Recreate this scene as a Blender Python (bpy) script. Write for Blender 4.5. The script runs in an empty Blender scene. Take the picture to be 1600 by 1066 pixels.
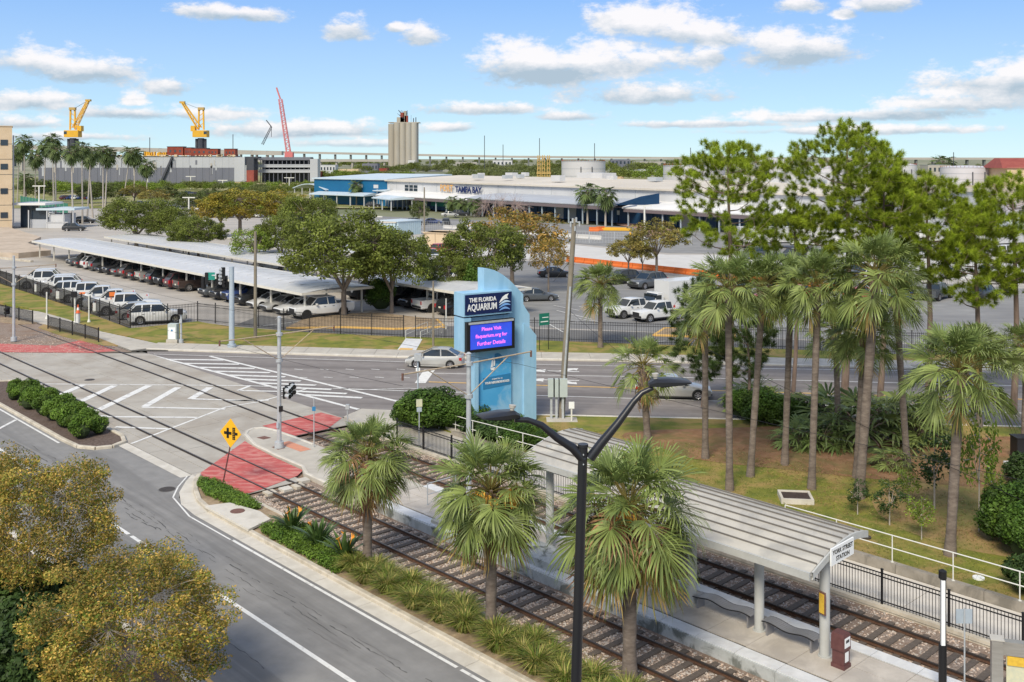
import bpy, math, random
import numpy as np
from mathutils import Vector, Matrix, Euler

R = math.radians
SC = bpy.context.scene
COL = SC.collection
rnd = random.Random(7)

# ---------------------------------------------------------------- camera
CAM_H, FOC, HOR = 16.3, 1600.0, 247.0          # eye height (m), focal length and horizon row for a 1600 px wide frame
cam = bpy.data.cameras.new('camera'); camo = bpy.data.objects.new('camera', cam); COL.objects.link(camo)
camo.location = (0, 0, CAM_H); camo.rotation_euler = (R(90), 0, 0)
cam.sensor_width = 36; cam.lens = FOC / 1600 * 36
cam.shift_y = -(533 - HOR) / 1600
cam.clip_start = 0.1; cam.clip_end = 30000
SC.camera = camo

# ---------------------------------------------------------------- light
SUN_EL, SUN_AZ = 44, 200                       # the sun stands behind the camera, a little to its left (azimuth from +Y clockwise)
az = R(SUN_AZ)
sdir = Vector((math.sin(az) * math.cos(R(SUN_EL)), math.cos(az) * math.cos(R(SUN_EL)), math.sin(R(SUN_EL))))
sl = bpy.data.lights.new('sun', 'SUN'); sl.energy = 2.45; sl.angle = R(20); sl.color = (1, .90, .72)
so = bpy.data.objects.new('sun', sl); COL.objects.link(so)
so.rotation_euler = sdir.to_track_quat('Z', 'Y').to_euler()
SC.view_settings.view_transform = 'Standard'; SC.view_settings.look = 'None'
SC.view_settings.exposure = 0.72; SC.view_settings.gamma = 1
SC.view_settings.use_curve_mapping = False

W = bpy.data.worlds.new('World'); SC.world = W; W.use_nodes = True
nt = W.node_tree; nt.nodes.clear()
def N(t, **k):
    n = nt.nodes.new(t)
    for a, b in k.items():
        if a == 'ins':
            for i, v in b.items():
                if isinstance(v, bpy.types.NodeSocket): nt.links.new(v, n.inputs[i])
                else: n.inputs[i].default_value = v
        else: setattr(n, a, b)
    return n
def M2(op, a, b=0.0, c=None, clamp=False):
    i = {0: a, 1: b}
    if c is not None: i[2] = c
    n = N('ShaderNodeMath', operation=op, use_clamp=clamp, ins=i); return n.outputs[0]
def MIXC(f, a, b):
    n = N('ShaderNodeMix', data_type='RGBA', ins={0: f, 6: a, 7: b}); return n.outputs[2]
tc = N('ShaderNodeTexCoord'); DIR = tc.outputs['Generated']
sep = N('ShaderNodeSeparateXYZ', ins={0: DIR})
dx, dy, dz = sep.outputs
azn = M2('ARCTAN2', dx, dy)
eln = M2('ARCSINE', dz)
# a clear Nishita sky; the direction is lifted a little so that the low sky keeps the blue of the photograph
lift = M2('ADD', M2('MULTIPLY', M2('MAXIMUM', dz, 0.0), 1.9), 0.06)
dv = N('ShaderNodeCombineXYZ', ins={0: dx, 1: dy, 2: lift})
nrm = N('ShaderNodeVectorMath', operation='NORMALIZE', ins={0: dv.outputs[0]})
sky = N('ShaderNodeTexSky', sky_type='NISHITA', sun_disc=False, sun_elevation=R(SUN_EL), sun_rotation=R(SUN_AZ),
        air_density=1.1, dust_density=0.6, ozone_density=2.2, ins={0: nrm.outputs[0]})
SKY_MUL = 1.0
skc = N('ShaderNodeMix', data_type='RGBA', blend_type='MULTIPLY', ins={0: 1.0, 6: sky.outputs[0], 7: (.93, 1.0, .99, 1)}).outputs[2]
hz = M2('POWER', M2('SUBTRACT', 1.0, M2('MAXIMUM', dz, 0.0)), 22.0)
rampn = N('ShaderNodeValToRGB', ins={0: M2('MAXIMUM', dz, 0.0)})
cr = rampn.color_ramp; cr.elements[0].position = 0; cr.elements[0].color = (2.85, 3.7, 4.0, 1); cr.elements[1].position = .05; cr.elements[1].color = (2.35, 3.45, 4.3, 1)
for ps_, cc_ in ((.1, (1.9, 2.98, 4.55, 1)), (.155, (1.3, 2.45, 4.6, 1)), (.35, (.75, 1.8, 4.0, 1)), (1.0, (.45, 1.2, 3.0, 1))):
    e_ = cr.elements.new(ps_); e_.color = cc_
skc = MIXC(.8, skc, rampn.outputs[0])
# clouds: placed by azimuth and elevation in the part of the sky in view, scattered by noise elsewhere
grp = bpy.data.node_groups.new('cloud_lobe', 'ShaderNodeTree')
for nm in ('az', 'el', 'caz', 'cel', 'raz', 'rel'): grp.interface.new_socket(nm, in_out='INPUT', socket_type='NodeSocketFloat')
for nm in ('d', 's'): grp.interface.new_socket(nm, in_out='OUTPUT', socket_type='NodeSocketFloat')
_nt = nt; nt = grp
gi = N('NodeGroupInput'); go = N('NodeGroupOutput')
qx = M2('DIVIDE', M2('SUBTRACT', gi.outputs[0], gi.outputs[2]), gi.outputs[4])
qy = M2('DIVIDE', M2('SUBTRACT', gi.outputs[1], gi.outputs[3]), gi.outputs[5])
qy2 = M2('MULTIPLY', qy, M2('ADD', 1.0, M2('MULTIPLY', M2('LESS_THAN', qy, 0.0), .7)))   # flatter underneath
dd = M2('SUBTRACT', 1.0, M2('SQRT', M2('ADD', M2('MULTIPLY', qx, qx), M2('MULTIPLY', qy2, qy2))))
nt.links.new(M2('MAXIMUM', dd, -1.0), go.inputs[0])
nt.links.new(M2('MULTIPLY', M2('MAXIMUM', M2('ADD', dd, .35), 0.0), qy), go.inputs[1])
nt = _nt
CL = [(950,100,135,34),(860,115,110,30),(1020,150,150,22),(820,98,70,30),(1010,38,80,30),(1060,52,70,22),(965,30,50,24),(1120,60,50,24),(1245,82,75,32),(1285,75,40,24),(1250,10,38,14),(1375,8,48,16),(1320,22,16,9),
      (60,100,75,24),(140,115,65,20),(50,160,75,16),(210,160,24,12),(330,20,48,13),(400,25,40,12),(540,50,34,18),(658,58,30,17),(265,138,34,14),(760,172,110,13),(890,183,60,10),(480,205,170,18),(330,180,110,16),(200,178,90,12),(710,200,40,10),
      (620,45,14,8),(1110,90,22,12),(1250,185,130,14),(1400,180,150,13),(1560,140,90,30),(1590,120,60,24),(1480,165,120,16),(1330,205,200,9),(30,195,60,12),(1120,195,170,8),(560,225,120,8),(90,215,120,9)]
mask = None; shade = None
for (px, py, rx, ry) in CL:
    a = math.atan2(px - 800, FOC); e = math.atan((HOR - py) / math.hypot(FOC, px - 800))
    g = N('ShaderNodeGroup', node_tree=grp, ins={0: azn, 1: eln, 2: a, 3: e, 4: rx / FOC * (1.42 if py < 150 else 1.15), 5: ry / FOC * (1.6 if py < 150 else 1.3)})
    mask = g.outputs[0] if mask is None else N('ShaderNodeMath', operation='SMOOTH_MAX', ins={0: mask, 1: g.outputs[0], 2: .15}).outputs[0]
    shade = g.outputs[1] if shade is None else M2('ADD', shade, g.outputs[1])
cv = N('ShaderNodeCombineXYZ', ins={0: M2('MULTIPLY', azn, 1.0), 1: M2('MULTIPLY', eln, 1.9), 2: 0.0})
nz = N('ShaderNodeTexNoise', noise_dimensions='3D', ins={'Vector': cv.outputs[0], 'Scale': 30.0, 'Detail': 10.0, 'Roughness': .66})
nz2 = N('ShaderNodeTexNoise', noise_dimensions='3D', ins={'Vector': cv.outputs[0], 'Scale': 9.0, 'Detail': 3.0, 'Roughness': .5})
nc = M2('SUBTRACT', nz.outputs[0], 0.5)
dens = M2('ADD', mask, M2('ADD', M2('MULTIPLY', nc, 2.3), M2('MULTIPLY', M2('SUBTRACT', nz2.outputs[0], .5), .9)))
cov = N('ShaderNodeMapRange', interpolation_type='SMOOTHSTEP', ins={0: dens, 1: .0, 2: .62, 3: 0.0, 4: 1.0}).outputs[0]
nw = N('ShaderNodeTexNoise', noise_dimensions='3D', ins={'Vector': DIR, 'Scale': 4.0, 'Detail': 8.0, 'Roughness': .58})
wide = N('ShaderNodeMapRange', interpolation_type='SMOOTHSTEP', ins={0: nw.outputs[0], 1: .40, 2: .56, 3: 0.0, 4: .95}).outputs[0]
up = N('ShaderNodeMapRange', ins={0: eln, 1: .19, 2: .26, 3: 0.0, 4: 1.0}).outputs[0]
side = N('ShaderNodeMapRange', ins={0: M2('ABSOLUTE', azn), 1: .50, 2: .62, 3: 0.0, 4: 1.0}).outputs[0]
cov2 = M2('MULTIPLY', wide, M2('MAXIMUM', up, side))
abov = N('ShaderNodeMapRange', ins={0: eln, 1: 0.0, 2: .02, 3: 0.35, 4: 1.0}).outputs[0]
cov = M2('MULTIPLY', M2('MAXIMUM', cov, cov2), abov)
sh = N('ShaderNodeMapRange', ins={0: M2('ADD', shade, M2('MULTIPLY', nc, 1.6)), 1: -.30, 2: .42, 3: 0.0, 4: 1.0}).outputs[0]
CLOUD_W = (4.75, 4.6, 4.6, 1); CLOUD_D = (2.1, 2.6, 3.05, 1)
ccol = MIXC(sh, CLOUD_D, CLOUD_W)
ccol = MIXC(cov2, ccol, MIXC(M2('MULTIPLY', nw.outputs[0], .8), (3.9, 3.65, 3.4, 1), (2.6, 2.6, 2.6, 1)))
fin = MIXC(M2('MULTIPLY', cov, .93), skc, ccol)
bg = N('ShaderNodeBackground', ins={0: fin, 1: .13})
wo = N('ShaderNodeOutputWorld', ins={0: bg.outputs[0]})

# ---------------------------------------------------------------- frames of reference
def G(px, py, h=0.0):
    """ground point (height h) seen at a pixel of the 1600 px wide photograph"""
    Y = FOC * (CAM_H - h) / (py - HOR); return ((px - 800) * Y / FOC, Y)
_n = math.hypot(1490, 1600); UX, UY = -1490 / _n, 1600 / _n; VX, VY = 1600 / _n, 1490 / _n
OX, OY = G(800, 947)
def T(u, v): return (OX + u * UX + v * VX, OY + u * UY + v * VY)     # track frame: u along the rails (away, left), v across (away, right)
def T3(u, v, z): x, y = T(u, v); return (x, y, z)
TA = math.atan2(UY, UX)                                            # heading of +u

# ---------------------------------------------------------------- objects
def tag(o, label=None, cat=None, group=None, kind=None):
    if label: o['label'] = label
    if cat: o['category'] = cat
    if group: o['group'] = group
    if kind: o['kind'] = kind
    return o
def empty(name, loc=(0, 0, 0), rz=0, label=None, cat=None, group=None, parent=None):
    o = bpy.data.objects.new(name, None); COL.objects.link(o); o.location = (loc[0], loc[1], loc[2] if len(loc) > 2 else 0)
    o.rotation_euler = (0, 0, rz); o.empty_display_size = .3
    if parent: o.parent = parent
    return tag(o, label, cat, group)
KIDS = {}
def link(name, me, parent=None, loc=None, rot=None, scale=None):
    o = bpy.data.objects.new(name, me); COL.objects.link(o)
    if parent: o.parent = parent; KIDS.setdefault(parent, []).append(o)
    if loc is not None: o.location = loc
    if rot is not None: o.rotation_euler = rot
    if scale is not None: o.scale = scale if hasattr(scale, '__len__') else (scale,) * 3
    return o
def copy_tree(o, parent=None):
    c = o.copy(); COL.objects.link(c)
    if parent: c.parent = parent; KIDS.setdefault(parent, []).append(c)
    for ch in KIDS.get(o, []): copy_tree(ch, c)
    return c
def drop(o):
    for ch in KIDS.get(o, []): drop(ch)
    KIDS.pop(o, None); bpy.data.objects.remove(o)

class MB:
    """collects shapes and links them as one mesh object"""
    def __init__(s): s.v = []; s.f = []; s.m = []; s.mi = 0
    def face(s, pts):
        b = len(s.v); s.v += [tuple(p) for p in pts]; s.f.append(tuple(range(b, b + len(pts)))); s.m.append(s.mi); return s
    def box(s, c, d, rz=0, M=None):
        x, y, z = d[0] / 2, d[1] / 2, d[2] / 2; b = len(s.v); ca, sa = math.cos(rz), math.sin(rz)
        for (i, j, k) in ((-x,-y,-z),(x,-y,-z),(x,y,-z),(-x,y,-z),(-x,-y,z),(x,-y,z),(x,y,z),(-x,y,z)):
            p = (c[0] + i * ca - j * sa, c[1] + i * sa + j * ca, c[2] + k)
            s.v.append(tuple(M @ Vector(p)) if M else p)
        for q in ((0,3,2,1),(4,5,6,7),(0,1,5,4),(1,2,6,5),(2,3,7,6),(3,0,4,7)): s.f.append(tuple(b + t for t in q)); s.m.append(s.mi)
        return s
    def bar(s, a, b, w, h=None, upv=(0, 0, 1)):
        a, b = Vector(a), Vector(b); h = h or w; d = (b - a).normalized(); u = Vector(upv)
        if abs(d.dot(u)) > .98: u = Vector((1, 0, 0))
        r = d.cross(u).normalized(); q = r.cross(d).normalized(); n = len(s.v)
        for p in (a, b):
            for (i, j) in ((-1,-1),(1,-1),(1,1),(-1,1)): s.v.append(tuple(p + r * i * w / 2 + q * j * h / 2))
        for f in ((0,3,2,1),(4,5,6,7),(0,1,5,4),(1,2,6,5),(2,3,7,6),(3,0,4,7)): s.f.append(tuple(n + t for t in f)); s.m.append(s.mi)
        return s
    def tube(s, pts, rad, n=8, cap=True):
        pts = [Vector(p) for p in pts]; rad = rad if hasattr(rad, '__len__') else [rad] * len(pts); b = len(s.v)
        prev = None
        for i, p in enumerate(pts):
            d = (pts[min(i + 1, len(pts) - 1)] - pts[max(i - 1, 0)]).normalized()
            u = prev or (Vector((0, 0, 1)) if abs(d.z) < .9 else Vector((1, 0, 0)))
            r = (d.cross(u)).normalized(); q = r.cross(d).normalized(); prev = q
            for k in range(n):
                a = 2 * math.pi * k / n; s.v.append(tuple(p + (r * math.cos(a) + q * math.sin(a)) * rad[i]))
        for i in range(len(pts) - 1):
            for k in range(n):
                k2 = (k + 1) % n; s.f.append((b + i*n + k, b + i*n + k2, b + (i+1)*n + k2, b + (i+1)*n + k)); s.m.append(s.mi)
        if cap:
            s.f.append(tuple(b + k for k in range(n))[::-1]); s.m.append(s.mi)
            s.f.append(tuple(b + (len(pts) - 1) * n + k for k in range(n))); s.m.append(s.mi)
        return s
    def prism(s, poly, z0, z1, bottom=True):
        n = len(poly); b = len(s.v)
        A = sum(poly[i][0]*poly[(i+1)%n][1] - poly[(i+1)%n][0]*poly[i][1] for i in range(n))
        if A < 0: poly = poly[::-1]
        s.v += [(p[0], p[1], z0) for p in poly] + [(p[0], p[1], z1) for p in poly]
        for i in range(n): j = (i + 1) % n; s.f.append((b+i, b+j, b+n+j, b+n+i)); s.m.append(s.mi)
        s.f.append(tuple(b + n + i for i in range(n))); s.m.append(s.mi)
        if bottom: s.f.append(tuple(b + i for i in range(n))[::-1]); s.m.append(s.mi)
        return s
    def extr(s, pts, vec):
        """planar 3-D outline pushed along vec"""
        n = len(pts); b = len(s.v); vec = Vector(vec)
        s.v += [tuple(p) for p in pts] + [tuple(Vector(p) + vec) for p in pts]
        for i in range(n): j = (i + 1) % n; s.f.append((b+i, b+j, b+n+j, b+n+i)); s.m.append(s.mi)
        s.f.append(tuple(b + n + i for i in range(n))); s.m.append(s.mi); s.f.append(tuple(b + i for i in range(n))[::-1]); s.m.append(s.mi)
        return s
    def loft(s, rings, cap=True):
        n = len(rings[0]); b = len(s.v)
        for r in rings: s.v += [tuple(p) for p in r]
        for i in range(len(rings) - 1):
            for k in range(n): k2 = (k+1) % n; s.f.append((b+i*n+k, b+i*n+k2, b+(i+1)*n+k2, b+(i+1)*n+k)); s.m.append(s.mi)
        if cap:
            s.f.append(tuple(b + k for k in range(n))[::-1]); s.m.append(s.mi); s.f.append(tuple(b + (len(rings)-1)*n + k for k in range(n))); s.m.append(s.mi)
        return s
    def strip(s, a, b):
        k = len(s.v); s.v += [tuple(p) for p in a] + [tuple(p) for p in b]; n = len(a)
        for i in range(n - 1): s.f.append((k+i, k+i+1, k+n+i+1, k+n+i)); s.m.append(s.mi)
        return s
    def mesh(s, name, mats, smooth=None, tint=None):
        me = bpy.data.meshes.new(name); me.from_pydata(s.v, [], s.f)
        for m in (mats if isinstance(mats, (list, tuple)) else [mats]): me.materials.append(m)
        if s.mi or any(s.m): me.polygons.foreach_set('material_index', s.m)
        if smooth is not None:
            me.polygons.foreach_set('use_smooth', [True] * len(me.polygons))
            if smooth > 0: me.set_sharp_from_angle(angle=R(smooth))
        me.update(); return me
    def build(s, name, mats, parent=None, smooth=None, loc=None, rot=None):
        return link(name, s.mesh(name, mats, smooth), parent, loc, rot)

# ---------------------------------------------------------------- materials
MATS = {}
def mat(name, c1, c2=None, scale=1.0, rough=.8, bump=0.0, bscale=None, metal=0.0, spec=.4, detail=4, emis=None, estr=1.0,
        c3=None, scale3=.15, amt3=.5, coords='Object', tint=0.0, isl=0.0, island2=None, trans=0.0, stretch=None, alpha=None, thr3=(.45,.62), coat=0, rot3=None, stretch3=None):
    m = bpy.data.materials.new(name); m.use_nodes = True; t = m.node_tree; t.nodes.clear(); MATS[name] = m
    def n(ty, ins=None, **k):
        x = t.nodes.new(ty)
        for a, b in k.items(): setattr(x, a, b)
        for i, v in (ins or {}).items():
            if isinstance(v, bpy.types.NodeSocket): t.links.new(v, x.inputs[i])
            else: x.inputs[i].default_value = v
        return x
    def col(c): return (c[0], c[1], c[2], 1)
    out = n('ShaderNodeOutputMaterial'); p = n('ShaderNodeBsdfPrincipled', {'Roughness': rough, 'Metallic': metal, 'Specular IOR Level': spec})
    if coat: p.inputs['Coat Weight'].default_value = coat; p.inputs['Coat Roughness'].default_value = .06
    t.links.new(p.outputs[0], out.inputs[0])
    if coords == 'World': vec = n('ShaderNodeNewGeometry').outputs['Position']
    else: vec = n('ShaderNodeTexCoord').outputs['Object']
    if stretch: vec = n('ShaderNodeMapping', {0: vec, 3: stretch}).outputs[0]
    c = None
    if c2 is not None:
        no = n('ShaderNodeTexNoise', {'Vector': vec, 'Scale': scale, 'Detail': detail, 'Roughness': .6})
        mr = n('ShaderNodeMapRange', {0: no.outputs[0], 1: .33, 2: .67}).outputs[0]
        c = n('ShaderNodeMix', {0: mr, 6: col(c1), 7: col(c2)}, data_type='RGBA').outputs[2]
    if c3 is not None:
        vec3 = n('ShaderNodeMapping', {0: n('ShaderNodeMapping', {0: vec, 2: (0, 0, rot3)}).outputs[0], 3: stretch3}).outputs[0] if rot3 is not None else vec
        no = n('ShaderNodeTexNoise', {'Vector': vec3, 'Scale': scale3, 'Detail': 5, 'Roughness': .6, 'Distortion': .6})
        mr = n('ShaderNodeMapRange', {0: no.outputs[0], 1: thr3[0], 2: thr3[1], 4: amt3}).outputs[0]
        c = n('ShaderNodeMix', {0: mr, 6: c if c is not None else col(c1), 7: col(c3)}, data_type='RGBA').outputs[2]
    if isl or island2:
        ri = n('ShaderNodeNewGeometry').outputs['Random Per Island']
        if island2:
            c = n('ShaderNodeMix', {0: n('ShaderNodeMapRange', {0: ri, 1: .25, 2: .8}).outputs[0], 6: c if c is not None else col(c1), 7: col(island2)}, data_type='RGBA').outputs[2]
        if isl:
            f = n('ShaderNodeMapRange', {0: ri, 3: 1 - isl, 4: 1 + isl}).outputs[0]
            c = n('ShaderNodeVectorMath', {0: c if c is not None else col(c1)[:3], 1: n('ShaderNodeCombineXYZ', {0: f, 1: f, 2: f}).outputs[0]}, operation='MULTIPLY').outputs[0]
    if tint:
        at = n('ShaderNodeAttribute', attribute_name='tint').outputs['Fac']
        f = n('ShaderNodeMapRange', {0: at, 3: 1 - tint, 4: 1 + tint}).outputs[0]
        c = n('ShaderNodeVectorMath', {0: c if c is not None else col(c1)[:3], 1: n('ShaderNodeCombineXYZ', {0: f, 1: f, 2: f}).outputs[0]}, operation='MULTIPLY').outputs[0]
    if c is None: p.inputs['Base Color'].default_value = col(c1)
    else: t.links.new(c, p.inputs['Base Color'])
    if bump:
        nb = n('ShaderNodeTexNoise', {'Vector': vec, 'Scale': bscale or scale * 4, 'Detail': 6, 'Roughness': .65})
        bp = n('ShaderNodeBump', {'Height': nb.outputs[0], 'Strength': min(1, bump * 4), 'Distance': bump})
        t.links.new(bp.outputs[0], p.inputs['Normal'])
    if emis: p.inputs['Emission Color'].default_value = col(emis); p.inputs['Emission Strength'].default_value = estr
    if trans:
        tr = n('ShaderNodeBsdfTranslucent'); mx = n('ShaderNodeMixShader', {0: trans, 1: p.outputs[0], 2: tr.outputs[0]})
        if c is None: tr.inputs[0].default_value = col(c1)
        else: t.links.new(c, tr.inputs[0])
        t.links.new(mx.outputs[0], out.inputs[0])
    return m
# ---------------------------------------------------------------- surface materials
mat('asphalt', (.215,.212,.208), (.26,.256,.25), 1.3, .9, .006, 60, c3=(.15,.148,.146), scale3=1.0, amt3=.75, coords='World', rot3=-TA, stretch3=(.05,.75,1))
mat('asphalt_dark', (.145,.143,.142), (.18,.178,.175), 2.0, .9, .006, 50, coords='World')
mat('asphalt_brown', (.215,.195,.188), (.26,.24,.23), 1.2, .9, .005, 50, c3=(.155,.14,.135), scale3=1.0, amt3=.8, coords='World', rot3=.12, stretch3=(.03,.6,1))
mat('asphalt_lot', (.21,.21,.21), (.28,.28,.275), .5, .9, .004, 30, c3=(.17,.17,.175), scale3=.09, amt3=.6, coords='World', stretch=(.6,1.3,1))
mat('concrete', (.43,.40,.35), (.52,.49,.43), 1.1, .85, .003, 30, c3=(.36,.335,.3), scale3=.5, amt3=.45, coords='World')
mat('concrete_lot', (.38,.35,.315), (.48,.45,.41), .45, .85, .003, 20, c3=(.3,.285,.265), scale3=.12, amt3=.6, coords='World', stretch=(.55,1.5,1))
mat('concrete_track', (.37,.345,.305), (.44,.415,.37), .8, .85, .003, 25, c3=(.31,.27,.225), scale3=.25, amt3=.65, coords='World')
mat('concrete_white', (.52,.51,.49), (.6,.59,.57), .3, .8, .002, 20, c3=(.5,.49,.47), scale3=.15, amt3=.5, coords='World')
mat('kerb', (.5,.45,.37), (.6,.55,.46), 2.5, .85, .003, 30, c3=(.3,.27,.22), scale3=1.2, amt3=.5, coords='World')
mat('gutter', (.55,.52,.46), (.63,.6,.54), 2, .85, .002, 30, c3=(.4,.37,.32), scale3=.8, amt3=.4, coords='World')
mat('wall_stained', (.52,.54,.54), (.38,.4,.39), 2.2, .85, .004, 20, c3=(.13,.14,.125), scale3=1.3, amt3=.85, coords='World', thr3=(.5,.6))
mat('wall_dark', (.25,.225,.19), (.34,.31,.265), 1.6, .9, .004, 20, c3=(.13,.12,.10), scale3=1.1, amt3=.7, coords='World')
mat('edge_pale', (.6,.62,.64), (.68,.69,.7), 2.2, .8, .002, 30, c3=(.5,.5,.5), scale3=1.5, amt3=.5, coords='World')
mat('slab', (.46,.42,.37), (.55,.51,.46), 1.2, .85, .002, 40, c3=(.33,.3,.27), scale3=.8, amt3=.6, coords='World')
mat('slab_pale', (.58,.54,.48), (.66,.62,.56), 1.2, .85, .002, 40, c3=(.47,.44,.4), scale3=.6, amt3=.5, coords='World')
mat('tar', (.06,.06,.06), (.10,.10,.10), 6, .8, coords='World')
mat('joint', (.1,.095,.085), (.16,.15,.13), 3, .95, coords='World')
mat('paint_white', (.76,.76,.74), (.68,.68,.66), 3, .6, 0, c3=(.36,.35,.34), scale3=2.6, amt3=.8, coords='World', thr3=(.55,.68))
mat('paint_yellow', (.78,.47,.12), (.62,.4,.14), 3, .6, coords='World')
mat('red_mat', (.50,.09,.085), (.42,.10,.09), 1.4, .8, .003, 20, c3=(.56,.24,.21), scale3=1.1, amt3=.85, coords='World', stretch=(1,2.4,1))
mat('brick_pad', (.65,.28,.17), (.55,.25,.17), 4, .8, coords='World')
mat('grass', (.105,.14,.02), (.23,.225,.035), .9, .95, .03, 14, c3=(.33,.23,.085), scale3=.35, amt3=.85, coords='World', detail=9, thr3=(.47,.6))
mat('grass_far', (.13,.165,.03), (.24,.23,.07), .12, .95, c3=(.38,.33,.2), scale3=.05, amt3=.7, coords='World', detail=8)
mat('straw', (.22,.115,.055), (.32,.185,.10), 1.6, .95, .03, 12, c3=(.14,.125,.04), scale3=.5, amt3=.8, coords='World', detail=9)
mat('straw_thin', (.30,.21,.085), (.36,.245,.11), .8, .95, .02, 12, c3=(.2,.2,.05), scale3=.35, amt3=.8, coords='World', detail=9)
mat('mulch', (.08,.055,.045), (.16,.12,.10), 9, .95, .04, 20, coords='World')
mat('soil', (.30,.22,.14), (.40,.31,.21), 5, .95, .03, 20, c3=(.18,.13,.08), scale3=1.5, amt3=.6, coords='World')
mat('ballast_base', (.36,.29,.24), (.15,.11,.085), 18, .95, .05, 20, c3=(.20,.12,.07), scale3=.7, amt3=.5, coords='World', detail=6)
mat('stone', (.57,.52,.47), None, rough=.85, isl=.4, island2=(.42,.32,.25))
mat('tie', (.075,.06,.05), (.14,.115,.095), 7, .9, .01, 30, stretch=(1,9,1), isl=.25)
mat('rail_rust', (.085,.045,.03), (.14,.075,.045), 5, .7, coords='World')
mat('rail_top', (.10,.085,.08), None, rough=.35, metal=.7)
mat('flangeway', (.045,.042,.04), (.08,.07,.065), 3, .9, coords='World')
mat('gravel', (.45,.37,.29), (.55,.46,.37), 1.0, .95, .05, 3, c3=(.36,.29,.22), scale3=.2, amt3=.6, coords='World')
mat('pavers', (.34,.2,.16), (.42,.27,.22), 1.5, .9, coords='World')
mat('water', (.30,.35,.38), (.36,.40,.42), .05, .12, .03, 1.2, coords='World', spec=.6)
mat('land', (.32,.30,.24), (.20,.21,.12), .012, .95, coords='World', detail=9, c3=(.10,.13,.05), scale3=.006, amt3=.8)
mat('iron', (.05,.045,.042), (.09,.075,.065), 8, .7, metal=.3)
mat('iron_rust', (.20,.10,.08), (.13,.07,.055), 8, .8)

# ---------------------------------------------------------------- ground
def sheet(name, poly, m, z, parent=None, kind='structure'):
    b = MB(); n = len(poly); A = sum(poly[i][0]*poly[(i+1)%n][1] - poly[(i+1)%n][0]*poly[i][1] for i in range(n))
    if A < 0: poly = poly[::-1]
    b.face([(p[0], p[1], z) for p in poly]); o = b.build(name, MATS[m], parent)
    if kind and not parent: o['kind'] = kind
    return o
def slab_(name, poly, m, z0, z1, parent=None):
    b = MB(); b.prism(poly, z0, z1); o = b.build(name, MATS[m], parent)
    if not parent: o['kind'] = 'structure'
    return o
def PX(*ps): return [G(*p) for p in ps]
def TT(*ps): return [T(*p) for p in ps]
def band(u0, u1, v0, v1): return TT((u0, v0), (u1, v0), (u1, v1), (u0, v1))
sheet('ground', [(-9000, -300), (9000, -300), (9000, 14000), (-9000, 14000)], 'land', -.30)

FC = [(-31.0,86.8),(-21.3,85.2),(-9.4,83.4),(10.3,81.7),(22.4,79.9),(36.7,78.3),(120,68.5)]
NC = [(-6.6,66.2),(1.2,64.8),(11.6,63.9),(31,61.9),(120,52)]
road = sheet('road', FC + NC[::-1] + TT((28.0,12.4),(27.0,10.6),(56,10.6)), 'asphalt_brown', 0.0)
street = sheet('street', TT((-70,-4.15),(12.7,-4.15),(16.8,-4.15),(19.6,-3.6),(20.9,-2.8),(22.3,-1.55),(130,-1.55),(130,-10.9),(-70,-10.9)), 'asphalt', 0.004)
trackway = sheet('trackway', TT((130,-1.55),(130,10.2),(57.0,10.2),(57.3,10.6),(27.9,10.6),(25.3,10.4),(25.3,6.0),(17.8,-.4),(17.8,-1.55)), 'joint', -.012)
# cast panels of the paved track crossing
def clip(poly, a, b, c):          # keeps a*x+b*y<=c
    out = []
    for i in range(len(poly)):
        p, q = poly[i], poly[(i+1) % len(poly)]; dp = a*p[0]+b*p[1]-c; dq = a*q[0]+b*q[1]-c
        if dp <= 0: out.append(p)
        if dp * dq < 0: t = dp/(dp-dq); out.append((p[0]+t*(q[0]-p[0]), p[1]+t*(q[1]-p[1])))
    return out
def panel(name, u0, u1, v0, v1, parent, m, z0, z1, cl=(), gap=.03, kind=None):
    poly = [(u0+gap/2, v0+gap/2), (u1-gap/2, v0+gap/2), (u1-gap/2, v1-gap/2), (u0+gap/2, v1-gap/2)]
    for c in cl: poly = clip(poly, *c)
    if len(poly) < 3: return
    return MB().prism(TT(*poly), z0, z1, False).build(name, MATS[m], parent)
vr = [-1.55, -.62, 2.15, 4.55, 6.35, 9.15, 10.6]
for i in range(len(vr) - 1):
    st = {0: 5, 1: 4.6, 2: 6.1, 3: 6.1, 4: 4.6, 5: 5}[i]
    u = 17.8 if i < 2 else 25.3
    while u < 66.4 - vr[i]:
        u2 = u + st * rnd.uniform(.92, 1.08); lim = 57.4 if i == 5 else 99
        panel('slab', u, min(u2, lim), vr[i], vr[i+1], trackway, 'concrete_track', -.02, .012 + rnd.uniform(0, .004), [(1, 1, 66.4)], .035)
        u = u2
        if u > lim: break
sheet('street_edge', band(22.4, 66, -2.2, -1.6), 'gutter', .014)

def track_off(u):                # the far track swings out a little beyond the crossing
    t = max(0, min(1, (u - 8) / 45.)); return .55 * t * t * (3 - 2*t)
def ribbon(b, us, f0, f1, z0, z1):
    a0 = [T3(u, f0(u), z0) for u in us]; a1 = [T3(u, f0(u), z1) for u in us]; c1 = [T3(u, f1(u), z1) for u in us]; c0 = [T3(u, f1(u), z0) for u in us]
    b.strip(a1, a0); b.strip(c1, a1); b.strip(c0, c1)
US = [-62, -40, -20, -8, 0, 8, 14, 20, 26, 32, 38, 44, 50, 56, 64, 80, 110, 130]
ballast = sheet('ballast_bed', TT((-62,-1.2),(-62,9.62),(25.2,9.62),(25.2,6.0),(18,-.4),(18,-1.2)), 'ballast_base', -.09)
sheet('ballast_bed', TT((66.5,0.0),(59.5,7.0),(57.3,9.8),(130,9.8),(130,-1.4),(68,-1.4)), 'ballast_base', .03)
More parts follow.
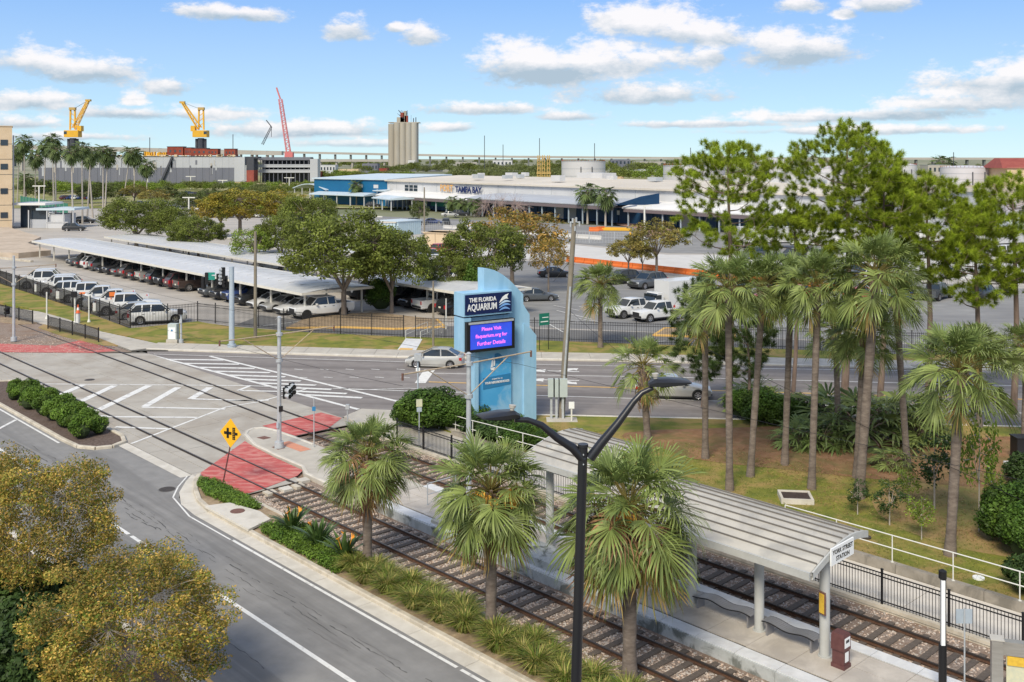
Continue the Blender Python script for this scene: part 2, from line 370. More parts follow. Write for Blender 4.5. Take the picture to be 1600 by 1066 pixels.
def make_track(vc, off, label, clip_u):
    r = empty('rail_track', T3(0, vc, 0), 0, label, 'railway track'); r['kind'] = 'structure'
    del r['category']; del r['label']; r['label'] = label
    base = Vector(T3(0, vc, 0))
    for s in (-.775, .775):
        b = MB()
        ribbon(b, US, lambda u: vc + off(u) + s - .035, lambda u: vc + off(u) + s + .035, .03, .075)
        b.mi = 1
        ribbon(b, US, lambda u: vc + off(u) + s - .012, lambda u: vc + off(u) + s + .012, -.03, .031)
        ribbon(b, US, lambda u: vc + off(u) + s - .075, lambda u: vc + off(u) + s + .075, -.05, -.028)
        b.v = [tuple(Vector(p) - base) for p in b.v]
        b.build('rail', [MATS['rail_top'], MATS['rail_rust']], r)
    # dark flangeway set in the paving
    b = MB(); us = [u for u in range(18, 70, 4)] if vc < 2 else [u for u in range(25, 64, 4)]
    for s in (-.775, .775):
        a0 = [T3(u, vc + off(u) + s - .10, .021) for u in us]; a1 = [T3(u, vc + off(u) + s + .10, .021) for u in us]; b.strip(a1, a0)
    b.v = [tuple(Vector(p) - base) for p in b.v]; b.build('flangeway', MATS['flangeway'], r)
    tm = MB().box((0, 0, 0), (.23, 2.6, .12)).mesh('tie', MATS['tie'])
    u = clip_u
    while u > -24:
        x, y = T(u, vc + off(u) + rnd.uniform(-.06, .06))
        t = link('tie', tm, r, (x - base.x, y - base.y, -.105 + rnd.uniform(-.008, .012)), (0, 0, TA + rnd.uniform(-.03, .03)))
        u -= .62 + rnd.uniform(-.03, .03)
    for k in range(7 if vc < 2 else 7):
        uu = 68.5 + k * .64 if vc < 2 else 60 + k * .64
        x, y = T(uu + .3, vc + off(uu)); link('tie', tm, r, (x - base.x, y - base.y, -.02), (0, 0, TA))
    return r
make_track(.775, lambda u: track_off(u) * .3, 'near railway track, rusty rails on dark ties beside the roadside planting', 17.4)
make_track(7.72, track_off, 'far railway track between the station platform and the black fence', 24.5)
# loose ballast stones
rs = np.random.RandomState(3)
def stones(name, regions, per, size, label):
    V = []; Fc = []; base = np.array([(1,0,0),(0,1,0),(-1,0,0),(0,-1,0),(0,0,.8),(0,0,-.8)], float)
    fs = np.array([(0,1,4),(1,2,4),(2,3,4),(3,0,4)])
    n = 0
    for (u0, u1, v0, v1, z, cnt) in regions:
        for _ in range(cnt):
            u, v = rs.uniform(u0, u1), rs.uniform(v0, v1)
            for vc in (.775, 7.72):
                if abs(abs(v - vc) - .775) < .09: v += .2
            s = size * rs.uniform(.6, 1.5); a = rs.uniform(0, 6.3); ca, sa = math.cos(a), math.sin(a)
            x, y = T(u, v); q = base * (s, s * rs.uniform(.6, 1), s * rs.uniform(.5, .9)) + rs.uniform(-.25, .25, (6, 3)) * s
            V.append(np.stack([x + q[:,0]*ca - q[:,1]*sa, y + q[:,0]*sa + q[:,1]*ca, z + q[:,2]], 1)); Fc.append(fs + n); n += 6
    me = bpy.data.meshes.new(name); me.from_pydata(np.concatenate(V).tolist(), [], np.concatenate(Fc).tolist()); me.materials.append(MATS['stone'])
    tag(link(name, me), label, kind='stuff')
stones('gravel', [(-14, 17.5, -1.2, 2.2, -.085, 14000), (-14, 24, 5.9, 9.6, -.085, 8500), (60, 72, 1, 9.5, .03, 1500)], 1, .042, 'pinkish grey crushed stone ballast under the rails')

for k_, (u_, v_, m_) in enumerate([(17.55, .0, 'paint_yellow'), (17.5, .85, 'gutter'), (17.5, 1.55, 'paint_yellow'), (18.1, 2.2, 'gutter')]):
    MB().prism(TT((u_,v_-.28),(u_-.55,v_-.28),(u_-.55,v_+.22),(u_,v_+.28)), -.09, .05).build('crossing_block', MATS[m_ if m_ == 'gutter' else 'kerb'], ballast)
# coloured mats and the paved nose between the tracks
def mat_sheet(name, pts, m, z, label=None):
    o = sheet(name, TT(*pts), m, z, trackway, None)
    return o
mat_sheet('red_mat', [(22.1,-1.5),(26.3,3.5),(25.0,3.3),(22.3,3.1),(19.2,3.0),(18.6,2.3),(17.9,-.2),(17.8,-1.2),(20.4,-1.5)], 'red_mat', .0285)
mat_sheet('red_mat', [(28.6,5.9),(29.0,10.3),(26.9,10.5),(25.3,8.4),(25.3,6.2)], 'red_mat', .0285)
mat_sheet('red_mat', [(69.5,2.6),(64.6,6.1),(65.9,8.8),(58.6,9.2),(59.2,7.2),(66.4,0),(70,-1.4),(75,-1.4)], 'red_mat', .0365)
ISL = [(27.4,3.9),(28.1,4.5),(28.4,5.1),(28.1,5.7),(27.2,5.95),(25.3,6.0),(22.8,5.95),(18.0,5.95),(14.0,5.95),(14.0,2.45),(18.5,2.6),(19.6,3.15),(22.3,3.15),(25.0,3.3)]
slab_('traffic_island', TT(*ISL), 'concrete', -.1, .10)
def kerb_along(name, pts, w, z0, z1, m='kerb', parent=None, closed=False, seg=3.0):
    """kerb stones laid end to end along a line (world points)"""
    root = parent or empty(name + '_line', (0, 0, 0)); 
    if not parent: root['kind'] = 'structure'
    n = len(pts); L = []
    for i in range(n if closed else n - 1):
        a, c = Vector((*pts[i], 0)), Vector((*pts[(i+1) % n], 0)); d = (c - a); ln = d.length; k = max(1, round(ln / seg))
        for j in range(k):
            p, q = a + d * (j / k), a + d * ((j + 1) / k); dn = d.normalized() * .006; nn = Vector((-d.y, d.x, 0)).normalized() * w / 2
            p += dn; q -= dn
            bb = MB(); ch = .035
            bb.loft([[(p2 + nn*o)[:2] + (z,) for (o, z) in ((-1, z0), (1, z0), (1, z1-ch), (.7, z1), (-.7, z1), (-1, z1-ch))] for p2 in (p, q)])
            bb.build(name, MATS[m], root)
    return root
def off_pts(pts, d):
    out = []
    for i, p in enumerate(pts):
        a = Vector(pts[max(0, i-1)]); c = Vector(pts[min(len(pts)-1, i+1)]); t = (c - a).normalized(); out.append((p[0] - t.y*d, p[1] + t.x*d))
    return out
kerb_along('kerb', TT((14,2.6),(18.4,2.75),(19.6,3.25),(22.3,3.28),(25.0,3.45),(27.3,4.1),(27.95,4.6),(28.2,5.1),(27.95,5.55),(27.2,5.8),(25.3,5.87),(22.8,5.87)), .18, -.1, .135, 'gutter')
sheet('brick_pad', TT((24.3,5.2),(22.0,5.25),(22.0,4.55),(24.3,4.5)), 'brick_pad', .106)
tag(MB().prism(TT((23.9,4.3),(23.2,4.3),(23.2,3.85),(23.9,3.85)), .10, .112).build('access_cover', MATS['iron_rust']), 'rusty square access cover beside the foot of the crossing signal mast', 'access cover')
tag(MB().prism(TT((26.2,4.2),(25.6,4.3),(25.6,4.8),(26.2,4.7)), .10, .112).build('access_cover', MATS['iron_rust']), 'rusty square access cover near the tip of the paved traffic island', 'access cover')

# ---------------------------------------------------------------- painted lines
def line(parent, a, b_, w, m='paint_white', z=.02):
    a, c = Vector(a), Vector(b_); d = (c - a).normalized(); n = Vector((-d.y, d.x)) * w / 2
    return sheet('painted_line', [a - n, c - n, c + n, a + n], m, z, parent, None)
def lpx(parent, p, q, w, m='paint_white', z=.02):
    if parent in (trackway,): w *= 1.45
    if parent is road and w >= .2 and m == 'paint_white': w *= 1.5
    return lpx_(parent, p, q, w, m, z)
def lpx_(parent, p, q, w, m, z):
    return line(parent, G(*p), G(*q), w, m, z)
ZS = .012
for (a, c) in (((-70), -2.3), ((-2.1), 12.8)): line(street, T(a, -4.36), T(c, -4.36), .13, z=ZS)
pts = TT((12.9,-4.40),(16.8,-4.4),(19.8,-3.8),(21.1,-2.95),(22.4,-1.85))
for i in range(len(pts)-1): line(street, pts[i], pts[i+1], .08, z=ZS + .004*(i % 2))
line(street, T(-70, -7.32), T(16.2, -7.32), .17, z=ZS); line(street, T(16.5, -7.32), T(60, -7.32), .17, z=ZS)
line(street, T(-70, -10.55), T(4, -10.55), .14, 'paint_yellow', ZS)
line(street, T(4, -10.55), T(60, -10.55), .14, 'paint_yellow', ZS)
line(street, T(33.2, -4.45), T(60, -4.45), .13, z=ZS); line(street, T(38.2, -6.6), T(40.4, -4.55), .22, z=ZS + .004)
ZT = .024
lpx(trackway, (205,694), (352,637), .13, z=ZT); lpx(trackway, (352,637), (402,629), .12, z=ZT+.004); lpx(trackway, (402,629), (480,608), .12, z=ZT)
lpx(trackway, (8,600), (372,603), .13, z=ZT); lpx(trackway, (372,603), (470,606), .13, z=ZT+.004)
for k, (p, q, w) in enumerate((((62,602),(22,612),.30),((130,602),(88,620),.34),((179,603),(113,634),.36),((233,603),(150,643),.38),((278,606),(226,636),.36),((328,606),(298,624),.36))):
    lpx(trackway, p, q, w, z=ZT + .003)
for p, q in (((222,637),(352,640)),((140,650),(168,651)),((165,652),(308,653)),((180,668),(262,671)),((300,624),(398,627)),((420,626),(352,627)),((372,611),(470,613)),((372,611),(392,603))):
    lpx(trackway, p, q, .2, z=ZT + .006)
lpx(road, (232,554), (560,640), .2, z=.012); lpx(road, (328,557), (640,632), .2, z=.012)
for i in range(10):
    t = i / 9.6; x0, y0 = 262 + t*(490-262), 562 + t*(621-562); x1, y1 = 350 + t*(560-350) , 563 + t*(626-563) 
    lpx(road, (x0, y0), (x1+20*t, y1), .28, z=.016)
lpx(road, (520,607), (800,617), .14, z=.012); lpx(road, (545,610), (640,607), .12, z=.016); lpx(road, (640,607), (745,614), .12, z=.012)
for x in range(460, 640, 40): lpx(road, (x,577), (x+13,578), .12, z=.012); lpx(road, (x+6,589.5), (x+20,590.5), .12, z=.012)
lpx(road, (640,583), (1060,590), .14, z=.012); lpx(road, (1060,590), (1700,606), .14, z=.012)
lpx(road, (240,553.5), (640,566), .12, z=.012); lpx(road, (640,566), (1060,574), .12, z=.012); lpx(road, (1060,574), (1700,584), .12, z=.012)
lpx(road, (670,597), (1060,609), .22, 'paint_yellow', .012); lpx(road, (1060,609), (1700,627), .22, 'paint_yellow', .012)
lpx(road, (800,617), (1120,627), .14, z=.012); lpx(road, (1120,627), (1700,650), .14, z=.012)
sheet('crosswalk_panel', PX((663,578),(680,578),(665,599),(648,599)), 'paint_white', .016, road, None)
def crack(u0, u1, v, w, seed, wob=.25):
    r = random.Random(seed); u = u0; vv = v; b = MB(); a = []; c = []
    while u < u1:
        a.append(T3(u, vv, .009)); ww = w * r.uniform(.15, 1.3); c.append(T3(u, vv + ww, .009)); u += r.uniform(.12, .3); vv += r.uniform(-1, 1) * .05; vv += (v - vv) * .08
        if r.random() < .12 or u >= u1:
            if len(a) > 2: b.strip(c, a)
            a, c = [], []; u += r.uniform(.1, .9); vv = v + r.uniform(-wob, wob)*.4
    if len(a) > 2: b.strip(c, a)
    o = b.build('road_crack', MATS['tar'], street)
for i, (u0, u1, v, w) in enumerate([(-8, 34, -5.75, .05), (-8, 20, -5.5, .025), (0, 30, -5.95, .03), (-8, 16, -8.9, .03), (14, 36, -6.3, .06), (16, 30, -6.1, .05), (-8, 10, -6.4, .02)]): crack(u0, u1, v, w, i)
def arrow(cx, cy, rz, s=1, flip=1):
    a = [(-2.2,-.1),(0.4,-.1),(.4,-.5),(2.0,0.05),(.4,.6),(.4,.12),(-.6,.12),(-1.2,.75),(-.9,1.0),(-2.1,1.25),(-2.0,.45),(-1.75,.62),(-1.3,.12),(-2.2,.12)]
    ca, sa = math.cos(rz), math.sin(rz)
    return sheet('turn_arrow', [(cx + (x*ca - y*flip*sa)*s, cy + (x*sa + y*flip*ca)*s) for x, y in a], 'paint_white', .012, road, None)
arrow(*G(860,580), math.pi-.1, 1.0, -1); arrow(*G(858,594), math.pi-.1, 1.0, 1)

# ---------------------------------------------------------------- kerbs, sidewalks, verges
fsw = empty('sidewalk', (0,0,0)); fsw['kind'] = 'structure'
o1 = off_pts(FC, -.18); o2 = off_pts(FC, -.0)
def seg_slabs(root, line_a, line_b, step, z0, z1, m, gap=.025):
    """flagstones between two lines of equal point count"""
    for i in range(len(line_a) - 1):
        a, c, d, e = map(Vector, (line_a[i], line_a[i+1], line_b[i+1], line_b[i])); L = (c - a).length; k = max(1, round(L / step))
        for j in range(k):
            t0, t1 = j / k + gap / L / 2, (j+1) / k - gap / L / 2
            MB().prism([tuple(a + (c-a)*t0), tuple(a + (c-a)*t1), tuple(e + (d-e)*t1), tuple(e + (d-e)*t0)], z0, z1, False).build('slab', MATS[m], root)
FCs = FC[:-1] + [(60, 75.6)]
seg_slabs(fsw, off_pts(FCs, -.0) and [(p[0], p[1]+.45) for p in FCs], [(p[0], p[1]+2.9) for p in FCs], 1.9, -.05, .14, 'concrete')
sheet('sidewalk_base', [(p[0], p[1]+.3) for p in FCs] + [(p[0], p[1]+2.95) for p in FCs][::-1], 'joint', .11)
kerb_along('kerb', [(p[0], p[1]+.22) for p in FC], .4, -.05, .15, 'gutter', seg=3.2)
# grass between the fence and the sidewalk
verge = [(p[0], p[1]+2.9) for p in FCs]
slab_('grass_verge', verge + [(60,84),(30,84.6)] + [(26,86.1),(14,88.6),(2,91.0),(-9,92.6),(-18.8,95.0),(-27.5,98.6),(-31.2,101.5),(-33.5,99.5),(-36.4,97.4),(-49.4,113.2),(-66,132.2),(-77,144),(-84,140)] + PX((0,474),(40,482),(105,500),(160,520),(205,528),(255,541)), 'grass', -.2, .11)
path = empty('footpath', (0,0,0)); path['kind'] = 'structure'
seg_slabs(path, PX((-20,488),(25,497),(70,508),(150,528),(205,549)), PX((-10,478),(60,488),(110,500),(165,521),(262,542)), 2.2, -.05, .09, 'concrete')
sheet('footpath_base', PX((-20,488),(25,497),(70,508),(150,528),(205,549.5),(262,549),(262,541),(165,521),(110,500),(60,488),(-10,478)), 'joint', .07)
slab_('grass_verge', PX((68,508),(150,528),(190,541),(160,541),(100,527),(60,513)), 'straw_thin', -.1, .08)
slab_('grass_verge', PX((0,497),(26,497),(60,506),(30,508),(0,504)), 'soil', -.1, .08)
# park lawn between the road and the walkway
LAWN = TT((23.5,13.08),(-62,13.08)) + [(110,20),(120,51.6)] + [(p[0], p[1]-.35) for p in NC[::-1]][1:] + [(-7.6,64.4)]
lawn = MB()
lawn.prism(LAWN, -.2, .12); lawn = lawn.build('lawn', MATS['grass']); lawn['kind'] = 'structure'
kerb_along('kerb', [(p[0], p[1]-.2) for p in NC], .32, -.05, .14, 'gutter', seg=3.2)
plaza = slab_('plaza', TT((26.9,10.65),(27.8,12.6),(25.6,14.2),(22.0,14.3),(19.0,13.08),(14,13.08),(14,9.9),(25.0,9.9),(25.6,10.5)), 'concrete', -.1, .10)
# pine straw under the trees
def blob(cx, cy, rx, ry, rz, n=40, j=.14, seed=1):
    r = random.Random(seed); ph = [r.uniform(0, 6.28) for _ in range(5)]; out = []
    for i in range(n):
        a = 2*math.pi*i/n; k = 1 + sum(j/(q+1)*math.sin((q+2)*a + ph[q])*1.4 for q in range(5)); x, y = rx*k*math.cos(a), ry*k*math.sin(a)
        out.append((cx + x*math.cos(rz) - y*math.sin(rz), cy + x*math.sin(rz) + y*math.cos(rz)))
    return out
sheet('thin_straw', blob(27.5, 46, 8.5, 8.5, -.2, seed=3), 'straw_thin', .127)
sheet('pine_straw', blob(19.5, 56.2, 13.5, 4.6, -.13, seed=5), 'straw', .133)
sheet('pine_straw', blob(33, 53, 10, 7.0, -.2, seed=8), 'straw', .139)
# walkway behind the black fence
walk = empty('walkway', T3(0, 11, 0)); walk['kind'] = 'structure'; bx, by = T(0, 11)
u = 25.4
while u > -32:
    u2 = u - 4.4
    o = MB().prism([(p[0]-bx, p[1]-by) for p in TT((u-.012,9.98),(u2+.012,9.98),(u2+.012,12.82),(u-.012,12.82))], -.1, .05 , False).build('slab', MATS['slab_pale'], walk); u = u2
sheet('walkway_base', band(-32, 25, 9.6, 12.9), 'joint', -.02)
for z in range(20):
    u = 24 - z*2.8
    MB().prism(TT((u,9.62),(u-2.79,9.62),(u-2.79,9.95),(u,9.95)), -.15, .10).build('kerb_stone', MATS['kerb'], None)['kind'] = 'structure'
wl = empty('retaining_wall', T3(0,12.95,0), 0, 'low stained concrete wall between the walkway and the park lawn', 'wall'); bx, by = T(0, 12.95)
for z in range(15):
    u = 19 - z*3.4; h = .42 if z > 4 else .3
    MB().prism([(p[0]-bx, p[1]-by) for p in TT((u,12.83),(u-3.38,12.83),(u-3.38,13.1),(u,13.1))], -.1, h).build('wall_section', MATS['wall_dark'], wl)
# median beside the street
slab_('planting_bed', TT((-62,-3.35),(12.9,-3.35),(16.9,-3.35),(19.4,-2.75),(21.3,-1.75),(21.9,-1.35),(17.7,-1.35),(-62,-1.35)), 'soil', -.2, .09)
kn = TT((-62,-3.42),(12.7,-3.42),(16.8,-3.40),(18.4,-3.15),(19.9,-2.6),(21.2,-1.95),(22.0,-1.4))
kerb_along('kerb', kn[::-1], .24, -.1, .16, 'kerb')
gp = TT((-62,-4.15),(12.7,-4.15),(16.8,-4.15),(18.6,-3.95),(20.3,-3.25),(21.7,-2.25),(22.5,-1.55))
gut = empty('gutter', (0,0,0)); gut['kind'] = 'structure'
seg_slabs(gut, gp, kn, 3.0, -.1, .012, 'gutter', .02)
edging = empty('edging', (0,0,0)); edging['kind'] = 'structure'
for z in range(22):
    u = 17.6 - z*3
    if u < 11 and u > 6.8: continue
    MB().prism(TT((u,-1.40),(u-2.98,-1.40),(u-2.98,-1.2),(u,-1.2)), -.2, .11).build('edging_stone', MATS['kerb'], edging)
# hedge island
HI = [(52,-4.1),(33.6,-4.1),(31.5,-4.0),(30.5,-3.4),(30.2,-2.6),(30.7,-1.7),(32,-1.3),(40,-1.2),(52,-1.1),(53,-2.6)]
slab_('hedge_island', TT(*HI), 'mulch', -.2, .07)
kerb_along('kerb', TT(*HI), .24, -.1, .16, 'kerb', closed=True, seg=2.2)
# drain inlet
inl = empty('drain_inlet', T3(14.8,-3.0,0), 0, 'pale concrete storm drain inlet with a round rusty lid, built into the kerb', 'drain inlet'); bx, by = T(14.8, -3.0)
loc = lambda pts: [(p[0]-bx, p[1]-by) for p in TT(*pts)]
MB().prism(loc([(17.0,-3.56),(12.9,-3.56),(13.4,-2.2),(14.6,-2.05),(16.6,-2.5)]), .15, .25).build('top_slab', MATS['gutter'], inl)
MB().prism(loc([(16.9,-3.50),(13.0,-3.50),(13.0,-3.3),(16.9,-3.3)]), -.1, .149).build('throat', MATS['iron'], inl)
bb = MB(); bb.tube([(*loc([(15.3,-2.8)])[0], .25), (*loc([(15.3,-2.8)])[0], .262)], .33, 20); bb.build('lid', MATS['iron_rust'], inl)
def manhole(px, py, r, z, label):
    x, y = G(px, py); rt = empty('manhole_cover', (x, y, z), 0, label, 'manhole cover')
    MB().tube([(0,0,-.05),(0,0,.004)], r*1.15, 24).build('collar', MATS['asphalt_dark'], rt); MB().tube([(0,0,-.04),(0,0,.010)], r, 24).build('lid', MATS['iron'], rt)
manhole(261, 765, .38, .01, 'round iron manhole cover in the asphalt of the near street')
manhole(140, 594, .32, .022, 'small round manhole cover in the concrete track crossing')
# median on the near side of the street
slab_('planting_bed', TT((-62,-10.95),(70,-10.95),(70,-26),(-62,-26)), 'mulch', -.2, .08)
kerb_along('kerb', TT((-30,-11.02),(36,-11.02)), .3, -.1, .15, 'gutter')
# parking lots and yards
lotbase = sheet('parking_lot', [(-120,190),(-66,132.4),(-49.6,113.4),(-36.4,97.9),(-31,101.6),(-27,99),(-18.5,95.2),(2,91.1),(23,86.4),(60,80),(130,70),(200,150),(120,225),(40,232),(-20,262),(-90,330),(-190,330),(-170,250)], 'concrete_lot', .02)
sheet('access_road', [(-27,99.2),(-18.8,95.4),(2,91.3),(24,86.4),(60,79.6),(60,84),(26,91.4),(13,95.5),(0,98),(-12,100),(-19,101),(-26,106)], 'asphalt_dark', .035)
sheet('lot_asphalt', [(2,98.5),(12,96.2),(24,92.3),(60,85),(75,120),(45,140),(22,143),(9,159),(0,163),(-8,150),(-3,118)], 'asphalt_lot', .03)
sheet('pale_yard', [(9,161),(23,145.5),(50,139),(80,132),(90,170),(26,172),(8,196),(-15,215),(-30,205),(-10,172)], 'concrete_white', .045)
sheet('lot_asphalt', [(8,200),(27,175),(80,170),(110,205),(57,221),(30,240),(0,262),(-30,280),(-60,305),(-75,300),(-30,240)], 'asphalt_lot', .05)
sheet('paver_apron', PX((960,346),(1045,352),(1060,366),(1010,372),(1000,358),(965,352)), 'pavers', .07)
slab_('gravel_yard', [(-130,180),(-98,170),(-80,166),(-77,171),(-88,186),(-92,200),(-112,228),(-150,232)], 'gravel', -.1, .9)
kerb_along('kerb', [(-130,176),(-84,166.5),(-75,160)], .5, 0, .3, 'kerb', seg=4)
sheet('green_belt', [(-260,330),(-92,331),(-20,330),(60,300),(160,360),(500,420),(700,900),(100,1000),(-400,900),(-420,500)], 'grass_far', .1)
sheet('water', [(60,205),(85,225),(150,245),(330,300),(420,420),(300,450),(150,400),(108,330),(75,262)], 'water', .16)
sheet('quay_sand', [(100,335),(150,400),(300,455),(420,430),(600,520),(500,700),(100,560),(60,420)], 'gravel', .13)
# ---------------------------------------------------------------- vegetation
def leafmat(name, c1, c2, isl=.3, tint=.45, isl2=None, rough=.55, tr=.28, scale=.8):
    return mat(name, c1, c2, scale, rough, spec=.3, isl=isl, tint=tint, island2=isl2, trans=tr, detail=2)
leafmat('oak_leaf', (.12,.155,.026), (.18,.215,.042), tint=.5)
leafmat('oak_dark', (.08,.11,.03), (.13,.16,.045))
leafmat('ochre_leaf', (.40,.28,.04), (.15,.20,.03), scale=.3)
leafmat('olive_leaf', (.22,.22,.05), (.34,.26,.08))
leafmat('myrtle_leaf', (.27,.28,.05), (.15,.23,.03), isl2=(.44,.29,.07), scale=.45, isl=.35, tint=.55)
leafmat('lime_leaf', (.16,.24,.03), (.22,.29,.04))
leafmat('hedge_leaf', (.09,.175,.022), (.15,.24,.032), tint=.5)
leafmat('cedar_leaf', (.055,.115,.018), (.10,.17,.025), tint=.45)
leafmat('shrub_leaf', (.045,.085,.022), (.07,.12,.03), tint=.4)
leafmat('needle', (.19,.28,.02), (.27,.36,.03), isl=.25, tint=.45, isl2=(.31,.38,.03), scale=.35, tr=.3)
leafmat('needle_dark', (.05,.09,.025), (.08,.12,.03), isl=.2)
leafmat('frond', (.135,.19,.048), (.235,.285,.09), isl=.42, tint=0, tr=.2, rough=.4)
leafmat('frond_young', (.12,.18,.048), (.205,.265,.085), isl=.35, tint=0, tr=.2, rough=.38)
leafmat('frond_yellow', (.22,.24,.05), (.15,.20,.05), isl=.35, tint=0, isl2=(.36,.25,.09), tr=.2)
leafmat('frond_dead', (.36,.20,.10), (.26,.14,.08), isl=.35, tint=0, tr=.1, rough=.8)
leafmat('fan_far', (.10,.15,.05), (.16,.22,.07), isl=.35, tint=.2, tr=.15)
leafmat('grass_blade', (.125,.215,.025), (.19,.26,.04), isl=.35, tint=.5, isl2=(.31,.27,.09), scale=1.2)
leafmat('strap_leaf', (.06,.11,.03), (.09,.15,.045), isl=.3, tint=0, tr=.12, rough=.35)
leafmat('haze_leaf', (.13,.16,.05), (.19,.215,.075))  # leaf colour lightened in place of haze over the distance
leafmat('tall_grass', (.22,.26,.05), (.30,.27,.09), isl=.3, tint=.3)
mat('orange_bloom', (.85,.30,.03), (.75,.38,.05), 6, .6, isl=.3)
mat('fruit_stalk', (.80,.42,.05), (.62,.36,.07), 6, .7, isl=.4)
mat('bark', (.16,.13,.11), (.26,.22,.185), 5, .95, .03, 14, stretch=(1,1,.35))
mat('bark_palm', (.15,.12,.10), (.23,.19,.16), 4, .95, .02, 12, stretch=(1,1,3), c3=(.09,.07,.06), scale3=1.2, amt3=.6)
mat('bark_pine', (.14,.10,.08), (.24,.18,.15), 4, .95, .03, 10, stretch=(1,1,.3))
mat('boot', (.25,.17,.13), (.34,.26,.21), 6, .95, isl=.3)
mat('bark_grey', (.36,.33,.29), (.46,.42,.38), 5, .95)
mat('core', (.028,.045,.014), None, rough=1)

def sph(n, r):            # random unit vectors
    v = r.normal(size=(n, 3)); return v / np.linalg.norm(v, axis=1)[:, None]
def leaves(C, rad, n, size, r, upb=.5, aspect=.5, flat=.7, shell=0.0):
    """leaf quads round the clump centres C"""
    K = len(C); d = sph(K * n, r); rr = np.cbrt(r.uniform(shell, 1, K * n))[:, None]
    P = np.repeat(C, n, 0) + d * rr * np.repeat(rad, n)[:, None] * np.array([1, 1, flat])
    nn = d * .6 + sph(K * n, r) * .8 + np.array([0, 0, upb]); nn /= np.linalg.norm(nn, axis=1)[:, None]
    t = np.cross(nn, sph(K * n, r)); t /= np.linalg.norm(t, axis=1)[:, None]; bt = np.cross(nn, t)
    s = size * r.uniform(.6, 1.3, K * n)[:, None]
    V = np.stack([P - t*s, P + bt*s*aspect, P + t*s, P - bt*s*aspect], 1).reshape(-1, 3)
    tint = np.repeat(np.repeat(r.uniform(0, 1, K), n) * .75 + r.uniform(0, .25, K * n), 4)
    return V, tint
def quad_mesh(name, V, tint, mats, k=4):
    me = bpy.data.meshes.new(name); n = len(V) // k
    me.vertices.add(len(V)); me.vertices.foreach_set('co', np.asarray(V, np.float32).ravel())
    me.loops.add(len(V)); me.loops.foreach_set('vertex_index', np.arange(len(V), dtype=np.int32))
    me.polygons.add(n); me.polygons.foreach_set('loop_start', np.arange(0, len(V), k, dtype=np.int32)); me.polygons.foreach_set('loop_total', np.full(n, k, np.int32))
    me.materials.append(mats); at = me.attributes.new('tint', 'FLOAT', 'POINT'); at.data.foreach_set('value', np.asarray(tint, np.float32))
    me.update(calc_edges=True); me.validate(); return me
def crown_points(K, Rx, Rz, zc, r, low=-.5, shell=.55):
    out = []
    tries = 0
    while len(out) < K and tries < 20000:
        tries += 1
        d = sph(1, r)[0]; 
        if d[2] < low: continue
        k = r.uniform(shell, 1) ** .6 * (1 + .16 * math.sin(d[0]*5 + d[1]*4 + Rx))
        p = np.array([d[0]*Rx*k, d[1]*Rx*k, zc + d[2]*Rz*k])
        if all(np.linalg.norm(p - q) > .40 * (Rx*Rx*Rz*14/K) ** (1/3) for q in out): out.append(p)
    return np.array(out)
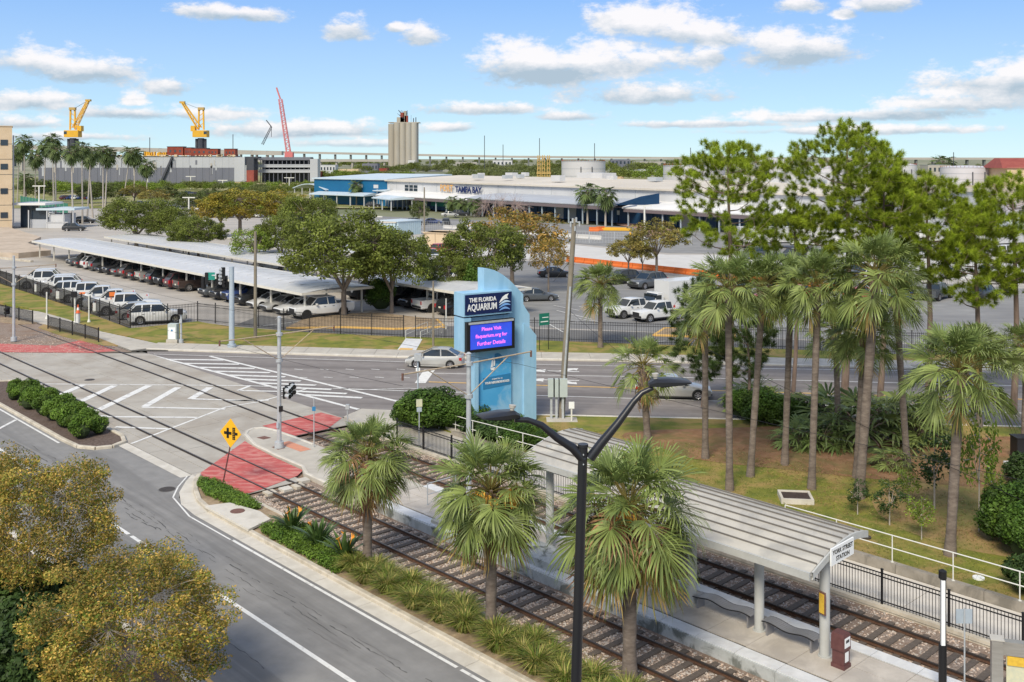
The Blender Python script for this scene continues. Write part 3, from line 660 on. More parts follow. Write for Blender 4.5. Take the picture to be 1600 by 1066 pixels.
def limbs_mesh(mname, targets, H0, r0, m, r, fork=.45, nl=6, lean=(0, 0), tw=.02, single=False, bend=.3):
    """trunk, limbs and twigs reaching every clump"""
    b = MB(); fk = Vector((lean[0]*fork, lean[1]*fork, H0 * fork))
    zc = float(np.mean(targets[:, 2])); top = Vector((lean[0], lean[1], H0))
    if single:
        pts = [Vector((lean[0]*t + .15*math.sin(t*5)*bend, lean[1]*t + .12*math.cos(t*4)*bend, H0*t)) for t in (0, .2, .4, .6, .8, .94)]
        b.tube(pts, [r0*1.15, r0, r0*.85, r0*.65, r0*.4, r0*.15], 8)
        left = [Vector(p) for p in targets]; lim = [max(left, key=lambda q: q.xy.length)]
        while len(lim) < 17: lim.append(max(left, key=lambda q: min((q - l).length for l in lim) * (.5 + q.xy.length * .3)))
        nodes = []
        for p in lim:
            t = max(fork, min(.93, (p.z - r.uniform(.25, .45) * (p.xy.length + .5)) / H0)); s = Vector((lean[0]*t, lean[1]*t, H0*t))
            m1 = s.lerp(p, .35) + Vector((0, 0, -.10 * (p - s).length)); m2 = s.lerp(p, .7) + Vector((0, 0, -.10 * (p - s).length))
            b.tube([s, m1, m2, p], [r0*.36*(1-t*.5), r0*.26*(1-t*.5), r0*.16*(1-t*.4), .014], 5, False); nodes += [m1, m1.lerp(m2, .5), m2, m2.lerp(p, .5), p]
        nodes += [Vector((lean[0]*t, lean[1]*t, H0*t)) for t in (.8, .86, .93)]
        for p in left:
            s = min(nodes, key=lambda q: (q - p).length); 
            if (s - p).length > .05: b.tube([s, s.lerp(p, .55) + Vector((0, 0, -.04)), p], [.016, .012, .008], 3, False)
        return b.mesh(mname, m, 60)
    b.tube([(0, 0, -.1), (lean[0]*fork*.3, lean[1]*fork*.3, H0*fork*.5), tuple(fk)], [r0*1.25, r0, r0*.9], 9)
    ends = []
    for i in range(nl):
        a = 2*math.pi*i/nl + r.uniform(-.3, .3); rr = float(np.percentile(np.hypot(targets[:,0], targets[:,1]), 65)) * r.uniform(.5, .8)
        e = Vector((math.cos(a)*rr, math.sin(a)*rr, zc + r.uniform(-.1, .35) * (H0 - zc)*2))
        if i == nl - 1: e = Vector((0, 0, zc + (H0 - zc)))
        mid = fk.lerp(e, .5) + Vector((r.uniform(-.2, .2), r.uniform(-.2, .2), .1)) * (H0*.1)
        b.tube([fk, mid, e], [r0*.62, r0*.4, r0*.2], 6, False); ends.append((mid, e))
    for p in targets:
        p = Vector(p); mid, e = min(ends, key=lambda q: (q[1] - p).length); s = e if (e - p).length < (mid - p).length else mid
        q = s.lerp(p, .5) + Vector((r.uniform(-1,1), r.uniform(-1,1), r.uniform(-.5,.8))) * .08 * (p - s).length
        b.tube([s, q, p], [r0*.16, r0*.09, tw], 4, False)
    return b.mesh(mname, m, 60)
def broadleaf(name, seed, H, Rx, Rz, zc, K, n, size, leaf, bark='bark', r0=.25, crad=.9, fork=.4, low=-.45, flat=.65, upb=.5, shell=.55, lean=(0,0), nl=6, aspect=.5, tw=.02):
    r = np.random.RandomState(seed); C = crown_points(K, Rx, Rz, zc, r, low, shell)
    V, t = leaves(C, np.full(len(C), crad) * r.uniform(.6, 1.25, len(C)), n, size, r, upb, aspect, flat)
    return limbs_mesh(name + '_trunk', C, H, r0, MATS[bark], r, fork, nl, lean, tw), quad_mesh(name + '_crown', V, t, MATS[leaf])
LIB = {}
def lib(key, fn):
    if key not in LIB: LIB[key] = fn()
    return LIB[key]
OAK = [lib(('oak', i), lambda i=i: broadleaf('oak', 20+i, 8.6, 5.2, 3.3, 5.9, 125, 150, .15, 'oak_leaf', crad=1.05, low=-.6, r0=.25, fork=.27)) for i in range(3)]
DOAK = [lib(('doak', i), lambda i=i: broadleaf('dark_oak', 30+i, 8, 4.6, 3.4, 5.2, 60, 90, .22, 'oak_dark', crad=1.2, low=-.6)) for i in range(2)]
OCH = [lib(('och', i), lambda i=i: broadleaf('ochre', 40+i, 7.5, 4.4, 2.9, 5.2, 95, 85, .16, 'ochre_leaf', crad=.95, low=-.5)) for i in range(2)]
OLV = [lib(('olv', i), lambda i=i: broadleaf('olive', 50+i, 6, 2.9, 2.2, 4.3, 70, 80, .13, 'olive_leaf', crad=.6, low=-.3, r0=.14, nl=7)) for i in range(2)]
BASEH = {}
for _k, _h in ((OAK, 9.9), (DOAK, 9.4), (OCH, 8.8), (OLV, 7.0)):
    for _t in _k: BASEH[id(_t)] = _h
def place_tree(kind, x, y, H, label, group=None, rz=None, baseH=8.6, wide=1.0, name='tree', cat='tree', z=0):
    baseH = BASEH.get(id(kind), baseH); tr, cr = kind; s = H / baseH
    o = empty(name, (x, y, z), rnd.uniform(0, 6.28) if rz is None else rz, label, cat, group)
    link('trunk', tr, o, scale=(s*wide, s*wide, s)); link('crown', cr, o, scale=(s*wide, s*wide, s)); return o
def ptree(kind, px, py, H, label, group=None, **k): x, y = G(px, py); return place_tree(kind, x, y, H, label, group, **k)

# --- fan palm fronds
def frond(b, e, r, Lp=1.0, Lb=1.0, nseg=24, droop=.5, w=.05, spread=118, curl=.5):
    """one costapalmate leaf; base at the origin, reaching out along +x"""
    p = Vector((0, 0, 0)); a = R(e); pts = [p.copy()]
    for i in range(4):
        p = p + Vector((math.cos(a), 0, math.sin(a))) * Lp / 4; pts.append(p.copy()); a -= R(droop * 22)
    b.mi = 0; b.tube(pts, [.03, .022, .018, .016, .014], 4, False)
    t = Vector((math.cos(a), 0, math.sin(a))); s = Vector((0, 1, 0)); n = s.cross(t) * -1 if s.cross(t).z < 0 else s.cross(t)
    for i in range(nseg):
        q = -1 + 2 * (i + .5) / nseg; an = R(spread) * q + r.gauss(0, .03)
        d = t * math.cos(an) + s * math.sin(an) + n * (.30 * abs(math.sin(an)) + r.uniform(-.06, .06)); d.normalize()
        L = Lb * (.74 + .26 * math.cos(an)) * r.uniform(.8, 1.12); st = p + t * (.22 * Lb * max(0, math.cos(an)) - .1*Lb)
        side = n.cross(d).normalized()
        g = curl * r.uniform(.35, 1.5) * (.35 + .65 * abs(q) * .7 + .2)
        if abs(q) > .93 and r.random() < .5: continue
        a0, a1 = st + d * .05, st + d * L * .55 - Vector((0, 0, g * L * .10)); a2 = st + d * L * .84 - Vector((0, 0, g * L * .34)); a3 = st + d * L * .98 - Vector((0, 0, g * L * .72))
        f = n * (w * .25)
        b.mi = 1
        k = len(b.v); b.v += [tuple(a0 - side*w*.3), tuple(a0 + side*w*.3), tuple(a1 - side*w*.55 + f), tuple(a1 + side*w*.55 - f), tuple(a2 - side*w*.36), tuple(a2 + side*w*.36), tuple(a3)]
        b.f += [(k, k+1, k+3, k+2), (k+2, k+3, k+5, k+4), (k+4, k+5, k+6)]; b.m += [1, 1, 1]
ELEV = [(80, .15, 'frond_young'), (62, .3, 'frond'), (42, .4, 'frond'), (22, .5, 'frond'), (2, .55, 'frond'), (-20, .5, 'frond'), (-42, .35, 'frond_yellow'), (-66, .2, 'frond_dead')]
FR = {}
for i, (e, dr, m) in enumerate(ELEV):
    for k in range(2):
        rr = random.Random(100 + i*5 + k); b = MB(); frond(b, e + rr.uniform(-6, 6), rr, 1.16, .90, 34, dr, .042, curl=.6 + .03*i)
        FR[i, k] = b.mesh('frond', [MATS['frond_dead'] if m == 'frond_dead' else MATS['frond_yellow'], MATS[m]])
FRD = []
for k in range(2):
    rr = random.Random(300 + k); b = MB(); frond(b, 20 - 30*k, rr, 1.0, .8, 22, .6, .04, curl=1.5); FRD.append(b.mesh('frond', [MATS['frond_dead'], MATS['frond_dead']]))
def palm(x, y, H, crown, label, group=None, r0=.17, z=0, lean=(0, 0), counts=(5, 8, 10, 10, 9, 7, 5, 3), boots=False, fruit=0, seed=0, dead_extra=0, bend=0, name='cabbage_palm'):
    """sabal palm whose fronds are parts"""
    r = random.Random(seed + 11); o = empty(name, (x, y, z), 0, label, 'palm tree', group)
    top = H - crown * .78; b = MB(); n = 9; P = []
    for i in range(n + 1):
        t = i / n; P.append(Vector((lean[0]*t + bend*math.sin(t*3.1), lean[1]*t, -.05 + (top+.05) * t)))
    b.tube(P, [r0 * (1.35 if i == 0 else 1.02 + .05*math.sin(i*2.3) - .08*i/n + (.12 if i > n-2 else 0)) for i in range(n + 1)], 12)
    b.build('trunk', MATS['bark_palm'], o, 60)
    c = P[-1]
    b = MB()
    for i in range(60 if boots else 26):
        a = i * 2.4; h = c.z - (i / 60. * 2.5 if boots else i/26*.45) + .12; rr = r0 * 1.02
        p0 = Vector((P[-1].x + math.cos(a)*rr, P[-1].y + math.sin(a)*rr, h - .12)); sd = .18 if i % 2 else -.18
        b.bar(p0, p0 + Vector((math.cos(a+sd)*.14, math.sin(a+sd)*.14, .32)), .10, .04, (math.cos(a), math.sin(a), 0))
    b.build('leaf_bases', MATS['boot'], o)
    s = crown / 1.75; sc = s
    for i, cnt in enumerate(counts):
        for k in range(cnt):
            a = k * 2*math.pi/cnt + i*.7 + r.uniform(-.25, .25)
            f = link('frond', (FRD[r.randrange(2)] if dead_extra and i in (2, 3, 4) and k % 6 == 1 else FR[i, r.randrange(2)]), o, (c.x + math.cos(a)*.08, c.y + math.sin(a)*.08, c.z + .38 - i*.08), (r.uniform(-.45, .45), r.uniform(-.2, .2), a), sc * r.uniform(.82, 1.12) * (.8, .86, .93, 1, 1, 1, .95, .9)[i])
    for k in range(fruit):
        a = r.uniform(0, 6.28) if fruit > 2 else -1.9 + 1.5*k; b = MB()
        for q in range(60):
            aa = a + r.gauss(0, .45); L = r.uniform(.5, 1.15); e = r.uniform(-.1, .9)
            p0 = Vector((math.cos(a)*.5, math.sin(a)*.5, .15)); p1 = p0 + Vector((math.cos(aa)*L*.5, math.sin(aa)*L*.5, e*.4 - .1)); p2 = p1 + Vector((math.cos(aa)*.15, math.sin(aa)*.15, -.4*r.uniform(.5, 1)))
            b.bar(p0, p1, .018); b.bar(p1, p2, .03)
        b.build('flower_stalk', MATS['fruit_stalk'], o, loc=(c.x, c.y, c.z))
    return o
# near palms in the roadside planting
pa = T(6.37, -1.9); palm(pa[0], pa[1], 5.6, 1.75, 'cabbage palm in the roadside planting nearest the yellow crossing sign', 'cabbage palms beside the near street', .18, seed=1, dead_extra=1, counts=(6, 11, 15, 17, 15, 11, 8, 6), z=.05)
pb = T(-1.1, -2.0); palm(pb[0], pb[1], 6.2, 1.95, 'cabbage palm with an orange flower cluster, middle one of the roadside planting', 'cabbage palms beside the near street', .19, fruit=2, seed=2, counts=(6, 11, 15, 17, 16, 12, 9, 6), z=.05)
pc = T(-6.44, -1.0); palm(pc[0], pc[1], 6.9, 2.25, 'large cabbage palm beside the black street lamp with crossed leaf stubs on its trunk', 'cabbage palms beside the near street', .22, boots=True, fruit=1, seed=3, dead_extra=1, counts=(7, 12, 16, 18, 17, 14, 11, 10), z=.05)
# far fan palms with one-piece crowns
def fan_crown(seed, n, Lp, Lb, nseg, m, lo=-60, hi=85, w=.07):
    r = random.Random(seed); V = []; b = MB()
    for i in range(n):
        e = hi + (lo - hi) * ((i + .5) / n) ** .9; k = len(b.v); frond(b, e, r, Lp, Lb, nseg, .6, w, curl=.7)
        M = Matrix.Rotation(i * 2.4, 4, 'Z')
        for j in range(k, len(b.v)): b.v[j] = tuple(M @ Vector(b.v[j]))
    return b.mesh('fan_crown', [MATS['boot'], MATS[m]])
FAN = [fan_crown(5, 26, .8, .95, 13, 'fan_far', w=.12), fan_crown(6, 28, .85, .95, 13, 'fan_far', w=.12)]
FANL = [fan_crown(7, 34, 1.0, 1.05, 18, 'frond_young', w=.07), fan_crown(8, 30, 1.0, 1.05, 18, 'frond', lo=-35, w=.07)]
def fan_palm(x, y, H, s, label, group=None, r0=.18, z=0, crown=None, bend=0, bark='bark_grey', name='fan_palm', lean=(0,0)):
    o = empty(name, (x, y, z), rnd.uniform(0, 6.28), label, 'palm tree', group); b = MB(); h = H - s*1.2
    P = [Vector((bend*math.sin(t*2.6) + lean[0]*t, lean[1]*t, h*t - .05)) for t in (0, .25, .5, .75, 1)]
    b.tube(P, [r0*1.4, r0*1.05, r0*.95, r0*.85, r0*.8], 8); b.build('trunk', MATS[bark], o, 60)
    link('crown', crown or FAN[rnd.randrange(2)], o, P[-1], (0, 0, rnd.uniform(0, 6.28)), s); return o
def saw_palmetto(x, y, s, label, group='palmettos under the pines', crown=None, z=.12, name='palmetto'):
    o = empty(name, (x, y, z), rnd.uniform(0, 6.28), label, 'palmetto', group)
    link('fronds', crown or PALMETTO[rnd.randrange(2)], o, (0, 0, .1), None, s)
    MB().tube([(0, 0, -.05), (.1, 0, .35*s)], [.14*s, .09*s], 7).build('stem', MATS['boot'], o)
    return o
PALMETTO = [fan_crown(9, 24, .95, .9, 16, 'frond_young', 5, 88, .07), fan_crown(10, 26, 1.0, .85, 16, 'frond', 0, 85, .07)]

# --- pines
def pine_mesh(seed, H, Rx, zlow, K, leaf='needle', lean=(0,0), top=1.0, per=120, nl=.33, r0=.2, sub=5):
    K = int(K * 1.05)
    r = np.random.RandomState(seed); C = []; zc = (H + zlow) / 2; Rz = (H - zlow) / 2
    tries = 0
    while len(C) < K and tries < 30000:
        tries += 1
        d = sph(1, r)[0]; k = r.uniform(.5, 1) ** .5
        if d[2] < 0 and r.uniform() < .72: continue
        wob = 1 + .27*math.sin(math.atan2(d[1], d[0])*3 + seed) + .15*math.sin(d[2]*6 + seed)
        p = np.array([d[0]*Rx*k*wob + lean[0]*(.6+.4*d[2]), d[1]*Rx*k*wob + lean[1], zc + d[2]*Rz*k])
        if all(np.linalg.norm(p - q) > .74 for q in C): C.append(p)
    C = np.array(C)
    tp = []
    for c in C:
        out = c - np.array([0, 0, zc]); out = out / (np.linalg.norm(out) + 1e-6)
        for j in range(sub):
            tp.append((c + sph(1, r)[0] * np.array([.40, .40, .24]), out + np.array([0, 0, .7]) + sph(1, r)[0]*.4))
    V = []; tn = []
    for (c, o) in tp:
        o = o / np.linalg.norm(o); d = sph(per, r) + o * .5; d /= np.linalg.norm(d, axis=1)[:, None]
        L = nl * r.uniform(.7, 1.15, per)[:, None]; s = np.cross(d, sph(per, r)); s /= np.linalg.norm(s, axis=1)[:, None]; s *= .0115
        st = c + o * r.uniform(-.16, .10, per)[:, None]
        tri = np.stack([st - s, st + s, st + d * L], 1).reshape(-1, 3); V.append(tri); tn.append(np.full(per*3, r.uniform(0, 1)))
    cr = quad_mesh('pine_crown', np.concatenate(V), np.concatenate(tn), MATS[leaf], 3)
    return limbs_mesh('pine_trunk', C, H - .4, r0, MATS['bark_pine'], r, fork=max(.3, zlow/H*.9), lean=lean, single=True, bend=1), cr
leafmat('rust_leaf', (.26,.20,.05), (.15,.18,.03), isl2=(.40,.24,.06), tint=.45)
mat('bark_pink', (.30,.22,.20), (.38,.30,.27), 5, .95)
# ---------------------------------------------------------------- park trees
def pine(px, py, H, Rx, zlow, K, seed, label, leaf='needle', lean=(0, 0), **k):
    x, y = G(px, py); tr, cr = pine_mesh(seed, H, Rx, zlow, K, leaf, lean, **k)
    o = empty('pine_tree', (x, y, .1), 0, label, 'pine tree', 'pines in the park'); link('trunk', tr, o); link('crown', cr, o); return o
pine(1140, 625, 17.6, 3.3, 9.4, 150, 61, 'tall pine left of the group with a rounded crown and open bare lower branches', r0=.2)
pine(1320, 628, 18.8, 3.5, 9.6, 185, 62, 'tallest pine of the park with a broad domed crown', lean=(.3, 0), r0=.24)
pine(1375, 640, 15.9, 3.0, 9.2, 120, 63, 'pine just right of the tallest pine, its crown sloping down to the right', lean=(.4, 0))
pine(1450, 640, 15.3, 3.3, 8.2, 150, 64, 'bright green pine behind the rightmost tall cabbage palm')
pine(1525, 650, 13.3, 2.6, 6.6, 95, 65, 'shorter pine between the bright green pine and the right edge pine')
pine(1585, 648, 15.2, 3.2, 7.6, 140, 66, 'pine at the right edge of the photo with the red roofed shed behind it')
pine(1240, 618, 13.4, 2.5, 7.2, 80, 67, 'slim pine between the two tallest pines', lean=(.2, 0), r0=.14)
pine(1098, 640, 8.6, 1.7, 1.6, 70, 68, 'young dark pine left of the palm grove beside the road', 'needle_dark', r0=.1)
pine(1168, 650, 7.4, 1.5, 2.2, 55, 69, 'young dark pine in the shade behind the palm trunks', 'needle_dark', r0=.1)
CP = 'cabbage palms of the park grove'
for i, (bx, by, tx, H, c, lab, kw) in enumerate([
    (1102, 720, 1102, 9.4, 1.7, 'leftmost cabbage palm of the grove, thin grey trunk', {}),
    (1140, 770, 1138, 11.5, 2.0, 'tall straight cabbage palm at the left front of the grove behind the station roof', {}),
    (1172, 748, 1192, 11.2, 1.9, 'cabbage palm leaning slightly right, second trunk of the grove front', {}),
    (1226, 730, 1236, 11.0, 1.8, 'cabbage palm of the grove third trunk from the left with yellow lower fronds', {}),
    (1268, 768, 1278, 11.6, 2.0, 'cabbage palm whose trunk stands beside the square planter box', {}),
    (1342, 782, 1368, 12.5, 2.35, 'tallest cabbage palm of the grove with a thick pale trunk', dict(r0=.22)),
    (1338, 750, 1350, 8.9, 1.9, 'lower cabbage palm close behind the thick trunked one', {}),
    (1418, 735, 1400, 10.3, 1.7, 'cabbage palm standing behind the grove at its right side', {}),
    (1484, 872, 1500, 9.4, 2.35, 'cabbage palm nearest the white railing with a tall smooth trunk', dict(r0=.2)),
    (1012, 690, 1005, 5.9, 2.0, 'short cabbage palm with a rough scaly trunk in front of the passing silver car', dict(boots=True, r0=.2)),
    (938, 545, 938, 7.2, 2.3, 'round headed cabbage palm in the verge in front of the parking lot fence', dict(r0=.2)),
    (1530, 670, 1530, 6.2, 1.6, 'small cabbage palm between two pine trunks near the road', {}),
    (1310, 690, 1306, 7.6, 1.7, 'cabbage palm hidden halfway in the middle of the grove', {}),
    (1600, 700, 1604, 7.0, 1.9, 'cabbage palm cut by the right edge of the photo', {})]):
    x, y = G(bx, by); Y = y; lean = ((tx - bx) * Y / FOC * 1.0, 0)
    palm(x, y, H-.35, c*.95, lab, CP, z=.1, lean=lean, seed=40 + i, counts=(8, 12, 13, 12, 9, 4, 1, 0) if not kw.get('boots') else (4, 6, 7, 7, 5, 4, 2, 1), **kw)
for i, (px, py, s, lab) in enumerate([(1350, 690, 2.2, 'large dark palmetto clump behind the thick palm trunk'), (1310, 672, 2.0, 'dark palmetto clump left in the shade of the grove'),
    (1395, 680, 2.0, 'palmetto clump right of the thick palm trunk'), (1440, 690, 1.6, 'fan leaved palmetto at the right end of the shaded bed'), (1286, 700, 1.3, 'small palmetto at the foot of the grove'),
    (1215, 655, 1.5, 'palmetto near the road left of the grove'), (1175, 640, 1.4, 'leafy palmetto at the left end of the bed'), (1395, 735, .8, 'low bright palmetto on the pine straw'), (1250, 700, 1.1, 'tuft of dark palmetto on the pine straw'), (1430, 662, 1.5, 'palmetto beside the road kerb behind the bed')]):
    x, y = G(px, py); saw_palmetto(x, y, s, lab)

# --- shrubs
def shrub_mesh(seed, rx, rz, n, size, leaf, K=14, box=0):
    r = np.random.RandomState(seed); d = sph(K, r); d[:, 2] = np.abs(d[:, 2]) * .9
    C = d * np.array([rx*.62, rx*.62, rz*.55]) * r.uniform(.8, 1.22, K)[:, None] + np.array([0, 0, rz*.42]); V, t = leaves(C, np.full(K, rx*.48), n, size, r, .6, .55, .9, .3)
    V[:, 2] = np.maximum(V[:, 2], .01)
    return quad_mesh('shrub_foliage', V, t, MATS[leaf])
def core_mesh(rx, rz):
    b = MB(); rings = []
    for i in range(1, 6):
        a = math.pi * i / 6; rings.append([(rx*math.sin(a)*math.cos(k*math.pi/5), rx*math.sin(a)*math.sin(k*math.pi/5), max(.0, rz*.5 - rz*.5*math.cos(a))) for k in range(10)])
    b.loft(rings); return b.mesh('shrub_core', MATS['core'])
SHR = {('hedge', i): shrub_mesh(70+i, .72, 1.05, 330, .06, 'hedge_leaf') for i in range(3)}
SHR.update({('shrub', i): shrub_mesh(80+i, 1.0, 1.4, 420, .085, 'shrub_leaf') for i in range(2)})
SHR.update({('hedgebig', i): shrub_mesh(90+i, 1.0, 1.4, 700, .055, 'cedar_leaf', 26) for i in range(2)})
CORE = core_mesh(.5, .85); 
def shrub(kind, x, y, s, label, group=None, z=.1, name='shrub', sz=1, cat='shrub'):
    keys = [k for k in SHR if k[0] == kind]; o = empty(name, (x, y, z), rnd.uniform(0, 6.28), label, cat, group)
    link('foliage', SHR[keys[rnd.randrange(len(keys))]], o, scale=(s, s, s*sz)); link('dark_core', CORE, o, scale=(s*(1 if kind == 'hedge' else 1.4), s*(1 if kind == 'hedge' else 1.4), s*sz*(1 if kind == 'hedge' else 1.4))); return o  # opaque dark ellipsoid added inside the leaves so gaps don't show through
hb = [(48.2,-2.2,.75),(46.2,-1.9,.95),(45.8,-3.0,.8),(44.0,-2.5,1.0),(43.7,-1.7,.85),(42.4,-3.1,1.0),(41.6,-2.0,1.0),(40.3,-2.9,1.0),(39.6,-1.8,1.0),(38.4,-2.9,1.05),(37.5,-1.9,1.0),(36.4,-3.0,1.05),(35.4,-2.0,.9),(34.6,-3.0,.9),(33.4,-2.1,.8),(33.2,-3.2,1.0)]
hl = ['farthest clipped bush at the back tip of the hedge island', 'front bush at the rounded end of the hedge island']
for i, (u, v, s) in enumerate(hb):
    x, y = T(u, v); shrub('hedge', x, y, s*1.02, hl[0] if i == 0 else hl[1] if i == len(hb)-1 else ['second','third','fourth','fifth','sixth','seventh','eighth','ninth','tenth','eleventh','twelfth','thirteenth','fourteenth','fifteenth'][i-1] + ' clipped bush of the hedge island counted from its far left tip', 'clipped bushes on the hedge island', .06, 'hedge_bush', 1.05, 'bush')
for i, (px, py, s, sz, kind, lab) in enumerate([(672, 670, 1.95, .72, 'hedgebig', 'big rounded hedge left of the aquarium sign'), (722, 672, 1.6, .66, 'hedgebig', 'rounded hedge at the foot of the aquarium sign'), (640, 668, 1.1, .7, 'hedgebig', 'low left shoulder of the hedge beside the road'),
    (778, 690, 1.3, .55, 'shrub', 'dark shrub behind the ramp railing under the sign'), (822, 702, 1.3, .6, 'hedgebig', 'low hedge behind the left station roof'), (750, 680, 1.2, .6, 'shrub', 'dark shrub between the sign and the ramp railing'), (800, 684, 1.2, .6, 'hedgebig', 'low hedge in front of the sign base'), (850, 706, 1.1, .6, 'hedgebig', 'last bush of the low hedge beside the lawn'),
    (1590, 850, 1.5, 1.0, 'hedgebig', 'dense round green bush at the right edge of the lawn'), (1612, 880, 1.3, 1.0, 'hedgebig', 'green bush below the round one, cut by the right edge'), (1606, 760, 1.1, .9, 'shrub', 'dark shrub at the right edge near the concrete pad'), (1612, 930, 1.0, .8, 'shrub', 'shrub behind the white railing at the right edge'),
    (1190, 662, 1.5, .8, 'hedgebig', 'low green bush along the road left of the grove'), (1225, 664, 1.4, .7, 'hedgebig', 'low green bush along the road behind the third palm'), (1262, 664, 1.3, .7, 'shrub', 'low dark bush along the road behind the planter palm'), (1160, 655, 1.2, .8, 'hedgebig', 'low green bush along the road at the leftmost palms'),
    (742, 478, 2.0, 1.4, 'hedgebig', 'tall leafy bush in the parking lot planter'), (595, 486, 1.6, 1.2, 'hedgebig', 'bright green bush between the two oaks of the lot planter')]):
    x, y = G(px, py); shrub(kind, x, y, s, lab, None, sz=sz)
# near planting at the lower left
k = 0
for (px, py, s) in [(20, 985, 1.3), (75, 968, 1.2), (115, 985, 1.1), (35, 1045, 1.3), (95, 1070, 1.1), (10, 1100, 1.2), (120, 1040, 1.0), (70, 1010, 1.1), (-20, 1000, 1.3), (60, 1110, 1.1)]:
    x, y = G(px, py); shrub('shrub', x, y, s, ['dark green shrub left of the slender trunk at the lower left', 'dark green shrub behind the slender trunk at the lower left', 'dark green shrub right of the slender trunk at the lower left'][k] if k < 3 else ['lowest left', 'lower middle', 'bottom corner', 'rightmost', 'central', 'far left', 'bottom'][k-3] + ' dark green shrub in the bed under the autumn trees', 'dark shrubs under the autumn trees', sz=1.0); k += 1
MYR = [broadleaf('myrtle', 55+i, 5.3, 2.6, 2.3, 3.55, 190, 290, .047, 'myrtle_leaf', 'bark_grey', crad=.46, low=-.75, r0=.07, nl=7, flat=.8, fork=.3, tw=.006) for i in range(2)]
x, y = G(59, 982); place_tree(MYR[0], x-.3, y, 6.3, 'autumn coloured tree at the left edge with a slender visible trunk', 'autumn trees beside the near street', baseH=6.25, wide=1.0, rz=0)
x, y = G(205, 1128); place_tree(MYR[1], x, y, 5.1, 'nearest autumn coloured tree, its crown overhanging the street edge line', 'autumn trees beside the near street', baseH=6.25, wide=1.22, rz=1)

# --- roadside planting: grass clumps, strap plants, juniper
def clump_mesh(seed, n, h, w, leafm, spread=.5, curl=.5):
    r = np.random.RandomState(seed); V = []; tn = []
    for i in range(n):
        a = r.uniform(0, 6.28); o = np.array([math.cos(a), math.sin(a), 0]); b0 = o * r.uniform(0, .22); sp = r.uniform(.1, 1) * spread; L = h * r.uniform(.6, 1.1)
        p1 = b0 + o * sp * .4 * L + np.array([0, 0, L*.65]); p2 = b0 + o * sp * 1.1 * L + np.array([0, 0, L * (1 - curl * sp)])
        s = np.array([-math.sin(a), math.cos(a), 0]) * w
        V += [b0 - s, b0 + s, p1 + s*.8, p1 - s*.8, p1 - s*.8, p1 + s*.8, p2 + s*.1, p2 - s*.1]; tn += [r.uniform(0, 1)] * 8
    return quad_mesh('blades', np.array(V), tn, MATS[leafm])
GR = [clump_mesh(i, 620, .85, .013, 'grass_blade', .75, .55) for i in range(3)]
gspots = [(6.4,-2.5),(5.7,-2.0),(5.2,-2.75),(4.6,-2.2),(3.9,-2.7),(3.5,-1.95),(3.0,-2.5),(2.2,-2.75),(2.5,-1.9),(1.5,-2.35),(.7,-2.7),(.2,-2.1),(-.4,-2.6),(-1.6,-2.3),(-2.3,-2.7),(-2.5,-2.0),(-3.2,-2.5),(-3.9,-2.0),(-4.1,-2.75),(-4.8,-2.4),(-5.4,-2.8),(-5.8,-2.0),(-6.6,-2.6),(-7.3,-2.1),(-8,-2.7),(-9,-2.3),(.8,-1.8),(-3.0,-1.75)]
for i, (u, v) in enumerate(gspots):
    x, y = T(u, v); o = link('grass_clump', GR[i % 3], None, (x, y, .08), (0, 0, i*1.3), (1.45, 1.45, rnd.uniform(.62, .85)))
    ORD = ['first','second','third','fourth','fifth','sixth','seventh','eighth','ninth','tenth','eleventh','twelfth','thirteenth','fourteenth','fifteenth','sixteenth','seventeenth','eighteenth','nineteenth','twentieth','twenty first','twenty second','twenty third','twenty fourth']
    k_ = sorted([g for g in gspots if (g[0] > -1) == (u > -1)], key=lambda g: -g[0]).index((u, v))
    lab = ORD[k_] + (' grass clump along the kerb counted from the first cabbage palm' if u > -1 else ' grass clump along the kerb counted from the middle cabbage palm towards the street lamp')
    if i == 0: lab = 'tan tipped ornamental grass clump right at the foot of the first cabbage palm'
    tag(o, lab, 'ornamental grass', 'grass clumps in the roadside bed')
def strap_mesh(seed, n=46, h=1.15):
    r = random.Random(seed); b = MB()
    for i in range(n):
        a = r.uniform(0, 6.28); sp = r.uniform(.05, .85); L = h * r.uniform(.7, 1.1); o = Vector((math.cos(a), math.sin(a), 0)); s = Vector((-math.sin(a), math.cos(a), 0))
        pts = [o*.1 + o*(sp*L*t*t*.95) + Vector((0, 0, L*(t - .35*sp*t*t))) for t in (0, .35, .6, .8, 1)]; w = [.012, .02, .065, .06, .006]
        k = len(b.v)
        for p, ww in zip(pts, w): b.v += [tuple(p - s*ww), tuple(p + s*ww)]
        for q in range(4): b.f.append((k+2*q, k+2*q+1, k+2*q+3, k+2*q+2)); b.m.append(0)
    return b.mesh('strap_leaves', MATS['strap_leaf'])
ST = [strap_mesh(1), strap_mesh(2)]
for i, (u, v, lab) in enumerate([(11.4,-2.3,'strap leaved plant with orange blooms, farthest of the three by the kerb'), (9.3,-2.35,'strap leaved plant in the middle of the three in the green bed'), (7.3,-2.35,'strap leaved plant with an orange bloom next to the first cabbage palm')]):
    x, y = T(u, v); o = empty('bird_of_paradise', (x, y, .08), i, lab, 'plant', 'strap leaved plants in the roadside bed'); link('leaves', ST[i % 2], o, scale=1.12)
    for k in range(3 if i != 1 else 1):
        a = k*2.1 + i*2; b = MB(); p = Vector((math.cos(a)*.3, math.sin(a)*.3, 1.0)); b.bar((0, 0, .1), p, .02); 
        for q in range(5): b.bar(p, p + Vector((math.cos(a+q*.5)*.12, math.sin(a+q*.5)*.12, .08 + .03*q)), .03, .02)
        b.build('flower', MATS['orange_bloom'], o)
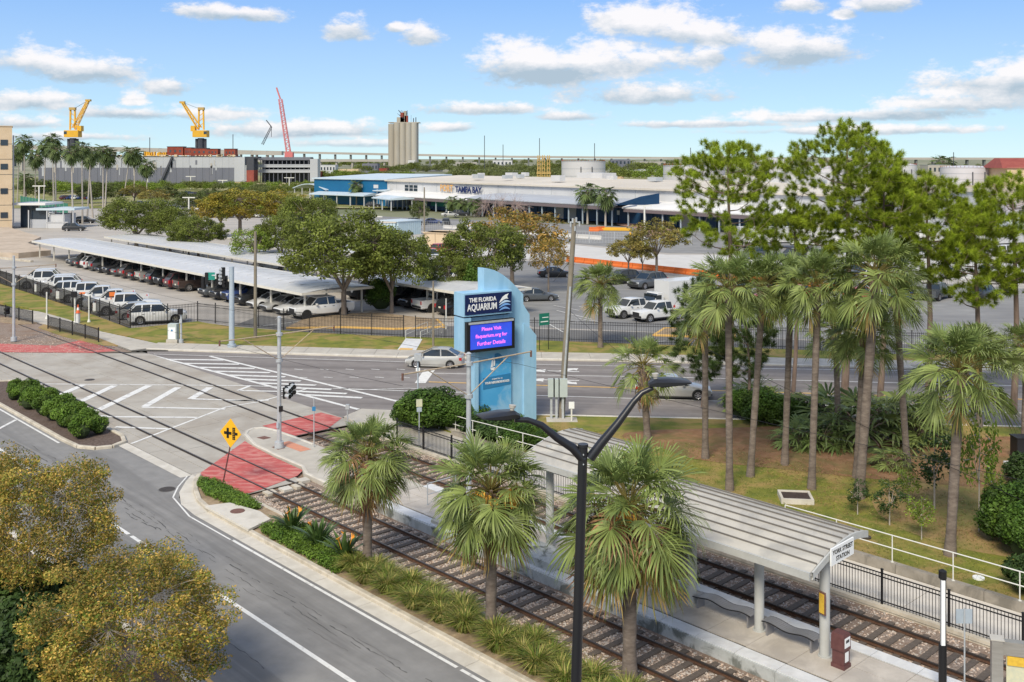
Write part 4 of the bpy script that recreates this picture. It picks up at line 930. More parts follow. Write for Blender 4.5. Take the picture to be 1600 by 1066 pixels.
def ground_cover(name, poly, n, size, leafm, h, label, seed=1, z=.1, z0=None, clump=9, aspect=.5, cs=.22):
    r = np.random.RandomState(seed); xs = [p[0] for p in poly]; ys = [p[1] for p in poly]; C = []
    def inside(x, y):
        c = False
        for i in range(len(poly)):
            x1, y1 = poly[i]; x2, y2 = poly[i-1]
            if (y1 > y) != (y2 > y) and x < (x2-x1)*(y-y1)/(y2-y1)+x1: c = not c
        return c
    while len(C) < n:
        x, y = r.uniform(min(xs), max(xs)), r.uniform(min(ys), max(ys))
        if inside(x, y): C.append((x, y, z + h*r.uniform(.2, .8)))
    V, t = leaves(np.array(C), np.full(n, cs), clump, size, r, .8, aspect, .6); V[:, 2] = np.maximum(V[:, 2], z)
    o = link(name, quad_mesh(name, V, t, MATS[leafm])); tag(o, label, kind='stuff'); return o
ground_cover('juniper', TT((21.0,-1.9),(20.2,-1.5),(17.9,-1.5),(15.5,-1.6),(15.0,-2.1),(16.6,-2.4),(18.6,-2.6),(20.2,-2.2)), 520, .05, 'hedge_leaf', .28, 'low spreading green juniper behind the yellow sign', 3, clump=34)
ground_cover('juniper', TT((12.7,-3.15),(12.7,-1.6),(10.5,-1.5),(7.0,-1.7),(6.6,-3.2)), 900, .05, 'hedge_leaf', .3, 'low spreading juniper around the strap leaved plants', 4, clump=34)
# lawn tufts
ground_cover('grass', TT((23,13.3),(23,16),(10,21),(-3,24),(-18,22),(-24,13.3)), 13000, .055, 'grass_blade', .05, 'short grass tufts on the park lawn', 5, .12, clump=4, aspect=.14, cs=.10)
ground_cover('pine_litter', blob(25, 50, 14, 9, -.2, seed=5), 9000, .07, 'frond_dead', .03, 'fallen brown needles and dry litter under the pines', 6, .14, clump=4, aspect=.1, cs=.2)
# saplings on the lawn
SAP = [broadleaf('sapling', 75+i, 2.2, .55, .8, 1.5, 16, 60, .06, 'shrub_leaf' if i else 'lime_leaf', 'bark_grey', crad=.24, low=-.9, r0=.025, nl=4, flat=1.2) for i in range(2)]
for (px, py, H, k, w, lab) in [(1460, 800, 3.6, 1, 1.1, 'leafy sapling just left of the pale palm trunk'), (1530, 835, 5.6, 0, .55, 'tall thin sapling with two bright leafy stems right of the pale palm trunk'), (1420, 793, 1.7, 0, 1.3, 'low lime green sapling in the lawn'), (1390, 825, 2.0, 1, 1.4, 'sparse brownish sapling on the lawn front'),
    (1440, 848, 1.9, 0, 1.2, 'small green sapling near the white railing'), (1340, 808, 1.6, 1, 1.4, 'short scrubby sapling left of the lime green one'), (1555, 790, 1.6, 0, 1.0, 'little sapling near the round bush')]:
    x, y = G(px, py); place_tree(SAP[k], x, y, H, lab, None, baseH=2.4, wide=w, name='sapling', cat='sapling', z=.12)

# ---------------------------------------------------------------- trees of the car parks and beyond
OG = 'green oaks around the parking lots'
for i, (k, px, py, H, w, lab) in enumerate([
    (0, 537, 494, 11.2, 1.02, 'largest oak with a forked pale trunk at the end of the near parking canopy'), (1, 612, 490, 9.4, .85, 'oak right of the largest oak, leaning over the white pickup'),
    (2, 752, 470, 9.6, .95, 'oak behind the top of the aquarium sign'), (0, 213, 388, 9.4, 1.45, 'wide oak at the far left above the parking canopies'), (1, 266, 393, 8.2, 1.0, 'second oak from the left behind the near canopy'),
    (2, 310, 404, 7.0, 1.15, 'oak with a low forked trunk between the two canopies'), (1, 295, 399, 7.0, .7, 'thin trunked oak squeezed beside the low forked one'), (0, 440, 425, 8.6, .8, 'green oak left of the largest oak'), (2, 700, 478, 6.0, .8, 'low oak left of the aquarium sign'), (1, 480, 400, 10.5, 1.0, 'oak behind the largest oak')]):
    ptree(OAK[k], px, py, H, lab, OG, wide=w, rz=i)
ptree(lib(('lime', 0), lambda: broadleaf('lime', 45, 7.5, 3.4, 2.6, 5.2, 60, 70, .15, 'lime_leaf', crad=.85, low=-.4)), 398, 428, 6.6, 'yellow green tree beside the wooden pole in front of the canopies', baseH=8, wide=1.1)
for (k, px, py, H, w, lab) in [(0, 375, 372, 10.5, 1.3, 'broad orange and gold tree left of centre behind the oaks'), (1, 428, 368, 10.2, 1.25, 'orange tree at the right end of the gold clump'), (1, 345, 372, 9.5, 1.1, 'golden tree at the left end of the gold clump')]:
    ptree(OCH[k], px, py, H, lab, 'autumn trees in the lots', baseH=8.2, wide=w)
for (k, px, py, H, w, lab) in [(0, 1026, 432, 8.2, 1.15, 'sparse olive tree with pale limbs above the orange barriers'), (1, 982, 432, 5.6, 1.1, 'small olive tree left of the sparse one'), (1, 1004, 432, 5.0, .8, 'smallest olive tree between the other two')]:
    ptree(OLV[k], px, py, H, lab, 'olive coloured trees by the orange barriers', baseH=6.5, wide=w)
RST = [broadleaf('rust', 63+i, 7, 3.6, 2.6, 5.0, 70, 80, .14, 'rust_leaf', crad=.8, low=-.4, r0=.16) for i in range(2)]
for t_ in RST: BASEH[id(t_)] = 8.1
for (k, px, py, H, w, lab) in [(0, 800, 447, 10.2, 1.3, 'rust tinged tree between the aquarium sign and the wooden utility pole'), (1, 857, 458, 6.8, .8, 'small orange leaved tree left of the wooden utility pole')]:
    ptree(RST[k], px, py, H, lab, 'autumn trees in the lots', wide=w)
bt = limbs_mesh('bare', crown_points(320, 4.6, 3.6, 6.2, np.random.RandomState(9), -.2, .5), 8.5, .10, MATS['bark_pink'], np.random.RandomState(9), .2, 12, tw=.012)
x, y = G(785, 400); o = empty('bare_tree', (x, y, 0), 0, 'leafless pinkish grey tree in front of the terminal canopy', 'tree'); link('trunk', bt, o, scale=1.1)
for (px, py, H, s, lab) in [(918, 350, 10.5, 2.3, 'left one of the two young fan palms in front of the blue terminal wall'), (946, 354, 10.2, 2.2, 'right one of the two young fan palms in front of the blue terminal wall'),
    (505, 316, 8.2, 2.0, 'first small palm in front of the blue building'), (521, 317, 9.8, 2.0, 'second small palm in front of the blue building'), (541, 319, 7.6, 2.0, 'third small palm in front of the blue building'), (557, 321, 9.3, 2.0, 'fourth small palm in front of the blue building'),
    (706, 334, 5.6, 1.7, 'left one of three palms under the wall lettering'), (722, 336, 5.3, 1.7, 'middle one of three palms under the wall lettering'), (741, 338, 5.6, 1.7, 'right one of three palms under the wall lettering')]:
    x, y = G(px, py); fan_palm(x, y, H, s, lab, 'palms in front of the port terminal', .22)
# tall slender palms at the left
WP = 'tall slender palms at the far left'
for i, (bx, by, top, tx, lab) in enumerate([(27, 320, 222, 33, 'leftmost tall palm beside the beige building'), (38, 322, 208, 38, 'tall palm with the highest crown near the beige building'), (55, 318, 232, 56, 'shorter crowned palm third from the beige building'), (68, 322, 214, 72, 'tall palm fourth from the beige building'),
    (84, 322, 206, 90, 'one of the highest tall palms, left of the yellow crane base'), (87, 352, 222, 86, 'tall palm whose trunk passes the light pole'), (114, 355, 226, 116, 'slender palm right below the left yellow crane'), (129, 350, 218, 132, 'slender palm right of the left yellow crane'), (136, 345, 226, 142, 'slender palm close behind its neighbour'),
    (145, 340, 232, 152, 'leaning slender palm left of the paired palms'), (161, 326, 224, 163, 'left one of the paired palms'), (164, 326, 230, 170, 'right one of the paired palms'), (192, 318, 226, 203, 'left trunk of the leaning pair before the dock wall'), (209, 314, 230, 211, 'right trunk of the leaning pair before the dock wall'), (230, 306, 246, 232, 'isolated shorter palm before the dock wall')]):
    x, y = G(bx, by); H = CAM_H - (top - HOR) * y / FOC; fan_palm(x, y, H, 1.8 * y / 300 * 1.15, lab, WP, .2, bend=0, lean=((tx - bx) * y / FOC, 0))
x, y = G(39, 318); fan_palm(x, y, 11.5, 2.2, 'low dark feathery palm beside the beige building', WP, .6, bark='bark')
# tree masses behind
r7 = random.Random(77)
def far_tree(px, py, H, kind, lab, grp, w=1.2):
    x, y = G(px, py); place_tree(kind, x, y, H, lab, grp, baseH=8.2, wide=w)
for (px, py, H, w, lab) in [(260, 318, 6.5, 1.4, 'dark green tree in the far lot left of the lamp post'), (300, 335, 7, 1.5, 'wide dark tree behind the far lamp post'), (330, 330, 7, 1.4, 'dark tree right of the far lamp post'), (370, 318, 6, 1.3, 'dark tree behind the gold trees'), (165, 322, 8.5, 1.3, 'large dark tree behind the paired palms'), (140, 318, 7.5, 1.2, 'dark tree left of the paired palms'), (60, 316, 9, 1.2, 'dark tree beside the green screen fence'), (410, 316, 5, 1.3, 'dark tree left of the arched canopy'), (478, 340, 5.5, .9, 'small dark tree in front of the arched canopy'), (655, 352, 6.2, .7, 'small green tree beside the storage containers')]:
    far_tree(px, py, H, DOAK[r7.randrange(2)], lab, 'dark trees in the far lots', w)
for (px, py, H, w, lab) in [(210, 322, 7.5, 1.3, 'grey green small tree in the far lot near the leaning palms'), (240, 330, 7, 1.3, 'grey green small tree in front of the dock wall')]:
    far_tree(px, py, H, OLV[0], lab, 'olive trees in the far lot', w*1.2)
BIG = [quad_mesh('mass', *leaves(crown_points(60, 9, 6, 5, np.random.RandomState(i), -.1, .5), np.full(60, 2.6)[:len(crown_points(60, 9, 6, 5, np.random.RandomState(i), -.1, .5))], 60, .72, np.random.RandomState(i), .6), MATS[m]) for i, m in enumerate(('haze_leaf', 'oak_leaf', 'lime_leaf'))]
def mass(px0, px1, py, H, n, kinds, lab, name='far_trees', jy=4):
    root = None; V = []; b = []
    for i in range(n):
        px = px0 + (px1 - px0) * (i + r7.uniform(.1, .9)) / n; x, y = G(px, py + r7.uniform(-jy, jy)*.5); s = H / 11 * r7.uniform(.7, 1.15)
        b.append((kinds[r7.randrange(len(kinds))], x, y, s))
    for kk in set(q[0] for q in b):
        me = BIG[kk]; co = np.empty(len(me.vertices)*3, np.float32); me.vertices.foreach_get('co', co); co = co.reshape(-1, 3); tn = np.empty(len(co), np.float32); me.attributes['tint'].data.foreach_get('value', tn)
        Vs = []; Ts = []
        for (k2, x, y, s) in b:
            if k2 != kk: continue
            a = r7.uniform(0, 6.28); ca, sa = math.cos(a), math.sin(a); sub = co.reshape(-1, 4, 3)[::3].reshape(-1, 3); q = np.stack([sub[:,0]*ca - sub[:,1]*sa, sub[:,0]*sa + sub[:,1]*ca, sub[:,2]], 1) * s * 1.0 + np.array([x, y, 0])
            Vs.append(q); Ts.append(np.clip(tn.reshape(-1, 4)[::3].ravel()*.6 + r7.uniform(0, .4), 0, 1))
        tag(link(name, quad_mesh(name, np.concatenate(Vs), np.concatenate(Ts), me.materials[0])), lab, kind='stuff')
mass(22, 500, 298, 4.2, 60, (0, 1, 2), 'low green thicket along the foot of the dock wall')
mass(60, 250, 302, 4.5, 22, (2,), 'yellow green brush behind the slender palms')
mass(490, 640, 280, 6, 26, (0, 1, 2), 'mixed tree belt beyond the blue building')
mass(560, 1080, 270, 10, 54, (0, 1), 'dark tree belt beyond the port terminal')
mass(700, 880, 280, 9, 18, (0,), 'dark trees behind the terminal roof')
mass(380, 620, 262, 11, 30, (0, 1), 'distant tree line below the elevated highway')
mass(960, 1060, 282, 9, 10, (1, 2), 'green trees right of the white tank')
mass(600, 1100, 258, 12, 40, (0, 1), 'hazy distant tree line right of the grain silo')
mass(395, 500, 302, 4, 18, (0, 1), 'low hedge like trees left of the blue building')
mass(1150, 1620, 262, 7, 24, (0, 1), 'distant tree line behind the storage tanks')
# ---------------------------------------------------------------- vehicles
def paint(name, c, metal=.0, rough=.32): return mat(name, c, None, rough=rough, metal=metal, spec=.5, coat=.6)
paint('car_white', (.66,.67,.67)); paint('car_silver', (.48,.48,.46), .35); paint('car_black', (.018,.019,.022)); paint('car_grey', (.10,.11,.12), .3)
paint('car_red', (.42,.03,.025)); paint('car_blue', (.03,.06,.2)); paint('car_darkred', (.09,.014,.018)); paint('car_brown', (.07,.05,.045)); paint('car_tan', (.42,.38,.31), .2)
mat('auto_glass', (.02,.026,.03), None, rough=.06, spec=.8); mat('tyre', (.018,.018,.018), None, rough=.9); mat('rim', (.5,.5,.52), None, rough=.3, metal=.8)
mat('rim_dark', (.04,.04,.045), None, rough=.4, metal=.5); mat('trim', (.025,.025,.027), None, rough=.6); mat('lamp_clear', (.75,.78,.8), None, rough=.1, spec=.8); mat('lamp_red', (.45,.015,.02), None, rough=.2)
mat('plate', (.7,.72,.6), None, rough=.5); mat('chrome', (.6,.6,.62), None, rough=.2, metal=.9); mat('orange_tape', (.85,.22,.05), None, rough=.6)
SPEC = {  # length, width, belt, roof, clearance, wheel radius, [hood front z, hood rear z], windshield base/top x, rear glass top/base x (measured from the nose), wheel centres
 'hatch': dict(L=4.45, W=1.74, belt=.93, roof=1.49, cl=.19, wr=.31, hf=.66, hr=.93, ws=(.95, 2.05), rg=(3.35, 4.25), wx=(.86, 3.56), tail=.98),
 'sedan': dict(L=4.85, W=1.82, belt=.92, roof=1.44, cl=.19, wr=.33, hf=.66, hr=.9, ws=(1.35, 2.2), rg=(3.45, 4.2), wx=(.9, 3.75), tail=.95),
 'suv': dict(L=4.9, W=1.93, belt=1.12, roof=1.76, cl=.24, wr=.38, hf=.92, hr=1.1, ws=(1.35, 2.1), rg=(4.2, 4.78), wx=(.95, 3.85), tail=1.1),
 'pickup': dict(L=5.85, W=2.0, belt=1.22, roof=1.92, cl=.34, wr=.42, hf=1.08, hr=1.2, ws=(1.5, 2.2), rg=(3.95, 4.05), wx=(1.0, 4.7), tail=1.22, bed=4.1),
 'ecab': dict(L=5.85, W=2.0, belt=1.2, roof=1.9, cl=.34, wr=.42, hf=1.06, hr=1.18, ws=(1.5, 2.2), rg=(3.45, 3.55), wx=(1.0, 4.7), tail=1.2, bed=3.6),
}
def wheel_meshes(r, w, dark):
    t = MB(); n = 22; pr = [(-w/2, r*.66), (-w/2, r*.93), (-w*.36, r), (w*.36, r), (w/2, r*.93), (w/2, r*.66)]
    t.loft([[(rr*math.cos(2*math.pi*k/n), y, rr*math.sin(2*math.pi*k/n)) for k in range(n)] for y, rr in pr], False)
    m = MB(); 
    for s in (-1, 1):
        m.mi = 1; m.face([(r*.64*math.cos(s*2*math.pi*k/16), s*w*.30, r*.64*math.sin(s*2*math.pi*k/16)) for k in range(16)][::-1])
    m.mi = 0
    for s in (-1, 1):
        for k in range(6):
            a = 2*math.pi*k/6; m.bar((0, s*w*.38, 0), (r*.60*math.cos(a), s*w*.42, r*.60*math.sin(a)), r*.20, .02, (0, 1, 0))
        ring = [[(q*math.cos(2*math.pi*k/16), s*yy, q*math.sin(2*math.pi*k/16)) for k in range(16)] for q, yy in ((r*.58, w*.44), (r*.68, w*.50))]
        m.loft(ring, False)
    return t.mesh('tyre', MATS['tyre'], 40), m.mesh('rim', [MATS['rim_dark' if dark else 'rim'], MATS['trim']])
WHEELS = {}
def car(kind, color, label='', group=None, far=False, dark_rims=False, proto_only=True):
    q = SPEC[kind]; L, Wd, belt, roof, cl = q['L'], q['W'], q['belt'], q['roof'], q['cl']; pm = MATS['car_' + color]
    o = empty('parked_' + ('pickup' if 'bed' in q else 'suv' if kind == 'suv' else 'car'), (0, 0, -50), 0, label, 'pickup truck' if 'bed' in q else 'suv' if kind == 'suv' else 'car', group)
    X = lambda x: L/2 - x; hw = Wd / 2
    bed = q.get('bed'); lowtop = belt if not bed else belt
    st = [(0, .80, cl+.16, q['hf']-.10), (.06, .90, cl+.06, q['hf']-.02), (.35, .97, cl+.02, q['hf']+.03), (q['ws'][0]*.6, 1, cl, (q['hf']+q['hr'])/2+.03), (q['ws'][0], 1, cl, q['hr']), (q['ws'][1], 1, cl, belt)]
    if bed: st += [(bed-.1, 1, cl, belt), (bed, 1, cl, belt), (bed+.001, 1, cl, belt-.5), (L-.08, 1, cl+.05, belt-.5), (L, .97, cl+.12, belt-.52)]
    else: st += [(L*.62, 1, cl, belt+.01), (q['rg'][1]-.15, .99, cl, q['tail']), (L-.12, .95, cl+.05, q['tail']-.03), (L-.02, .90, cl+.12, q['tail']-.14), (L, .84, cl+.2, q['tail']-.3)]
    rings = []
    for (x, w, zb, zt) in st:
        w *= hw; h = zt - zb
        rings.append([(X(x), y, z) for y, z in ((-w*.9, zb), (-w*.985, zb+.1), (-w, zb + h*.45), (-w*.985, zb + h*.74), (-w*.92, zt-.03), (-w*.8, zt), (w*.8, zt), (w*.92, zt-.03), (w*.985, zb + h*.74), (w, zb + h*.45), (w*.985, zb+.1), (w*.9, zb))])
    b = MB(); b.loft(rings)
    if bed:
        for s in (-1, 1): b.box((X((bed+L)/2), s*(hw*.955), belt-.28), (L-bed-.02, hw*.10, .56))
        b.box((X(L-.06), 0, belt-.30), (.09, hw*1.9, .56))
    b.build('body', pm, o, 28)
    # cabin: dark glass below a painted roof with pillars
    w0, w1 = hw*.90, hw*.70; zb, zt = belt-.04, roof-.07
    A = [(X(q['ws'][0]), w0*.9, q['hr']-.03), (X(q['ws'][1]), w1, zt), (X(q['rg'][0]), w1, zt), (X(q['rg'][1]), w0*.93, zb if not bed else belt-.04)]
    sh = 2 if 'bed' in q else 1
    g = MB(); mid0, mid1 = (X(q['ws'][1]+.1), w0, zb), (X(q['rg'][0]-.05), w0, zb)
    P = lambda p, s: (p[0], s*p[1], p[2])
    for s in (-1, 1):
        f = [P(A[0], s), P(mid0, s), P(mid1, s), P(A[3], s), P(A[2], s), P(A[1], s)]; g.face(f if s < 0 else f[::-1])
    g.face([P(A[0], 1), P(A[0], -1), P(A[1], -1), P(A[1], 1)]); g.face([P(A[2], 1), P(A[2], -1), P(A[3], -1), P(A[3], 1)]); g.face([P(A[1], 1), P(A[1], -1), P(A[2], -1), P(A[2], 1)])
    g.build('window', MATS['auto_glass'], o)
    rf = MB(); e = .03
    rr = []
    x0, x1 = q['ws'][1], q['rg'][0]
    for (x, z, w) in ((x0-.06, roof-.085, w1+.0), (x0+.15, roof-.03, w1+.03), ((x0+x1)/2, roof, w1+.03), (x1-.15, roof-.02, w1+.03), (x1+.05, roof-.075, w1+.01)):
        rr.append([(X(x), y, zz) for y, zz in ((-w, z-.06), (-w, z-.02), (-w*.8, z), (w*.8, z), (w, z-.02), (w, z-.06))])
    rf.loft(rr)
    for s in (-1, 1):
        rf.bar(P((A[0][0], A[0][1]+.01, A[0][2]), s), P((A[1][0], A[1][1]+.01, A[1][2]), s), .06, .05)
        rf.bar(P((A[3][0], A[3][1]+.01, A[3][2]), s), P((A[2][0], A[2][1]+.01, A[2][2]), s), .10 if not bed else .10, .05, (0, 0, 1))
        for xx in ((q['ws'][1]*.45 + q['rg'][0]*.55,) if kind != 'suv' else (q['ws'][1]*.6 + q['rg'][0]*.4, q['ws'][1]*.25 + q['rg'][0]*.75)):
            rf.bar((X(xx+.05), s*(w0+.012), zb), (X(xx), s*(w1+.012), zt), .09, .03)
    rf.build('roof', pm, o, 30)
    if not far:
        tr = MB(); tr.box((X(L/2), 0, cl+.02), (L*.86, Wd*.93, .16)); tr.box((X(.04), 0, cl+.22), (.12, Wd*.82, .22)); tr.box((X(L-.04), 0, cl+.22), (.12, Wd*.84, .2)); tr.build('bumper', MATS['trim'] if kind != 'hatch' else pm, o)
        gr = MB(); gh = .34 if 'bed' in q else .16 if kind == 'suv' else .10; gr.box((X(.05), 0, q['hf']-.10-gh/2), (.13, Wd*(.52 if 'bed' in q else .42), gh))
        for k in range(2): gr.box((X(.0), 0, q['hf']-.10-gh*(.3+.4*k)), (.06, Wd*.48, .025))
        gr.build('grille', MATS['chrome' if color in ('silver', 'grey') and 'bed' in q else 'trim'], o)
        for s in (-1, 1):
            MB().box((X(.12), s*hw*.70, q['hf']-.16), (.24, hw*.34, .16 if 'bed' not in q else .22)).build('headlight', MATS['lamp_clear'], o)
            th = .34 if bed or kind == 'suv' else .2
            MB().box((X(L-.10), s*hw*.86, q['tail']-.24), (.2, hw*.20, th)).build('tail_light', MATS['lamp_red'], o)
            mm = MB(); mm.box((X(q['ws'][0]+.45), s*(hw+.07), belt+.08), (.14, .2, .16)); mm.build('mirror', pm, o, 40)
            dh = MB()
            for xx in (q['ws'][1]+.62, q['ws'][1]+1.5) if kind != 'ecab' else (q['ws'][1]+.62,): dh.box((X(xx), s*(hw*.99), belt-.2), (.2, .03, .035))
            dh.build('door_handle', pm if color != 'white' else MATS['trim'], o)
        MB().box((X(L+.0), 0, q['tail']-.32 if not bed else cl+.42), (.04, .34, .15)).build('number_plate', MATS['plate'], o)
        if bed: 
            lf = MB(); lf.box((X((bed+L)/2), 0, belt-.485), (L-bed-.15, hw*1.76, .02)); lf.build('bed_floor', MATS['trim'], o)
    key = (q['wr'], dark_rims)
    if key not in WHEELS: WHEELS[key] = wheel_meshes(q['wr'], .25, dark_rims)
    n = 18; rr_ = q['wr'] * 1.17
    arm = MB().loft([[(rr_*math.cos(2*math.pi*k/n), yy, rr_*math.sin(2*math.pi*k/n)) for k in range(n)] for yy in (-.14, .14)]).mesh('wheel_arch', MATS['trim'])
    for x in q['wx']:
        for s in (-1, 1): link('wheel_arch', arm, o, (X(x), s*(hw-.128), q['wr']))
    for x in q['wx']:
        for s in (-1, 1):
            w = empty('wheel', (X(x), s*(hw-.085), q['wr']), 0, parent=o); KIDS.setdefault(o, []).append(w)
            link('tyre', WHEELS[key][0], w); link('rim', WHEELS[key][1], w)
    return o
PROTO = {}
def place_car(kind, color, x, y, head, label, group=None, far=False, dark=False, name=None, z=.03, s=1.0):
    k = (kind, color, far, dark)
    if k not in PROTO: PROTO[k] = car(kind, color, far=far, dark_rims=dark)
    o = copy_tree(PROTO[k]); o.location = (x, y, z); o.rotation_euler = (0, 0, head); o.scale = (s,)*3; o['label'] = label
    if group: o['group'] = group
    if name: o.name = name
    return o
CUT = math.atan2(.65, .76)
def pcar(kind, color, px, py, head, label, group=None, **k): x, y = G(px, py); return place_car(kind, color, x, y, head, label, group, **k)
# on the road
x, y = G(677, 575); place_car('hatch', 'silver', x+.1, y + .7, math.pi - .12, 'silver hatchback driving on the road left of the aquarium sign', z=0, name='silver_hatchback')
x, y = G(1055, 625); place_car('sedan', 'silver', x, y+.9, .10 - .2, 'silver sedan on the road half hidden behind the short palm', z=0, name='silver_sedan', s=1.05)
# the row along the left fence
A = Vector((-36.5, 97.3)); un = Vector((-.65, .76)); nn = Vector((.76, .65)); WG = 'white cars and trucks parked along the left fence'
row = [('suv','white',0,'white suv parked nearest the corner of the fence, red tail light towards the street'), ('hatch','silver',0,'silver car squeezed behind the nearest white suv'), ('pickup','white',0,'white crew cab pickup parked nose in beside the silver car'),
       ('ecab','white',1,'white pickup with orange markings on its rear side window and door'), ('ecab','white',1,'white pickup with orange markings on the hood, behind the one with a marked window'), ('pickup','white',0,'white pickup with a closed bed cap fourth from the far end'), ('suv','white',0,'low white suv squeezed between two pickups in the fence row'),
       ('pickup','white',0,'white pickup third from the left edge of the photo'), ('suv','white',1,'white suv near the left edge of the photo'), ('pickup','white',0,'white pickup at the left edge of the photo'), ('suv','white',1,'white suv cut by the left edge of the photo')]
for i, (kd, c, flip, lab) in enumerate(row):
    p = A + nn * (3.6 if not flip else 3.9) + un * (2.0 + 4.05 * i)
    o = place_car(kd, c, p.x, p.y, math.atan2(nn.y, nn.x) - .36 + (math.pi if flip else 0), lab, WG, s=1.13)
    if i == 3:
        b = MB(); b.box((.35, 1.0, 1.52), (.5, .02, .4)); b.box((.15, 1.01, .95), (.1, .02, .6)); b.box((.45, 1.01, .95), (.08, .02, .6)); 
        MB2 = b.build('marking', MATS['orange_tape'], o); 
    if i == 4: MB().box((1.9, 0, 1.22), (.5, 1.3, .02)).build('marking', MATS['orange_tape'], o)
MB().box((0,0,0),(.01,.01,.01))
# beneath the near canopy
C0 = Vector((-21.0, 102.4)); cu = Vector((-.663, .749)); cn = Vector((.749, .663)); cang = math.atan2(cn.y, cn.x)
CG = 'cars under the near parking canopy'
under = [('pickup','white',1,'white off road pickup with black wheels at the near end of the canopy',True), ('sedan','white',1,'white sedan next to the white pickup under the canopy',False), ('sedan','silver',1,'silver sedan third under the canopy from its near end',False), ('sedan','white',1,'pearl white sedan fourth under the canopy',False), ('suv','black',1,'black suv under the canopy behind the signal mast',False),
  ('pickup','blue',1,'blue pickup with a pale bumper under the canopy',False), ('suv','black',1,'black suv beside the blue pickup under the canopy',False), ('suv','grey',1,'grey suv under the middle of the canopy',False), None, ('pickup','brown',0,'dark brown pickup showing its red tail light under the canopy',False), ('suv','darkred',0,'dark red suv left of the brown pickup',False), ('pickup','black',1,'black pickup with a chrome grille under the canopy',False), ('suv','black',0,'black suv left of the chrome grilled pickup',False), ('pickup','silver',0,'silver pickup tail out under the far half of the canopy',False),
  ('sedan','black',0,'black sedan under the far half of the canopy',False), ('suv','brown',0,'brown suv under the far half of the canopy',False), ('sedan','grey',0,'grey sedan under the far half of the canopy',False), ('suv','black',1,'black suv under the far end of the canopy',False), ('sedan','black',1,'black sedan under the far end of the canopy',False), ('suv','grey',0,'grey suv with roof bars at the far end of the canopy',False), ('suv','white',0,'white suv poking out of the far end of the canopy',False), ('sedan','black',0,'dark car at the far end of the canopy row',False),('suv','grey',1,'grey suv near the middle of the far half',False)]
for i, c in enumerate(under):
    if not c: continue
    kd, col_, flip, lab, dk = c; p = C0 + cn * (2.6 + (.5 if kd == 'pickup' else 0)) + cu * (1.8 + 3.0 * i + (0 if i < 9 else 1))
    if i == 0: p = C0 + cn * 2.9 + cu * 1.2
    place_car(kd, col_, p.x, p.y, cang - .06 + (math.pi if flip else 0), lab, CG, dark=dk, s=1.12)
# second canopy and lots behind
D0 = Vector((-4.0, 101.6)); DG = 'cars under the second parking canopy'
for i, (kd, col_, lab) in enumerate([('sedan','black','dark car beside the aquarium sign under the second canopy'), ('suv','black','black suv under the right end of the second canopy'), ('pickup','white','white pickup with black wheels seen from behind under the second canopy'), ('suv','black','black suv left of the white pickup under the second canopy'), ('suv','black','black suv behind the lot planter'), ('sedan','black','dark car behind the lot planter oak'), ('pickup','black','black pickup under the middle of the second canopy')]):
    p = D0 + cn * 2.8 + cu * (1.8 + 3.3 * i); place_car(kd, col_, p.x, p.y, cang - .1 + (0 if i < 3 else math.pi), lab, DG, dark=(kd == 'pickup'), s=1.1)
RG = 'vehicles in the right hand lot'
h1 = math.atan2(-.62, -1); 
x, y = G(985, 496); place_car('pickup', 'white', x+.3, y+.6, h1+math.pi*0, 'white pickup with a black grille, left one of the facing pair', RG)
x, y = G(1024, 501); place_car('pickup', 'white', x+.4, y+.4, h1, 'white pickup with a black grille, right one of the facing pair', RG)
pcar('suv', 'grey', 1012, 450, h1 + .15, 'large dark blue grey suv parked below the orange barriers', RG, s=1.12); pcar('suv', 'black', 972, 443, h1, 'black car behind the dark blue grey suv', RG)
pcar('sedan', 'grey', 838, 470, math.pi*.06, 'grey sedan right of the aquarium sign', RG); pcar('sedan', 'black', 868, 433, .1, 'black car under the rust tinged tree', RG)
MG = 'cars in the middle lot behind the oaks'
for (kd, c, px, py, h, lab) in [('suv','red',692,396,.9,'red suv behind the oaks'), ('suv','blue',672,406,.7,'dark blue car in front of the red suv'), ('pickup','white',656,400,2.5,'white truck left of the dark blue car'), ('sedan','white',688,412,.6,'white sedan below the dark blue car'), ('sedan','white',712,408,.6,'white sedan right of its twin behind the oaks'),
    ('suv','white',728,440,.5,'white suv just left of the sign top'), ('sedan','silver',705,428,.5,'silver car left of the white suv by the sign top'), ('sedan','white',684,424,.6,'white car seen through the oak leaves'), ('suv','white',690,446,.6,'white suv close to the second canopy roof'), ('sedan','blue',676,350,.1,'pale blue car behind the tan storage unit'), ('suv','grey',650,352,.1,'grey suv beside the pale blue container'), ('suv','black',697,352,1.6,'black suv showing red tail lights behind the tan storage unit'), ('sedan','white',448,418,.4,'white car glimpsed between two oaks'), ('suv','silver',468,412,.5,'silver car glimpsed left of the largest oak'), ('sedan','white',420,422,.5,'white car seen above the second canopy')]:
    pcar(kd, c, px, py, h, lab, MG, far=True)
